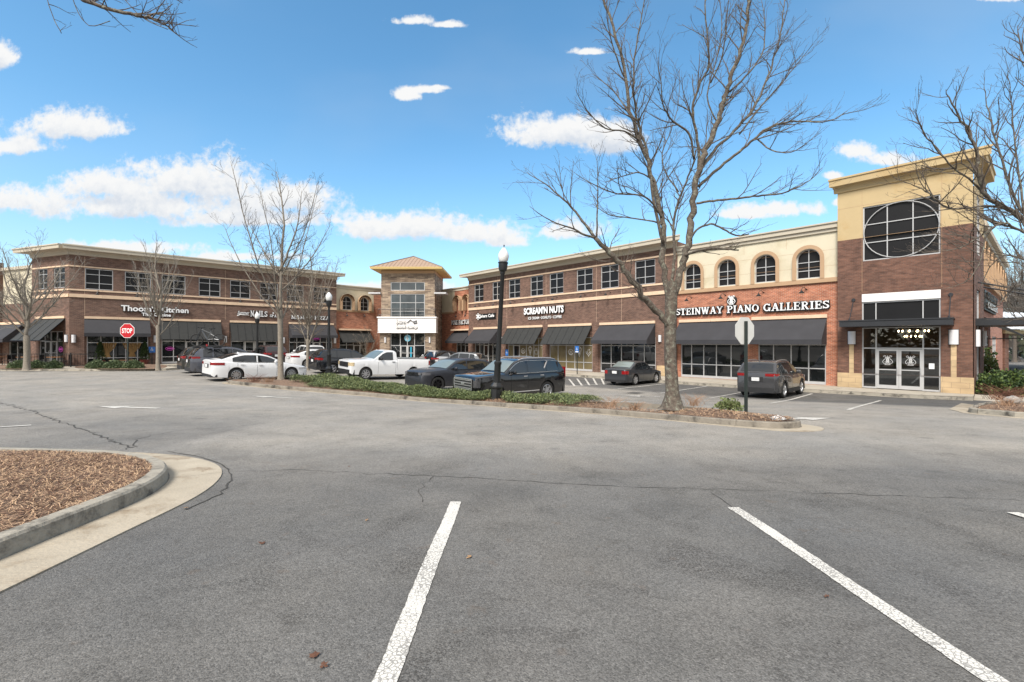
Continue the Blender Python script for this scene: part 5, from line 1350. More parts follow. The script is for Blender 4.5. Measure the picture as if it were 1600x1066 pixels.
# ------------------------------------------------------------------ bare trees
BARK = mat('grey_bark', (.095, .076, .060), .95, var=.55, vs=11, bump=1.0, bs=22, dirt=(.22, .225, .175), ds=9)
BARKD = mat('bare_branch_bark', (.115, .095, .078), .95, var=.3, vs=9, bump=.5, bs=30)
BARKP = mat('pale_smooth_bark', (.24, .21, .17), .9, var=.3, vs=6, bump=.5, bs=30, dirt=(.14, .12, .10), ds=6)
def bend(p, d, L, n, rr, wob, trop):
    pts = [p.copy()]; d = d.normalized()
    for i in range(n):
        d = (d+Vector((rr.gauss(0, wob), rr.gauss(0, wob), rr.gauss(0, wob)+trop))).normalized(); p = p+d*(L/n); pts.append(p.copy())
    return pts
def twigs(mb, pts, r0, r1, rr, lvl, cfg, L):
    """side branches along a path"""
    n = len(pts)-1; num = max(1, int(cfg['n'][lvl]*L/cfg['ref'][lvl])); sgn = rr.choice((-1, 1))
    for k in range(num):
        f = cfg['start'][lvl]+(1-cfg['start'][lvl])*(k+rr.uniform(.1, .9))/num; t = min(.999, f)*n; i = int(t)
        p = pts[i]+(pts[i+1]-pts[i])*(t-i); d = (pts[i+1]-pts[i]).normalized(); o = d.orthogonal().normalized(); sgn = -sgn
        ax = Matrix.Rotation(rr.uniform(0, 6.283), 3, d) @ o
        an = R(cfg['ang'][lvl])*rr.uniform(.65, 1.25); nd = (d*math.cos(an)+ax*math.sin(an)).normalized()
        if nd.z < -.25: nd.z *= -.3; nd.normalize()
        rb = r0+(r1-r0)*f; l = cfg['len'][lvl]*rr.uniform(.55, 1.15)*(1.15-.55*f)*min(1.2, .4+L/cfg['ref'][lvl]*.6)
        ra = min(rb*.62, cfg['rmax'][lvl]); re = max(cfg['rmin'], ra*.35)
        sg_ = (5, 4, 3, 2)[min(lvl, 3)]
        q_ = bend(p, nd, l, sg_, rr, cfg['wob'], cfg['trop'])
        mb.tube(q_, [ra+(re-ra)*j/sg_ for j in range(sg_+1)], 4 if lvl == 0 else 3, cap=False)
        if lvl+1 < cfg['lv']: twigs(mb, q_, ra, re, rr, lvl+1, cfg, l)
def catmull(P, sub=4):
    P = [Vector(p) for p in P]; out = []
    for i in range(len(P)-1):
        a, b, c, d = P[max(i-1, 0)], P[i], P[i+1], P[min(i+2, len(P)-1)]
        for k in range(sub):
            t = k/sub; out.append(.5*((2*b)+(c-a)*t+(2*a-5*b+4*c-d)*t*t+(3*b-a-3*c+d)*t**3))
    out.append(P[-1]); return out
CFG = dict(n=(9, 7, 6, 4), ref=(3.0, 1.6, .9, .5), start=(.12, .12, .1, .1), ang=(42, 40, 38, 35), len=(1.9, 1.0, .55, .3), rmax=(.05, .02, .009, .006), rmin=.0035, wob=.13, trop=.06, lv=3)
def bare_tree(name, label, base, trunk, limbs, cfg, seed, bark=None, group=None, bark2=None, kl=1.0):
    """trunk: [(point, radius)], limbs: [([(point)...], r0, r1)] in world coordinates"""
    rr = random.Random(seed); b = Vector(base); r = empty(name, b, 0, label, 'tree', group)
    tp = catmull([Vector(p)-b for p, _ in trunk], 4); tr = [t[1] for t in trunk]; rad = []
    for i in range(len(tp)):
        t = i/(len(tp)-1)*(len(tr)-1); k = min(int(t), len(tr)-2); rad.append(tr[k]+(tr[k+1]-tr[k])*(t-k))
    mb = MB(); n = 16; rr2 = random.Random(seed+1)
    o = 0
    for i, p in enumerate(tp):
        for j in range(n):
            a = 2*math.pi*j/n; fl = 1+(.55*math.exp(-i*.9))*(.5+.5*math.sin(a*5+seed))*.6+.05*math.sin(a*3+i*.7)+rr2.uniform(-.03, .03)
            mb.v.append((p.x+math.cos(a)*rad[i]*fl, p.y+math.sin(a)*rad[i]*fl, p.z))
    for i in range(len(tp)-1):
        for j in range(n): mb.f.append((i*n+j, i*n+(j+1) % n, (i+1)*n+(j+1) % n, (i+1)*n+j)); mb.m.append(0)
    mb.build('trunk', bark or BARK, r, 0)
    lm, cr = MB(), MB()
    for P, r0, r1 in limbs:
        q_ = catmull([Vector(p)-b for p in P], 4); m_ = len(q_)
        w_ = [Vector((rr.gauss(0, 1), rr.gauss(0, 1), rr.gauss(0, .5)))*min(.03, r0*.25) if 0 < i < m_-1 else Vector((0, 0, 0)) for i in range(m_)]
        q_ = [a+c for a, c in zip(q_, w_)]
        L = sum((a-c).length for a, c in zip(q_, q_[1:]))
        lm.tube(q_, [max(.004, kl*(r0*(1-i/(m_-1))**.8+r1*(i/(m_-1)))) for i in range(m_)], 8 if r0 > .05 else 5)
        twigs(cr, q_, r0, r1, rr, 0, cfg, L)
    lm.build('limbs', bark or BARK, r, 0) if lm.v else None
    cr.build('crown', bark2 or BARKD, r, 0)
    return r
# the big tree on the middle island, limbs surveyed from the photograph with depth added
TB = G(1050, 635, .15); TY = TB[1]
def L_(pts, dy0=0, dy1=0):
    n = len(pts)-1
    out = []
    for i, (px, py) in enumerate(pts):
        out.append(at(px, py, TY+dy0+(dy1-dy0)*i/n))
    return out
trunk = [(Vector((*TB, gz(*TB)+.08)), .36), (at(1050, 612, TY), .205), (at(1048, 560, TY), .178), (at(1047, 505, TY), .175), (at(1049, 470, TY), .185), (at(1050, 440, TY), .17)]
big = [
 (L_([(1047,512),(1036,496),(1014,474),(1000,458),(975,420),(952,396),(930,372)], 0, -.8), .12, .07),
 (L_([(930,372),(911,366),(892,356),(860,345),(827,322)], -.8, -1.6), .045, .006),
 (L_([(930,372),(905,338),(880,312),(852,288),(823,270)], -.8, -.2), .05, .006),
 (L_([(932,374),(934,330),(934,290),(933,244)], -.8, -1.0), .035, .005),
 (L_([(1046,470),(1036,420),(1036,375),(1034,335),(1021,284),(1008,245),(997,213),(981,158),(969,79),(946,8),(930,-40)], 0, .8), .115, .03),
 (L_([(1037,380),(1020,310),(1012,244),(1000,200),(993,177),(990,110),(1000,39),(1012,-30)], 0, -.8), .06, .01),
 (L_([(1048,450),(1053,400),(1052,355),(1060,312),(1076,276),(1090,230)], .2, 1.2), .06, .02),
 (L_([(1054,460),(1063,425),(1072,394),(1078,350),(1084,315),(1091,268),(1101,235),(1115,205),(1126,170),(1135,146),(1143,115),(1155,87),(1165,50),(1170,16),(1168,-40)], 0, .5), .135, .035),
 (L_([(1090,275),(1092,236),(1086,200),(1082,169),(1092,135),(1107,102),(1105,50),(1100,-30)], .3, -.8), .06, .015),
 (L_([(1091,270),(1115,236),(1139,213),(1160,190),(1178,169),(1196,128),(1210,91),(1220,50),(1226,0)], .3, 1.5), .06, .015),
 (L_([(1091,292),(1125,262),(1154,238),(1178,218),(1198,201),(1225,192),(1253,190),(1295,190),(1324,173)], .2, -1.2), .055, .008),
 (L_([(1088,318),(1115,314),(1143,311),(1170,308),(1198,305),(1222,302),(1241,295),(1265,282),(1285,262)], 0, -1.6), .045, .008),
 (L_([(1076,380),(1088,360),(1110,350),(1130,358),(1150,368),(1170,366)], 0, -.9), .04, .02),
 (L_([(1070,400),(1090,392),(1120,388),(1154,391)], 0, -1.3), .05, .028),
 (L_([(1085,250),(1076,210),(1052,189),(1038,170),(1032,130),(1028,90)], .2, -1.0), .045, .008),
 (L_([(1034,340),(1020,318),(1000,305),(965,303),(930,290),(900,272)], 0, -1.4), .04, .007),
 (L_([(1034,350),(1015,345),(980,340),(950,335),(925,318)], 0, 1.2), .035, .007),
 (L_([(1022,284),(1000,270),(975,275),(945,285)], 0, -1), .03, .008),
 (L_([(1000,220),(975,205),(945,200),(915,170),(900,140)], .2, -1.2), .035, .006),
 (L_([(990,190),(965,150),(945,130),(925,115)], .3, 1.2), .03, .006),
 (L_([(975,120),(960,80),(950,40),(948,0)], .5, -.5), .03, .008),
 (L_([(1136,146),(1165,120),(1190,85),(1195,40),(1190,0)], .4, 1.6), .04, .008),
 (L_([(1155,210),(1190,165),(1222,130),(1245,100),(1270,70)], .7, 0), .035, .006),
 (L_([(1180,215),(1205,235),(1235,238),(1262,225)], -.2, -1.5), .03, .006),
 (L_([(1110,130),(1128,90),(1135,40),(1140,-20)], 0, -.9), .03, .01),
 (L_([(1120,190),(1105,150),(1120,90),(1128,40),(1122,-20)], .5, 1.5), .03, .01),
 (L_([(1060,300),(1040,270),(1035,240),(1048,205),(1060,160),(1062,110)], .5, 1.6), .03, .006),
]
bare_tree('bare_tree', 'tall bare tree with lichen on its trunk, on the tip of the long middle island', (TB[0], TB[1], gz(*TB)+.05), trunk, big,
          dict(CFG, n=(10, 7, 5, 3), len=(1.25, .72, .42, .25), start=(.28, .15, .12, .1), rmax=(.022, .010, .006, .005), ang=(34, 34, 34, 30), trop=.05, rmin=.0033), 11, kl=.86)

def auto_tree(name, label, px, py, base_w, top_py, Y, spread, seed, fork_py, nlimb, cfg, bark=None, bark2=None, group=None, lean=0, up=.15, steep=.55):
    rr = random.Random(seed); x = (px-800)/700*Y; zb = gz(x, Y)+up-.05; zt = CZ+(535-top_py)/700*Y; zf = CZ+(535-fork_py)/700*Y
    H = zt-zb; b = Vector((x, Y, zb)); f = Vector((x+lean, Y, zf))
    trunk = [(b, base_w*1.25), (b*.85+f*.15, base_w), (b*.5+f*.5, base_w*.92), (f, base_w*.9), (f+Vector((0,0,.25)), base_w*.75)]
    limbs = []
    limbs.append(([f, f+Vector((rr.gauss(0,.1), 0, (zt-zf)*.35)), f+Vector((rr.gauss(0,.2), rr.gauss(0,.2), (zt-zf)*.7)), Vector((x+rr.gauss(0,.3), Y, zt))], base_w*.6, .010))
    for k in range(nlimb):
        a = 2*math.pi*(k+rr.uniform(-.3, .3))/nlimb; s0 = rr.uniform(-.1, .35)*(zt-zf); st = f+Vector((0, 0, max(s0, -.15*(zt-zf)))); hh = (zt-st.z)*rr.uniform(.6, .95); sp = spread*rr.uniform(.65, 1.1)
        d = Vector((math.cos(a), math.sin(a), 0))
        limbs.append(([st, st+d*sp*.35+Vector((0,0,hh*.28*steep/.55)), st+d*sp*.7+Vector((0,0,hh*.6)), st+d*sp+Vector((rr.gauss(0,.2),0,hh))], base_w*rr.uniform(.28, .42), .007))
    return bare_tree(name, label, b, trunk, limbs, cfg, seed, bark, group, bark2)
C2 = dict(CFG, n=(9, 6, 4, 3), len=(1.6, .9, .5, .3), rmax=(.03, .013, .008, .006), rmin=.005)
PB = BARKP
auto_tree('bare_tree', 'mid height bare tree with a pale mottled trunk in front of the nail salon sign', 439, 592, .145, 268, 24.0, 2.6, 21, 492, 9, dict(C2, n=(8,7,5,3), len=(1.2,.7,.42,.3), rmax=(.02,.01,.007,.006), rmin=.005), BARKP, BARKD, lean=-.05, steep=.5)
auto_tree('bare_tree', 'small bare tree right of the nail salon sign, standing behind the white sedan', 481, 570, .13, 392, 33.0, 2.3, 22, 535, 11, dict(C2, n=(10,8,4,3), len=(1.1,.7,.4,.3), rmax=(.02,.011,.008,.006), rmin=.0075, lv=3), BARKP, mat('tan_twigs', (.19,.155,.12), .9, var=.2), up=0)
auto_tree('bare_tree', 'pale upright bare tree between the stop sign and the parked cars', 247, 575, .125, 378, 29.5, 1.7, 23, 514, 11, dict(C2, n=(9,7,4,3), len=(1.1,.7,.4,.3), rmax=(.018,.010,.008,.006), rmin=.0065, ang=(26,28,30,30)), BARKP, mat('grey_twigs', (.24,.215,.18), .9, var=.2), steep=.4)
auto_tree('bare_tree', 'pale multi stem bare tree at the far left before the brick wing', 42, 574, .18, 385, 29.6, 2.4, 24, 530, 10, dict(C2, n=(8,7,4,3), len=(1.4,.9,.5,.3), rmax=(.022,.012,.008,.006), rmin=.0068), BARKP, mat('grey_twigs', (.24,.215,.18), .9, var=.2), steep=.5)
auto_tree('bare_tree', 'tiny bare ornamental tree by the awning of the left red brick link', 573, 575, .06, 512, 46.0, 1.4, 25, 562, 6, dict(C2, len=(.8,.5,.3,.2), rmin=.012, lv=2), None, mat('tan_twigs', (.19,.155,.12), .9, var=.2), up=.1)
# tree outside the right edge whose limbs reach in
RY = 13.0
def L2(pts, dy0=0, dy1=0):
    n = len(pts)-1; return [at(px, py, RY+dy0+(dy1-dy0)*i/n) for i, (px, py) in enumerate(pts)]
rb_ = Vector(((1730-800)/700*RY, RY, gz((1730-800)/700*RY, RY)+.1))
right = [
 (L2([(1728,430),(1680,385),(1640,362),(1600,343),(1570,324),(1541,306),(1528,275),(1526,236),(1515,205),(1495,170),(1478,140)], 0, -.4), .14, .012),
 (L2([(1541,306),(1520,285),(1490,262),(1460,232),(1440,200),(1430,170)], 0, -1), .05, .006),
 (L2([(1570,324),(1537,322),(1505,326),(1479,324),(1460,310),(1442,296),(1415,285),(1395,278)], 0, -1.2), .05, .006),
 (L2([(1700,400),(1640,345),(1600,332),(1580,300),(1565,250),(1553,212),(1545,175),(1537,137)], 0, 1.0), .08, .01),
 (L2([(1600,332),(1595,280),(1585,220),(1580,160),(1575,110)], .2, .8), .05, .008),
 (L2([(1720,440),(1650,380),(1600,364),(1575,350),(1556,352),(1530,370),(1505,385),(1480,392),(1440,395)], 0, -1), .06, .006),
 (L2([(1556,352),(1540,372),(1532,405),(1520,430),(1500,445),(1470,452)], -.3, -1), .035, .006),
 (L2([(1725,450),(1660,420),(1600,405),(1570,400),(1545,420),(1530,455)], 0, .8), .05, .008),
 (L2([(1725,470),(1660,450),(1610,440),(1580,455),(1555,480),(1535,470)], 0, -.6), .045, .006),
 (L2([(1725,480),(1660,470),(1610,500),(1580,490),(1570,460)], 0, .5), .04, .006),
 (L2([(1528,275),(1500,255),(1470,268),(1440,262),(1410,245)], 0, .8), .03, .005),
 (L2([(1735,400),(1700,300),(1660,220),(1625,150),(1600,90),(1590,40)], 0, 0), .09, .01),
 (L2([(1735,420),(1760,300),(1790,200),(1800,80)], 0, .6), .1, .02),
 (L2([(1735,420),(1800,340),(1880,260),(1940,180)], 0, -.6), .1, .02),
]
bare_tree('bare_tree', 'bare tree beyond the right edge whose branches reach across the corner tower', rb_, [(rb_, .3), (at(1730, 560, RY), .24), (at(1729, 480, RY), .22), (at(1732, 420, RY), .18)], right,
          dict(CFG, n=(11, 8, 5, 3), len=(1.1, .7, .42, .25), start=(.2, .12, .1, .1), rmax=(.02, .009, .006, .005), ang=(36, 36, 36, 30), rmin=.003), 33, kl=.62)
# tree on the near island, only its hanging twigs are seen
NY = 5.4
nb = Vector((-9.8, 4.2, gz(-9.8, 4.2)+.2))
P0 = at(-340, -160, 5.2)
nt_l = [([Vector((-9.8, 4.2, 4.2)), P0, at(40, -60, 5.0), at(110, -15, 4.9), at(160, 12, 4.85), at(215, 25, 4.8), at(250, 35, 4.8), at(282, 58, 4.8)], .08, .003),
        ([at(40, -60, 5.0), at(70, -10, 5.0), at(82, 25, 5.0), at(96, 52, 5.0)], .012, .003), ([at(150, -45, 5.0), at(195, 0, 4.9), at(225, 30, 4.9), at(262, 46, 4.9)], .012, .003),
        ([at(40, -60, 5.0), at(150, -45, 5.0), at(230, -25, 4.9), at(285, 5, 4.9)], .03, .003), ([at(110,-15,4.9), at(120,15,4.9), at(140,40,4.9), at(172,33,4.9)], .008, .002),
        ([Vector((-9.8, 4.2, 4.0)), (-10.5, 5.5, 6), (-11, 6.5, 8.5)], .09, .01), ([Vector((-9.8, 4.2, 4.3)), (-11, 3, 6.5), (-12, 2, 9)], .09, .01), ([Vector((-9.8, 4.2, 4.3)), (-9.5, 3, 7), (-9, 2.5, 10)], .09, .01)]
bare_tree('bare_tree', 'tree left of the frame whose thin twigs hang in at the top left', nb, [(nb, .25), (Vector((-9.8, 4.2, 1.5)), .18), (Vector((-9.8, 4.2, 3)), .16), (Vector((-9.8, 4.2, 4.3)), .13)], nt_l,
          dict(CFG, n=(11, 6, 5, 3), ref=(3.0, .8, .4, .3), len=(.42, .22, .13, .1), start=(.42, .12, .1, .1), rmax=(.006, .003, .0025, .002), rmin=.0016, trop=.0, lv=3, ang=(45, 45, 40, 30)), 44, kl=.45)
# far trees to the right behind the side wing
for k, (px, Y, tp, lb) in enumerate([(1585, 58, 392, 'distant bare tree just right of the side wing roof'), (1606, 66, 380, 'distant bare tree cut by the right edge of the frame'), (1572, 84, 440, 'faint bare tree far behind the side wing')]):
    auto_tree('distant_tree', lb, px, 560, .22, tp, Y, 4.0, 70+k, 520, 8, dict(C2, ref=(4.5,2.4,1.4,.5), len=(2.6,1.5,.9,.5), rmax=(.06,.04,.03,.02), rmin=.02, lv=3), BARKD, mat('far_grey_twigs', (.20,.18,.16), .9, var=.2), group='bare trees beyond the side street')
# distant woodland around the site (seen in the glass and past the side wing)
rr = random.Random(77); mb = MB()
for k in range(5600):
    a = rr.uniform(0, 2*math.pi); rad = rr.uniform(90, 120)
    x, y = rad*math.cos(a), rad*math.sin(a)
    if y > 30 and abs(x) < 60: continue
    g_ = gz(0, 60) if y > 0 else .3; hh = (8+2.5*math.sin(a*9)+1.5*math.sin(a*31)); c = Vector((x, y, g_-.5+hh*rr.random()**1.15)); s = rr.uniform(.8, 1.9)
    for _ in range(5):
        d = Vector((rr.gauss(0,1), rr.gauss(0,1), rr.gauss(0,1))).normalized()*s; o_ = d.orthogonal().normalized()*s*.5; cc_ = c+Vector((rr.gauss(0,1.5), rr.gauss(0,1.5), rr.gauss(0,1.2))); mb.mi = rr.randrange(3); mb.q(cc_, cc_+d*.5-o_, cc_+d, cc_+d*.5+o_)
tag(mb.build('distant_woodland', [LEAF('far_brown', (.11,.09,.07)), LEAF('far_olive', (.07,.075,.04)), LEAF('far_pine', (.035,.055,.025))]), 'hazy brown and green woodland beyond the streets', 'woodland', kind='stuff')
# open pavilion roof behind the side wing
pv = empty('pavilion', (45.5, 42, gz(45, 42)), R(20), 'low pavilion with a pale ribbed roof seen past the side wing', 'pavilion')
m_ = MB(); m_.box(-6, 14, -3, 5, 3.4, 3.7); m_.build('beam', mat('tan_beam', srgb(190,176,140), .8), pv)
m_ = MB(); m_.q((-6.5,-3.5,3.75),(14.5,-3.5,3.75),(14.5,1,5.6),(-6.5,1,5.6)); m_.q((-6.5,5.5,3.75),(-6.5,1,5.6),(14.5,1,5.6),(14.5,5.5,3.75))
for k in range(22): m_.tube([(-6.5+k, -3.5, 3.8), (-6.5+k, 1, 5.65)], .05, 4)
m_.build('roof', mat('pale_ribbed_roof', srgb(205,210,215), .5, var=.05), pv)
for k in range(5):
    m_ = MB(); m_.box(-5.6+4.6*k, -5.0+4.6*k, -2.8, -2.2, 0, 3.4); m_.build('column', TWR, pv)
# ------------------------------------------------------------------ vehicles
RUB = mat('tyre_rubber', (.018, .018, .018), .85, var=.2, vs=8)
ALLOY = mat('alloy_wheel', (.55, .56, .58), .3, metal=.8, var=.05)
BLKRIM = mat('black_wheel', (.012, .012, .013), .35, metal=.3, var=.1)
CHROME = mat('chrome', (.80, .80, .81), .28, metal=.85, var=0)
PLAST = mat('black_plastic', (.018, .018, .019), .7, var=.15, vs=6)
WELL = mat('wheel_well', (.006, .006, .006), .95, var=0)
CARGL = mat('car_glass', (.012, .014, .016), .02, var=0, spec=1.0)
SHIELD = mat('windscreen_glass', (.16, .19, .185), .03, var=0, spec=1.0)  # paler greenish base stands in for reflections on the glass
TAIL = mat('tail_light_red', (.26, .010, .012), .15, var=0, coat=.5)
TAILC = mat('clear_light', (.55, .52, .52), .12, var=0, coat=.5)
HEAD = mat('headlamp_glass', (.50, .50, .50), .12, var=.25, vs=14, coat=.6)
HEADY = mat('headlamp_amber', (.60, .48, .30), .2, var=.25, vs=14, coat=.6)
PLATE = mat('number_plate', srgb(215, 215, 215), .5, var=.05, vs=30)
SEAM = mat('panel_gap', (.008, .008, .008), .8, var=0)
def paint(name, c, rough=.28, metal=.3, coat=.9): return mat(name, c, rough, metal=metal, var=.03, vs=1.0, coat=coat)

def lin(x, P):
    if x <= P[0][0]: return P[0][1]
    for (a, b), (c, d) in zip(P, P[1:]):
        if x <= c: return b+(d-b)*(x-a)/max(1e-9, c-a)
    return P[-1][1]
def cub(x, P): return interp(x, [p[0] for p in P], [p[1] for p in P])

def make_car(name, label, cat, S, col, pos, head, group=None):
    """S: measured side profile of the vehicle, x runs from nose (0) to tail (L)"""
    L, Wd, wb, fo, R_, clr = S['L'], S['W'], S['wb'], S['fo'], S['R'], S.get('clr', .2)
    cx = fo+wb/2; hwid = Wd/2
    hx, hy = math.cos(R(head)), math.sin(R(head))
    zs_ = {}
    def gpt(a, b): X = pos[0]+hx*a-hy*b; Y = pos[1]+hy*a+hx*b; return gz(X, Y)
    zf, zr_, zl, zrr = [(gpt(*p)+gpt(*q))/2 for p, q in (((wb/2,.7),(wb/2,-.7)), ((-wb/2,.7),(-wb/2,-.7)), ((wb/2,.7),(-wb/2,.7)), ((wb/2,-.7),(-wb/2,-.7)))]
    root = empty(name, (pos[0], pos[1], (zf+zr_)/2+.015), 0, label, cat, group)
    root.rotation_euler = (math.atan2(zl-zrr, 1.4), -math.atan2(zf-zr_, wb), R(head)); root.rotation_mode = 'XYZ'
    T = lambda x, y, z: (cx-x, y, z)              # local +X forward, y left
    HW = lambda x: hwid*cub(x, S['plan'])
    TOP = lambda x: cub(x, S['top']) if not S.get('lintop') else lin(x, S['top'])
    xw = (fo, fo+wb); Ra = R_+.055
    def ZB(x):
        z = lin(x, [(0, clr+.10), (.12, clr+.02), (.5, clr), (L-.5, clr), (L-.12, clr+.04), (L, clr+.12)])
        for w0 in xw:
            if abs(x-w0) < Ra: z = max(z, R_*.98+math.sqrt(Ra*Ra-(x-w0)**2))
        return z
    xs = set(np.linspace(0, L, 44)); xs |= {.03, .08, L-.03, L-.08}
    for w0 in xw:
        for k in range(-12, 13): xs.add(w0+Ra*math.sin(math.pi/2*k/12))
        xs |= {w0-Ra-.004, w0+Ra+.004}
    for a, b in list(S['top']): xs.add(a)
    xs = sorted(x for x in xs if 0 <= x <= L)
    def sec(x):
        w_, zt, zb = HW(x), TOP(x), ZB(x); zt = max(zt, zb+.06)
        sh = S.get('sh', .10); za = max(zb+.02, clr+.16)
        zm = max(zb+.03, S.get('zm', .62)); zm = min(zm, zt-.05); za = min(za, zm-.005) if zm-.005 > zb else zb+.01
        return [(w_*.90, zb), (w_*.965, zb+.008), (w_*.985, za), (w_, zm), (w_*.985, max(zm+.01, zt-sh)), (w_*.955, zt-sh*.35), (w_*.89, zt-.008), (w_*.80, zt+.006), (w_*.4, zt+.022), (0, zt+.028)]
    mb = MB(); rows = []
    for x in xs:
        s_ = sec(x); ring = [T(x, y, z) for y, z in s_]+[T(x, -y, z) for y, z in s_[-2::-1]]; rows.append(len(mb.v)); mb.v += ring
    m = 19
    for a, b in zip(rows, rows[1:]):
        for j in range(m-1): mb.f.append((a+j, a+j+1, b+j+1, b+j)); mb.m.append(0)
    for a, fl in ((rows[0], 1), (rows[-1], 0)):
        f = tuple(a+j for j in range(m)); mb.f.append(f[::-1] if fl else f); mb.m.append(0)
    body = mb.build('body', col, root, 32, weld=True)
    # greenhouse
    belt = S['belt']; gh = S['roof']; H = max(z for _, z in gh); x0, x1 = gh[0][0], gh[-1][0]
    tum = S.get('tum', .76)
    RZ = lambda x: cub(x, gh) if not S.get('linroof') else lin(x, gh)
    BZ = lambda x: lin(x, belt)
    def side(x, z):
        b = BZ(x); f = min(1, max(0, (z-b)/(H-b))); return HW(min(max(x, .5), L-.45))*(.915-(.915-tum)*(f**1.15))
    mb = MB(); gxs = sorted(set(list(np.linspace(x0, x1, 40))+[a for a, _ in gh])); rows = []
    for x in gxs:
        z = max(RZ(x), BZ(x)+.002); b = BZ(x)-.03; ze = max(b+.01, z-.035*min(1, (z-b)*3)); ye = side(x, ze)
        s_ = [(side(x, b), b)]+[(side(x, b+(ze-b)*f), b+(ze-b)*f) for f in (.35, .7, 1)]+[(ye*.955, z-.008), (ye*.82, z+.006), (ye*.42, z+.022), (0, z+.028)]
        rows.append(len(mb.v)); mb.v += [T(x, y, zz) for y, zz in s_]+[T(x, -y, zz) for y, zz in s_[-2::-1]]
    m = 15
    for a, b in zip(rows, rows[1:]):
        for j in range(m-1): mb.f.append((a+j, a+j+1, b+j+1, b+j)); mb.m.append(0)
    for a, fl in ((rows[0], 1), (rows[-1], 0)):
        f = tuple(a+j for j in range(m)); mb.f.append(f[::-1] if fl else f); mb.m.append(0)
    mb.build('roof', S.get('roofm', col), root, 40, weld=True)
    def top_patch(xa, xb, name, m_, ins=.90):
        g = MB(); xa, xb = sorted((xa, xb))
        def fn(u, v):
            x = xa+(xb-xa)*u; z = RZ(x); w_ = (v*2-1); dz = (RZ(x+.01)-RZ(x-.01))/.02; nl = math.hypot(dz, 1); off_ = .018
            ye = side(x, z-.03)*.955*ins; zz = z-.008+.036*(1-abs(w_*ins)**2.2)
            return T(x-dz/nl*off_, w_*ye, zz+off_/nl)
        g.grid(fn, 14, 10); return g.build(name, m_, root, 0)
    wsx = S['ws']; top_patch(wsx[0], wsx[1], 'windscreen', SHIELD, .93)
    if S.get('rg'): top_patch(S['rg'][0], S['rg'][1], 'rear_window', S.get('rgm', CARGL), .88)
    for sd in (1, -1):
        for k, (xa, xb) in enumerate(S['win']):
            g = MB(); cols = 16
            def fn(u, v):
                x = xa+(xb-xa)*u; zt = min(RZ(x)-.085, H-.10); zb = BZ(x)+.035; zt = max(zt, zb+.001); z = zb+(zt-zb)*v
                return T(x, sd*(side(x, z)+.006), z)
            g.grid(fn, cols, 5); g.build('side_window', CARGL, root, 0)
        # window trim line and side details
        g = MB(); xa, xb = S['win'][0][0], S['win'][-1][1]
        g.tube([T(xa+(xb-xa)*t/12, sd*(side(xa+(xb-xa)*t/12, BZ(xa+(xb-xa)*t/12)+.02)+.008), BZ(xa+(xb-xa)*t/12)+.022) for t in range(13)], .010, 4)
        if S.get('chrome'): g.tube([T(x_, sd*(side(x_, min(RZ(x_)-.075, H-.085))+.008), min(RZ(x_)-.075, H-.085)) for x_ in np.linspace(xa, xb, 16)], .010, 4)
        g.build('window_trim', CHROME if S.get('chrome') else PLAST, root)
    mid = S.get('zm', .62)
    def bs(x, z):
        s_ = sec(x)
        for (ya, za), (yb, zb2) in zip(s_, s_[1:]):
            if za <= z <= zb2: return ya+(yb-ya)*(z-za)/max(1e-6, zb2-za)
        return s_[3][0]
    g = MB()
    for sd in (1, -1):
        for x in S['seams']:
            zt = BZ(x)+.0 if x0 < x < x1 else TOP(x)-.05
            pts = [(x, sd*(bs(x, z)+.003), z) for z in np.linspace(ZB(x)+.06, min(zt, TOP(x)-.03), 9)]
            for p, q in zip(pts, pts[1:]): g.q(T(p[0]-.006, p[1], p[2]), T(p[0]+.006, p[1], p[2]), T(q[0]+.006, q[1], q[2]), T(q[0]-.006, q[1], q[2]))
    g.build('door_gap', SEAM, root)
    for sd in (1, -1):
        for x in S['handles']:
            z = S.get('hz', BZ(x)-.11); g = MB(); g.obox(T(x, sd*(bs(x, z)+.022), z), (1,0,0), (0,1,0), (0,0,1), .10, .012, .018); g.build('door_handle', S.get('handm', col), root, 30)
        mx = S['mirror']; z = BZ(mx)+.09; g = MB()
        g.lathe([(0, -.10), (.07, -.095), (.10, -.04), (.10, .05), (.07, .09), (0, .10)], 8, (0, 0, 0)); y = sd*(HW(mx)*.93+.12)
        V_ = [(v[1]*.75, v[2]*1.05, v[0]*.85) for v in g.v]; g.v = [(cx-mx+a, y+b, z+c_) for a, b, c_ in V_]
        g.tube([T(mx, sd*side(mx, z-.05), z-.07), T(mx, y, z-.03)], .025, 5); g.build('mirror', S.get('mirm', col), root, 40)
    # lower trim that wraps nose, sills and tail
    def wrap(xa, xb, za, zb_, off_=.012, ends=True, n=14):
        P = []
        for i in range(n+1):
            x = xa+(xb-xa)*i/n; P.append((x, HW(x)))
        return P
    def belt_strip(name, m_, xa, xb, za, zb_, off_=.014, cap=None, par=None):
        """band hugging the flank between two stations; cap adds the nose/tail face"""
        for sd in (1, -1):
            g = MB(); P = [(x, bs(x, (za+zb_)/2)+off_) for x in np.linspace(xa, xb, 12)]
            if cap == 'front': P = [(-off_, S['capw'][0]*HW(0)), (-off_, bs(0, (za+zb_)/2)*.985)]+P
            if cap == 'rear': P = P+[(L+off_, bs(L, (za+zb_)/2)*.985), (L+off_, S['capw'][1]*HW(L))]
            for (a, b), (c_, d_) in zip(P, P[1:]): g.q(T(a, sd*b, za), T(c_, sd*d_, za), T(c_, sd*d_, zb_), T(a, sd*b, zb_))
            for zz in (za, zb_):
                for (a, b), (c_, d_) in zip(P, P[1:]): g.q(T(a, sd*b, zz), T(c_, sd*d_, zz), T(c_, sd*(d_-.03), zz), T(a, sd*(b-.03), zz))
            g.build(name, m_, root, 30)
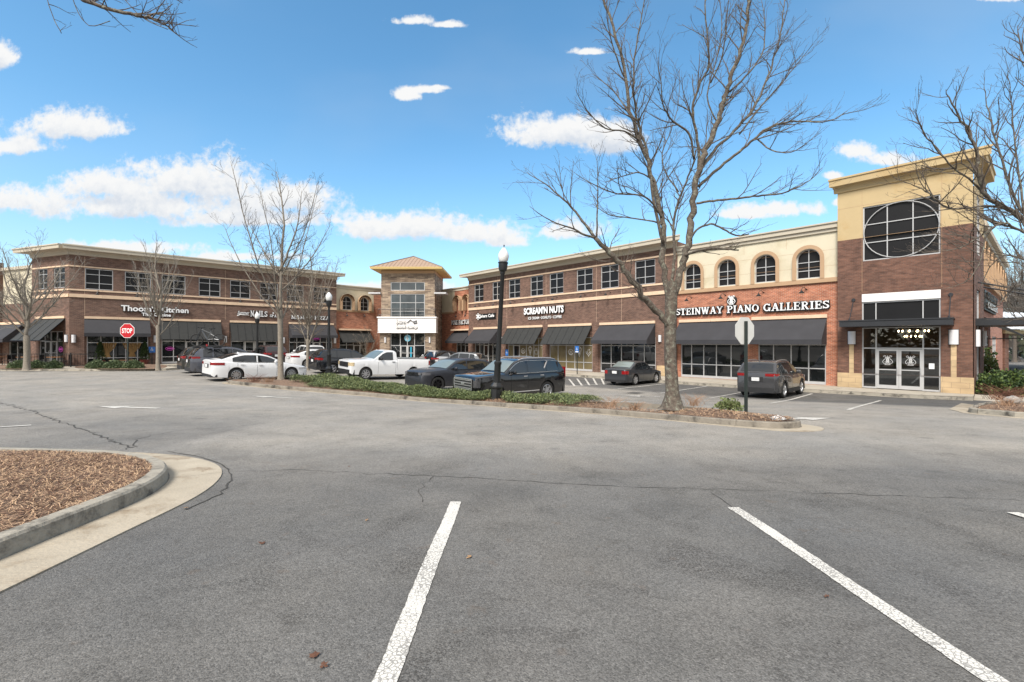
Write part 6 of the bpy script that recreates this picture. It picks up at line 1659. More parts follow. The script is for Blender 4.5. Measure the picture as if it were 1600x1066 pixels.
    hl = S['hl']; belt_strip('headlight', S.get('hlm', HEAD), .02, hl[0], hl[1], hl[2], cap='front')
    tl = S['tl']; belt_strip('tail_light', TAIL, L-tl[0], L-.02, tl[1], tl[2], cap='rear')
    if S.get('clad'):
        g = MB()
        for sd in (1, -1):
            for w0 in xw:
                P = [(w0+Ra*math.cos(R(a)), R_*.98+Ra*math.sin(R(a))) for a in range(0, 181, 12)]; Po = [(w0+(Ra+.055)*math.cos(R(a)), R_*.98+(Ra+.055)*math.sin(R(a))) for a in range(0, 181, 12)]
                for i in range(len(P)-1):
                    y = lambda p: sd*(HW(p[0])+.008)
                    g.q(T(P[i][0], y(P[i]), P[i][1]), T(P[i+1][0], y(P[i+1]), P[i+1][1]), T(Po[i+1][0], y(Po[i+1]), Po[i+1][1]), T(Po[i][0], y(Po[i]), Po[i][1]))
            xa, xb = fo+Ra+.05, fo+wb-Ra-.05
            g.q(T(xa, sd*(HW(xa)*.985+.012), clr-.01), T(xb, sd*(HW(xb)*.985+.012), clr-.01), T(xb, sd*(HW(xb)+.010), clr+.17), T(xa, sd*(HW(xa)+.010), clr+.17))
        g.build('sill_cladding', PLAST, root)
    for xe, sg_ in ((0, -1), (L, 1)):   # bumpers' lower dark lips
        g = MB(); zlo = clr+.02; zhi = clr+S.get('lip', .2); P = [(xe+sg_*.012, y) for y in (-.9, -.5, 0, .5, .9)]
        g.add([T(xe+sg_*.016, HW(xe)*f, z) for z in (zlo, zhi) for f in (-.95, -.4, .4, .95)]+[T(xe-sg_*.25, HW(xe-sg_*.25)*f, z) for z in (zlo, zhi) for f in (-1.0, 1.0)],
              [(0,1,5,4),(1,2,6,5),(2,3,7,6),(8,0,4,10),(3,9,11,7),(0,8,9,3)])
        g.build('bumper_lip', PLAST, root)
    # grille
    gr = S['gr']; g = MB(); ya, za, zb_ = gr[0], gr[1], gr[2]
    g.box(*sorted((cx+.012, cx+.03)), -ya, ya, za, zb_); grl = g.build('grille', S.get('grm', PLAST), root)
    g = MB(); nb_ = gr[3]
    for k in range(nb_): z = za+(zb_-za)*(k+.5)/nb_; g.box(cx+.028, cx+.05, -ya*(.97-.05*k/max(1, nb_)), ya*(.97-.05*k/max(1, nb_)), z-.017 if S.get('bigbar') else z-.008, z+.017 if S.get('bigbar') else z+.008)
    if S.get('surround'):
        for z in (za, zb_): g.box(cx+.026, cx+.05, -ya-.02, ya+.02, z-.02, z+.02)
        for s in (-1, 1): g.box(cx+.026, cx+.055, *sorted((s*ya, s*(ya+.03))), za, zb_)
    g.obox((cx+.05, 0, (za+zb_)/2+.02), (1,0,0), (0,1,0), (0,0,1), .012, .11, .045)
    g.build('grille_bars', S.get('barm', CHROME), grl)
    g = MB(); pz = S.get('pz', .8); g.box(cx-L-.035, cx-L-.012, -.16, .16, pz-.08, pz+.08); g.build('number_plate', PLATE, root)
    g = MB(); pw_ = S.get('prw', .30); g.box(cx-L-.018, cx-L-.01, -pw_, pw_, pz-.10, pz+.10); g.build('plate_recess', PLAST, root)
    if S.get('rails'):
        for s in (-1, 1):
            g = MB(); xa, xb = S['rails']; P = [T(x, s*(side(x, RZ(x)-.03)*.90), RZ(x)+(.03 if 0 < i < 8 else .0)) for i, x in enumerate(np.linspace(xa, xb, 9))]; g.tube(P, .018, 5); g.build('roof_rail', S.get('railm', CHROME), root)
    if S.get('fin'): g = MB(); x = S['fin']; g.add([T(x, .02, RZ(x)+.01), T(x+.16, .03, RZ(x+.16)+.01), T(x+.16, -.03, RZ(x+.16)+.01), T(x, -.02, RZ(x)+.01), T(x+.14, 0, RZ(x)+.08)], [(0,1,4),(1,2,4),(2,3,4),(3,0,4)]); g.build('antenna_fin', col, root)
    # underbody and wheel wells
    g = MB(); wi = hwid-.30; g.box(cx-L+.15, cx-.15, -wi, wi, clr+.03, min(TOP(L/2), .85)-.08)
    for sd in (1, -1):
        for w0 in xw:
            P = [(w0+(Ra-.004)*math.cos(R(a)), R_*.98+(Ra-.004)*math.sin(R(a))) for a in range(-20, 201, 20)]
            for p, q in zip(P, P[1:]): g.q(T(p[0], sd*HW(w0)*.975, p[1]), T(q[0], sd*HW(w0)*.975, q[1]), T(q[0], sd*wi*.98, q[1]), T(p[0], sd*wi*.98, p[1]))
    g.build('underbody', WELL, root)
    # wheels
    rimm = S.get('rim', ALLOY); sp = S.get('spokes', 5); tw = S.get('tw', .22)
    for w0 in xw:
        for sd in (1, -1):
            g = MB(); pr = [(R_*.66, -tw/2+.02), (R_*.72, -tw/2), (R_*.93, -tw/2), (R_, -tw/2+.03), (R_, tw/2-.03), (R_*.93, tw/2), (R_*.72, tw/2), (R_*.66, tw/2-.02)]
            yc = sd*(HW(w0)-.025-tw/2); g.lathe(pr, 28, (0, 0, 0), 'Y'); whl = g.build('wheel', RUB, root, 40); whl.location = T(w0, yc, R_)
            g = MB(); f = sd*tw/2
            g.mi = 0; g.lathe([(R_*.68, f*.95), (R_*.64, f*.98), (R_*.61, f*.80), (R_*.60, 0)], 24, (0, 0, 0), 'Y')
            for k in range(sp):
                a = 2*math.pi*(k+.25)/sp; u = (math.cos(a), 0, math.sin(a)); v = (-math.sin(a), 0, math.cos(a))
                for dlt in ((-.07, .07) if S.get('twin') else (0,)):
                    g.obox((u[0]*R_*.35+v[0]*dlt*R_, f*.84, u[2]*R_*.35+v[2]*dlt*R_), u, (0,1,0), v, R_*.29, .014, R_*(.04 if S.get('twin') else .075))
            g.lathe([(0, f*.93), (R_*.13, f*.92), (R_*.16, f*.80)], 12, (0, 0, 0), 'Y')
            g.mi = 1; g.lathe([(0, f*.35), (R_*.60, f*.35)], 18, (0, 0, 0), 'Y'); g.mi = 2; g.lathe([(0, f*.45), (R_*.36, f*.45)], 18, (0, 0, 0), 'Y')
            g.build('rim', [rimm, WELL, STEEL], whl, 40)
    for f_ in S.get('extra', ()): f_(root, T, HW, TOP, BZ, RZ, side, bs, col)
    return root
PLAN = [(0, .80), (.12, .90), (.4, .975), (.9, 1.0), (3.9, 1.0), (4.5, .97), (4.9, .86)]
def plan(L): return [(0, .78), (.06, .86), (.2, .935), (.5, .985), (1.0, 1.0), (L-1.0, 1.0), (L-.45, .98), (L-.18, .935), (L-.05, .88), (L, .84)]

SEDAN = dict(L=4.88, W=1.86, wb=2.83, fo=.94, R=.335, clr=.19, plan=plan(4.88), zm=.60, sh=.10, capw=(.55, .70),
  top=[(0,.60),(.05,.70),(.3,.78),(.9,.90),(1.4,.97),(2.0,.96),(3.4,.97),(4.0,1.02),(4.5,1.06),(4.82,1.07),(4.88,1.02)], belt=[(1.2,.93),(3.9,.99),(4.7,1.03)],
  roof=[(1.25,.94),(1.6,1.10),(2.15,1.34),(2.6,1.435),(3.0,1.45),(3.4,1.43),(3.9,1.31),(4.3,1.17),(4.62,1.06)], ws=(1.42,2.2), rg=(3.62,4.42), win=[(1.62,2.72),(2.80,3.95)],
  seams=(1.75,2.76,3.72), handles=(2.6,3.5), mirror=1.85, hl=(.55,.60,.70), tl=(.55,.84,.97), gr=(.5,.42,.62,4), pz=.78, rim=ALLOY, spokes=10, fin=3.35, chrome=True, lip=.16)
JETTA = dict(SEDAN, L=4.38, W=1.74, wb=2.51, fo=.87, R=.32, clr=.19, plan=plan(4.38), zm=.60,
  top=[(0,.58),(.05,.68),(.25,.76),(.8,.86),(1.2,.93),(2.0,.92),(3.2,.94),(3.6,.98),(4.3,1.0),(4.38,.94)], belt=[(1.1,.90),(3.4,.94),(4.0,.97)],
  roof=[(1.15,.91),(1.45,1.08),(1.95,1.36),(2.3,1.445),(2.7,1.455),(3.0,1.42),(3.4,1.22),(3.82,1.0)], ws=(1.3,1.95), rg=(3.1,3.7), rgm=SHIELD, win=[(1.5,2.45),(2.53,3.28)],
  seams=(1.6,2.49,3.25), handles=(2.35,3.1), mirror=1.65, hl=(.35,.60,.74), tl=(.26,.70,.90), gr=(.4,.52,.68,4), pz=.80, spokes=9, fin=None, chrome=False, tw=.2)
SUV = dict(L=4.63, W=1.84, wb=2.70, fo=.93, R=.36, clr=.24, plan=plan(4.63), zm=.72, sh=.12, capw=(.62, .52),
  top=[(0,.74),(.04,.86),(.25,.95),(.9,1.05),(1.35,1.09),(2.0,1.06),(3.4,1.08),(4.3,1.12),(4.58,1.12),(4.63,1.0)], belt=[(1.1,1.05),(3.2,1.08),(4.5,1.14)],
  roof=[(1.15,1.04),(1.5,1.24),(2.0,1.54),(2.4,1.66),(3.0,1.69),(3.7,1.66),(4.15,1.58),(4.38,1.34),(4.56,1.10)], ws=(1.32,2.05), rg=(4.2,4.50), win=[(1.52,2.50),(2.58,3.5),(3.58,4.02)],
  seams=(1.62,2.54,3.55), handles=(2.38,3.4), mirror=1.75, hl=(.55,.80,.93), tl=(.38,.93,1.08), gr=(.45,.62,.86,4), pz=.86, spokes=5, twin=True, rails=(2.2,4.0), railm=PLAST, clad=True, lip=.24)
ROGUE = dict(SUV, tl=(.36,1.0,1.12), chrome=False, railm=ALLOY, fin=3.95)
def sill_bar(root, T, HW, TOP, BZ, RZ, side, bs, col):
    for s in (-1, 1):
        g = MB(); g.q(*[T(x, s*(HW(x)*.985+.02), z) for x, z in ((1.55, .44), (3.45, .44), (3.45, .475), (1.55, .475))]); g.build('sill_trim', CHROME, root)
        g = MB(); g.obox(T(3.90, s*(side(3.9, 1.5)+.012), 1.52), (-.42, 0, .9), (0, 1, 0), (.9, 0, .42), .28, .006, .028); g.build('pillar_trim', CHROME, root)
BIGSUV = dict(L=5.25, W=2.04, wb=2.95, fo=1.02, R=.405, clr=.26, plan=[(0,.86),(.06,.90),(.2,.955),(.5,.99),(1,1),(4.3,1),(4.8,.985),(5.05,.955),(5.2,.91),(5.25,.87)], zm=.85, sh=.12, capw=(.86, .80),
  top=[(0,1.02),(.04,1.13),(.2,1.19),(.8,1.25),(1.45,1.28),(2.2,1.24),(4.2,1.24),(5.0,1.25),(5.2,1.22),(5.25,1.1)], belt=[(1.3,1.22),(5.0,1.26)],
  roof=[(1.4,1.21),(1.7,1.42),(2.12,1.72),(2.5,1.85),(3.2,1.89),(4.2,1.87),(4.75,1.80),(4.95,1.60),(5.15,1.25)], ws=(1.55,2.2), rg=(4.8,5.05), win=[(1.78,2.72),(2.84,3.72),(3.98,4.72)],
  seams=(1.82,2.78,3.82), handles=(2.62,3.62), handm=CHROME, mirror=1.95, hl=(.20,.74,1.04), hlm=mat('dark_lens', (.06,.06,.065), .12, var=.5, vs=30, coat=.6), tl=(.06,.95,1.45), gr=(.66,.64,1.08,4), surround=True, bigbar=True, pz=.95, spokes=6, twin=True, rails=(2.4,4.7), railm=CHROME, chrome=True, lip=.3, fin=2.5, tw=.27, extra=(sill_bar,))
ROVER = dict(L=4.82, W=1.98, wb=2.88, fo=.88, R=.385, clr=.26, plan=plan(4.82), zm=.80, sh=.13, capw=(.66, .5),
  top=[(0,.86),(.05,.98),(.25,1.05),(.9,1.12),(1.4,1.15),(2.2,1.10),(4.2,1.13),(4.7,1.15),(4.82,1.05)], belt=[(1.2,1.08),(4.6,1.16)],
  roof=[(1.3,1.08),(1.65,1.28),(2.1,1.54),(2.5,1.65),(3.1,1.675),(3.9,1.63),(4.35,1.55),(4.55,1.38),(4.72,1.15)], ws=(1.45,2.15), rg=(4.4,4.62), win=[(1.7,2.7),(2.78,4.25)],
  seams=(1.75,2.74,3.75), handles=(2.6,3.6), mirror=1.9, hl=(.42,.86,.98), hlm=mat('smoked_headlamp', (.12,.12,.13), .12, var=.2, coat=.6), tl=(.3,.98,1.06), gr=(.52,.80,.98,3), barm=BLKRIM, pz=.85, rim=BLKRIM, spokes=7, lip=.28, tw=.26, fin=3.8)
def bed(root, T, HW, TOP, BZ, RZ, side, bs, col):
    g = MB(); xa, xb = 3.18, 5.5
    g.box(*sorted((T(xa,0,0)[0], T(xb,0,0)[0])), -HW(4)*.80, HW(4)*.80, 1.345, 1.352); g.build('bed_interior', WELL, root)
    for s in (-1, 1):
        g = MB(); g.box(*sorted((T(xa,0,0)[0], T(xb,0,0)[0])), *sorted((s*HW(4)*.80, s*HW(4)*.93)), 1.345, 1.375); g.build('bed_rail', PLAST, root)
    g = MB(); g.tube([T(2.1, 0, 1.86), T(2.12, 0, 1.90)], .03, 5); g.build('roof_marker', HEADY, root)
PICKUP = dict(L=5.60, W=2.03, wb=3.35, fo=.98, R=.385, clr=.33, plan=[(0,.86),(.06,.92),(.2,.97),(.6,1),(5,1),(5.45,.99),(5.6,.97)], zm=.85, sh=.10, capw=(.66, .8), lintop=True,
  top=[(0,1.06),(.04,1.16),(.3,1.22),(1.2,1.27),(1.5,1.27),(1.6,1.24),(3.10,1.24),(3.115,.6),(3.135,.6),(3.15,1.345),(5.55,1.345),(5.60,1.30)], belt=[(1.3,1.22),(3.1,1.25)],
  roof=[(1.42,1.21),(1.75,1.44),(2.1,1.70),(2.35,1.82),(2.65,1.855),(2.95,1.84),(3.06,1.76),(3.10,1.24)], linroof=True, tum=.78, ws=(1.55,2.25), rg=None, win=[(1.80,2.82)],
  seams=(1.78,3.0), handles=(2.82,), handm=PLAST, mirm=PLAST, mirror=1.95, hl=(.22,.86,1.08), hlm=HEADY, tl=(.14,.95,1.25), gr=(.62,.78,1.08,2), grm=PLAST, barm=PLAST, pz=.7, spokes=8, lip=.30, tw=.25, extra=(bed,), rim=mat('steel_wheel', (.42,.42,.43), .45, metal=.5, var=.1))
def along(p, head, d, side_=0): a = R(head); return (p[0]+math.cos(a)*d-math.sin(a)*side_, p[1]+math.sin(a)*d+math.cos(a)*side_)
def place_by(S, corner, head, which):
    """corner: ground point of a body corner; which: 'FL','FR','RL','RR' -> centre between the axles"""
    fx = (S['fo']+S['wb']/2) if which[0] == 'F' else -(S['L']-S['fo']-S['wb']/2); sy = S['W']/2*(1 if which[1] == 'L' else -1)
    return along(corner, head, -fx, -sy)
HE = 43.3      # heading of cars nosed away from us, parallel to the left wing
HW_ = HE-180   # nosed towards us
make_car('white_sedan', 'white four door sedan parked tail towards us at the left tip of the long island', 'car', SEDAN, paint('white_paint', (.74,.75,.76), .3, 0), place_by(SEDAN, (-15.25, 22.75), 49, 'RR'), 49)
make_car('parked_suv', 'slate grey crossover parked left of the white sedan with a mountain bike on its roof', 'suv', dict(SUV, tl=(.45,1.0,1.13), hz=.98), paint('slate_paint', (.10,.105,.125), .25, .5), place_by(SUV, (-18.2, 25.35), HE+2, 'RR'), HE+2)
make_car('parked_suv', 'dark olive SUV, leftmost in the row, mostly hidden behind the grey crossover', 'suv', dict(SUV, L=4.63), paint('olive_black_paint', (.03,.031,.026), .3, .3), place_by(SUV, (-20.4, 27.7), HE+2, 'RR'), HE+2)
make_car('parked_suv', 'black seven seat crossover parked tail towards us left of the white pickup', 'suv', dict(SUV, L=4.88, W=1.84, plan=plan(4.88), wb=2.89, top=SUV['top'][:-2]+[(4.83,1.1),(4.88,1.0)], roof=SUV['roof'][:-3]+[(4.3,1.58),(4.62,1.34),(4.8,1.1)], rg=(4.4,4.72), win=[(1.52,2.50),(2.58,3.5),(3.58,4.2)]), paint('black_blue_paint', (.012,.014,.018), .2, .3), place_by(SUV, (-13.0, 30.2), HE, 'RR'), HE)
make_car('white_pickup', 'white single cab pickup truck with grey bumper, nose towards the hedge', 'pickup truck', PICKUP, paint('fleet_white', (.76,.77,.78), .35, 0), place_by(PICKUP, (-9.75, 27.0), HW_, 'FL'), HW_)
make_car('parked_suv', 'matte dark grey luxury SUV with black wheels between the pickup and the black SUV', 'suv', ROVER, paint('matte_grey', (.040,.042,.050), .42, .4, .3), place_by(ROVER, (-4.35, 21.9), HW_, 'FL'), HW_)
make_car('parked_suv', 'large glossy black SUV with chrome grille and door handles behind the near lamp post', 'suv', BIGSUV, paint('gloss_black', (.006,.006,.007), .12, 0), place_by(BIGSUV, (-1.45, 18.4), -141.5, 'FL'), -141.5)
make_car('grey_sedan', 'small dark grey sedan with silver wheels parked nose in beside the striped aisle', 'car', JETTA, paint('graphite_paint', (.055,.060,.068), .3, .5), along(along(G(991.5, 602.3), HE, 1.255), HE, 0, JETTA['W']/2-.1), HE)
make_car('parked_suv', 'grey crossover parked nose in below the piano showroom awnings', 'suv', ROGUE, paint('gun_grey_paint', (.075,.075,.080), .25, .5), along(along(G(1223.5, 622.3), HE, 1.35), HE, 0, ROGUE['W']/2-.1), HE)
# cars farther off, by the shops
Hn = 133.3
make_car('parked_suv', 'white crossover parked nose in below the MAMA\'S PIZZA sign', 'suv', SUV, paint('white_paint', (.74,.75,.76), .3, 0), (-19.2, 42.0), Hn+2)
make_car('parked_suv', 'dark maroon SUV parked nose in, half hidden by the pale bare tree', 'suv', SUV, paint('maroon_paint', (.045,.018,.02), .25, .3), (-20.9, 38.3), Hn+2)
make_car('far_sedan', 'low white sedan glimpsed between the white sedan and the black crossover', 'car', SEDAN, paint('white_paint', (.74,.75,.76), .3, 0), (-15.6, 36.6), HE)
make_car('far_hatchback', 'silver white hatchback with red lights near the stone tower doors', 'car', dict(SUV, rails=None), paint('silver_paint', (.5,.51,.52), .3, .5), (-7.3, 42.0), Hn-15)
make_car('parked_suv', 'silver grey SUV beside the hatchback below the POKE FACTORY awning', 'suv', SUV, paint('grey_silver_paint', (.20,.21,.22), .3, .5), (-4.6, 39.6), Hn+25)
make_car('far_sedan', 'black car parked below the Jahars Cafe awning', 'car', SUV, paint('black_paint', (.01,.01,.011), .2, 0), along(BR_.w(-28.6, 6.0, 0)[:2], HE, 0), HE)

# mountain bike on the roof of the grey crossover
ZB_ = CZ+(535-541.2)/700*26.0
bk = empty('mountain_bike', ((325-800)/700*26.0, 26.0, ZB_), R(4), 'grey full suspension mountain bike carried on the roof of the grey crossover', 'bicycle')
for k, x in enumerate((-.63, .63)):
    g = MB(); n = 26; P = [(x+.345*math.cos(2*math.pi*i/n), 0, .36+.345*math.sin(2*math.pi*i/n)) for i in range(n+1)]; g.tube(P, .030, 6, cap=False); w_ = g.build('wheel', RUB, bk)
    g = MB(); g.tube([(x+.315*math.cos(2*math.pi*i/n), 0, .36+.315*math.sin(2*math.pi*i/n)) for i in range(n+1)], .012, 4, cap=False)
    for i in range(14): a = 2*math.pi*i/14; g.tube([(x, .02*(-1)**i, .36), (x+.31*math.cos(a), 0, .36+.31*math.sin(a))], .0035, 3)
    g.tube([(x, -.06, .36), (x, .06, .36)], .025, 6); g.build('spokes', STEEL, w_)
BIKE = mat('bike_frame_grey', (.10,.105,.11), .35, metal=.4, var=.05)
g = MB(); g.tube([(-.36,0,.98),(.02,0,.80),(.22,0,.74)], .028, 6); g.tube([(-.34,0,.90),(-.02,0,.36)], .042, 6); g.tube([(-.02,0,.36),(.16,0,.88)], .024, 6); g.tube([(-.02,0,.38),(.35,0,.42),(.63,0,.36)], .020, 5); g.tube([(.12,0,.72),(.40,0,.58),(.63,0,.36)], .018, 5)
g.build('frame', BIKE, bk)
g = MB(); g.tube([(-.37,.0,1.02),(-.42,.0,.86)], .03, 6)
for s in (-.06, .06): g.tube([(-.42,s,.86),(-.52,s,.62),(-.63,s,.36)], .022, 5)
g.build('fork', STEEL, bk)
g = MB(); g.tube([(-.40,-.36,1.10),(-.37,-.1,1.07),(-.37,.1,1.07),(-.40,.36,1.10)], .016, 5); g.tube([(-.36,0,1.0),(-.37,0,1.08)], .02, 5); g.build('handlebar', BLACKM, bk)
g = MB(); g.obox((.23,0,1.02), (1,0,.05), (0,1,0), (-.05,0,1), .14, .05, .025); g.tube([(.16,0,.86),(.21,0,1.0)], .014, 5); g.build('saddle', BLACKM, bk)
g = MB(); g.lathe([(0,.05),(.09,.05),(.09,.06),(0,.06)], 14, (-.02,0,.36), 'Y'); g.tube([(-.02,.07,.36),(.08,.09,.24)], .012, 4); g.tube([(-.02,-.07,.36),(-.12,-.09,.48)], .012, 4); g.build('crank', STEEL, bk)
rk_ = empty('bike_rack', ((325-800)/700*26.0, 26.0, ZB_-.06), R(4), 'black roof rack tray with a red clamp holding the mountain bike', 'bike rack')
g = MB(); g.box(-.95, .95, -.05, .05, 0, .035); g.box(-.6, -.56, -.4, .4, -.05, 0); g.box(.5, .54, -.4, .4, -.05, 0); g.build('tray', BLACKM, rk_)
g = MB(); g.obox((-.05,0,.12), (1,0,0), (0,1,0), (0,0,1), .04, .04, .06); g.build('clamp', mat('clamp_red', (.25,.01,.015), .5), rk_)

# ------------------------------------------------------------------ lamp posts
GLOBE = mat('frosted_globe', (.72,.73,.72), .25, var=.06, coat=.4)
def lamp_post(label, base, Ht, lean=0.0, thin=1.0):
    r = empty('lamp_post', base, 0, label, 'street lamp', 'black globe lamp posts'); r.rotation_euler = (0, lean, 0); k = Ht/5.5
    g = MB(); g.lathe([(0,0),(.26,0),(.26,.06),(.22,.10),(.20,.45),(.23,.50),(.23,.56),(.16,.66),(.13,.70)], 8); 
    g.build('base', BLACKM, r, 20)
    g = MB(); g.lathe([(.13,.68),(.12,1.35),(.14,1.38),(.14,1.46),(.095,1.5),(.075*thin,Ht-.95),(.09,Ht-.93),(.09,Ht-.88)], 14); g.build('pole', BLACKM, r, 40)
    g = MB(); g.lathe([(.08,Ht-.92),(.09,Ht-.86),(.15,Ht-.80),(.17,Ht-.66),(.17,Ht-.56),(.19,Ht-.53),(.19,Ht-.50),(0,Ht-.50)], 14); g.build('collar', BLACKM, r, 30)
    g = MB(); g.lathe([(.12,Ht-.50),(.17,Ht-.44),(.20,Ht-.30),(.195,Ht-.20),(.16,Ht-.12),(.13,Ht-.08),(.10,Ht-.03),(.05,Ht+.04),(.0,Ht+.05)], 18); g.build('globe', GLOBE, r, 50)
    g = MB(); g.lathe([(.0,Ht+.04),(.03,Ht+.05),(.012,Ht+.09),(.03,Ht+.12),(.0,Ht+.17)], 8); g.build('finial', BLACKM, r)
    return r
b_ = (-.6, LAMPY); Zl = LAMPY
lamp_post('nearest globe lamp post, leaning slightly, standing in the hedge before the black SUV', (b_[0], b_[1], gz(*b_)+.15), 238/700*Zl, R(3.0))
Y2 = 28.5; x2 = (514-800)/700*Y2; lamp_post('globe lamp post between the black crossover and the white sedan', (x2, Y2, gz(x2, Y2)), CZ+(535-458)/700*Y2-gz(x2, Y2), 0, .9)
Y3 = 37.0; x3 = (402-800)/700*Y3; lamp_post('farthest globe lamp post, rising behind the white sedan under the nail salon sign', (x3, Y3, gz(x3, Y3)), CZ+(535-489)/700*Y3-gz(x3, Y3), 0, .9)
# small dark post at the far left patio
Y4 = 31.8; x4 = (65-800)/700*Y4
# ------------------------------------------------------------------ signs
SRED = mat('sign_red', srgb(178, 22, 34), .4, var=.04); SALU = mat('sign_back_aluminium', srgb(196, 196, 192), .6, metal=0, var=.06, vs=4); SBLUE = mat('sign_blue', srgb(44, 104, 176), .4, var=.05); POSTG = mat('dark_green_post', (.018,.026,.022), .6, var=.2)
def octa(r_, y0, y1):
    P = [(r_/math.cos(R(22.5))*math.cos(R(22.5+45*k)), r_/math.cos(R(22.5))*math.sin(R(22.5+45*k))) for k in range(8)]; return P
def stop_sign(label, base, rz, ztop, size, words=True, postw=.05):
    r = empty('stop_sign', base, rz, label, 'traffic sign'); h_ = ztop-base[2]; zc = h_-size/2
    g = MB(); g.box(-postw/2, postw/2, 0, postw, -.05, h_+(.02 if not words else -.1)); g.build('post', POSTG, r)
    for nm, rad, y0, y1, m_ in (('plate', size/2, -.012, -.003, SALU), ('white_border', size/2-.004, -.0145, -.0135, SIGNW), ('red_face', size/2-.03, -.018, -.0155, SRED)):
        P = octa(rad, 0, 0); g = MB(); o = [(x, y1, z+zc) for x, z in P]; f = [(x, y0, z+zc) for x, z in P]; g.add(f+o, [tuple(range(8)), tuple(range(15, 7, -1))]+[(i, (i+1) % 8+0, (i+1) % 8+8, i+8)[::-1] for i in range(8)]); g.build(nm, m_, r)
    if words: t = text_obj('STOP', size*.72, size*.34, .004, [SIGNW, SIGNW], r, 'letters', .02); t.location = (-size*.36, -.019, zc-size*.17)
    return r
b_ = G(193, 579.5, 0); stop_sign('red STOP sign on a dark post before the Thai restaurant windows', (b_[0]+.05, b_[1]+.25, gz(*b_)+.15), 0, CZ+(535-505.5)/700*b_[1], 22.5/700*b_[1], True, .07)
b_ = G(1164, 648.5, .15); Zs = b_[1]
stop_sign('back of an octagonal sign, bare metal, on the tip of the middle island', (b_[0], b_[1], gz(*b_)+.14), R(204.6), CZ+(535-496)/700*Zs, 42/700*Zs, True, .06)
def blue_sign(label, base, rz, zc, w_, h_, post=True, bar=False):
    r = empty('parking_sign', base, rz, label, 'parking sign', 'blue accessible parking signs'); z = zc-base[2]
    if post: g = MB(); g.box(-.03, .03, 0, .04, -.05, z+h_/2); g.build('post', POSTG, r)
    g = MB(); g.box(-w_/2, w_/2, -.012, -.002, z-h_/2, z+h_/2); g.build('plate', SBLUE, r)
    s = w_*.55; g = MB(); y = -.016; Tt = s*.06
    g.tube([(-.05*s, y, z+.42*s), (-.05*s, y, z+.05*s), (.2*s, y, z+.05*s), (.32*s, y, z-.28*s)], Tt, 4); g.lathe([(0, y), (.11*s, y)], 10, (-.05*s, 0, z+.58*s), 'Y'); g.tube([(-.05*s, y, z+.24*s), (.18*s, y, z+.24*s)], Tt*.8, 4)
    g.tube([(.28*s*math.cos(R(a))-.05*s, y, z-.10*s+.28*s*math.sin(R(a))) for a in range(110, 400, 24)], Tt*.8, 4)
    if bar: g.box(-w_*.4, w_*.4, -.018, -.013, z-h_*.44, z-h_*.30)
    g.build('wheelchair_symbol', SIGNW, r); return r
p = BR_.w(-16.35, 2.6, 0); k = p[1]/700
blue_sign('tall blue accessible parking sign on a post beside the grey sedan', (p[0], p[1], fr), math.atan2(UR[1], UR[0]), CZ+(535-546)*k, .36, .52, True, True)
p = BR_.w(-26.75, .5, 0); blue_sign('blue accessible parking sign in front of the tan blind door', (p[0], p[1], fr), math.atan2(UR[1], UR[0]), CZ+(535-551)*p[1]/700, .4, .6)
p = LB.w(4.95, .45, 0); blue_sign('blue accessible sign on a short post by the left brown pier', (p[0], p[1], lz), math.atan2(UL[1], UL[0]), CZ+(535-546.5)*p[1]/700, .45, .5)
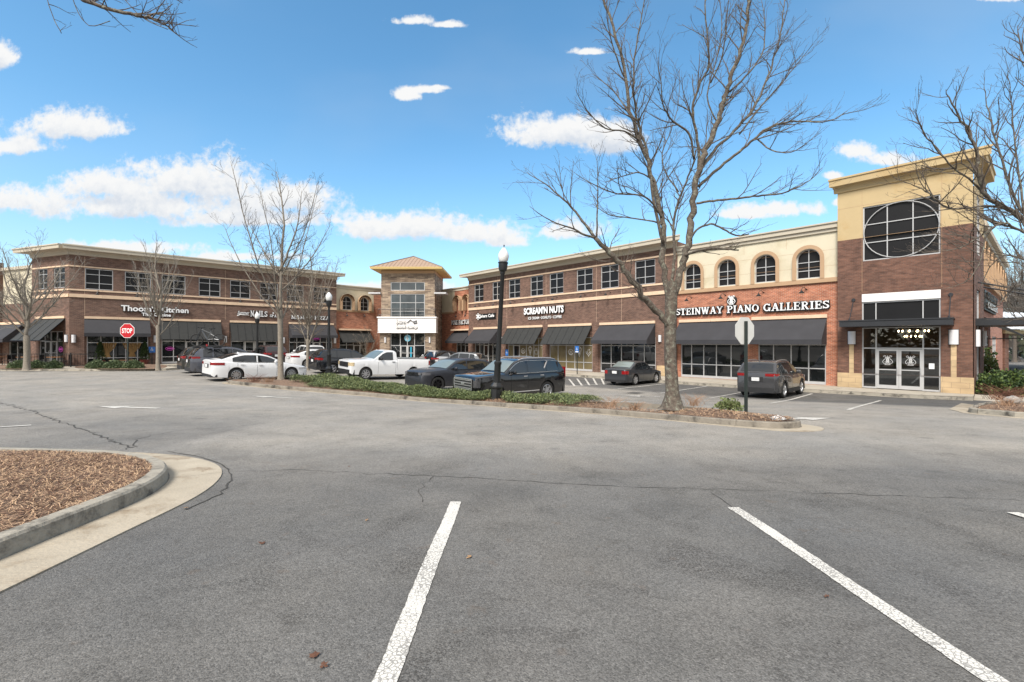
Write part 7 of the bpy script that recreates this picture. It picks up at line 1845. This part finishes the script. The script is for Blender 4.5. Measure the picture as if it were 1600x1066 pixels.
# patio railing, tables far left
rp_ = empty('patio_railing', (-36.2, 33.2, lz), 0, 'black metal patio railing with vertical bars at the far left restaurant', 'railing')
g = MB()
for z in (.15, 1.0): g.tube([(-6,0,z),(5.4,0,z)], .03, 4)
for k in range(58): g.tube([(-6+.2*k, 0, .15), (-6+.2*k, 0, 1.0)], .012, 3)
for k in range(7): g.box(-6.03+1.9*k, -5.97+1.9*k, -.03, .03, 0, 1.08)
g.build('rail', BLACKM, rp_)
WOOD = mat('warm_slat_wood', srgb(140, 96, 56), .7, var=.2)
for k, (x, y, lb) in enumerate([(-39.5, 34.3, 'patio table far left behind the railing'), (-37.2, 34.4, 'patio table behind the pale multi stem tree'), (-34.9, 34.2, 'patio table nearest the slatted awning')]):
    r = empty('patio_table', (x, y, lz), .2*k, lb, 'table', 'patio tables behind the railing')
    g = MB(); g.box(-.45, .45, -.4, .4, .72, .76); g.build('tabletop', WOOD, r); g = MB(); g.box(-.04, .04, -.04, .04, .03, .72); g.box(-.3, .3, -.3, .3, 0, .03); g.build('pedestal', BLACKM, r)
    for s in (-1, 1):
        c = empty('patio_chair', (x+s*.85, y+.05, lz), .2*k, ('left hand ' if s < 0 else 'right hand ')+'metal chair at the '+lb, 'chair', 'patio chairs')
        g = MB(); g.box(-.22, .22, -.22, .22, .44, .47); g.build('seat', BLACKM, c); g = MB(); g.box(*sorted((s*.19, s*.22)), -.22, .22, .55, .9); g.build('backrest', BLACKM, c)
        for a in (-1, 1):
            for b in (-1, 1): g = MB(); g.box(a*.2-.015, a*.2+.015, b*.2-.015, b*.2+.015, 0, .9 if a == s else .44); g.build('leg', BLACKM, c)
# fallen leaves on the near asphalt
LF = [mat('leaf_russet', srgb(92, 60, 42), .8, var=.2), mat('leaf_tan', srgb(150, 118, 84), .8, var=.2)]
q_ = random.Random(9)
for k, (px, py, s, lb) in enumerate([(492,1026,.038,'curled russet leaf left of the near stall line, the farther of two'),(505,1043,.028,'curled russet leaf left of the near stall line, the nearer of two'),(410,850,.035,'brown leaf on the asphalt below the kerb joint'),(573,814,.022,'small tan leaf left of the top of the near stall line'),(546,730,.025,'tiny dark leaf on the long crack'),(733,872,.03,'dark curved twig piece right of the near stall line'),(1292,934,.02,'pale crumb of leaf in the right hand stall'),(290,795,.03,'tan sliver of leaf at the gutter edge')]):
    x, y = G(px, py); o = None; g = MB(); n = 6
    for i in range(n):
        a = 2*math.pi*i/n+q_.random(); d = Vector((math.cos(a), math.sin(a), q_.uniform(.0, .6)))*s*q_.uniform(.6, 1.1); sd = Vector((-math.sin(a), math.cos(a), 0))*s*.3; g.q((0,0,.004), d*.5-sd, d, d*.5+sd)
    o = g.build('fallen_leaf', LF[k % 2 if k > 1 else 0]); o.location = (x, y, gz(x, y)+.008); tag(o, lb, 'leaf')
# crumpled litter on the island nose
x, y = G(1222, 656, .15); g = MB(); q_ = random.Random(2)
def lit(u, v): a, b = 2*math.pi*u, math.pi*(v-.5); k = 1+.35*math.sin(5*a+b*3)*math.cos(4*b); return (.16*k*math.cos(a)*math.cos(b), .10*k*math.sin(a)*math.cos(b), .06*k*math.sin(b)+.05)
g.grid(lit, 14, 8); o = g.build('crumpled_paper', SIGNW); o.location = (x-.15, y-.1, gz(x, y)+KH); tag(o, 'crumpled white litter on the kerb at the nose of the middle island', 'litter')
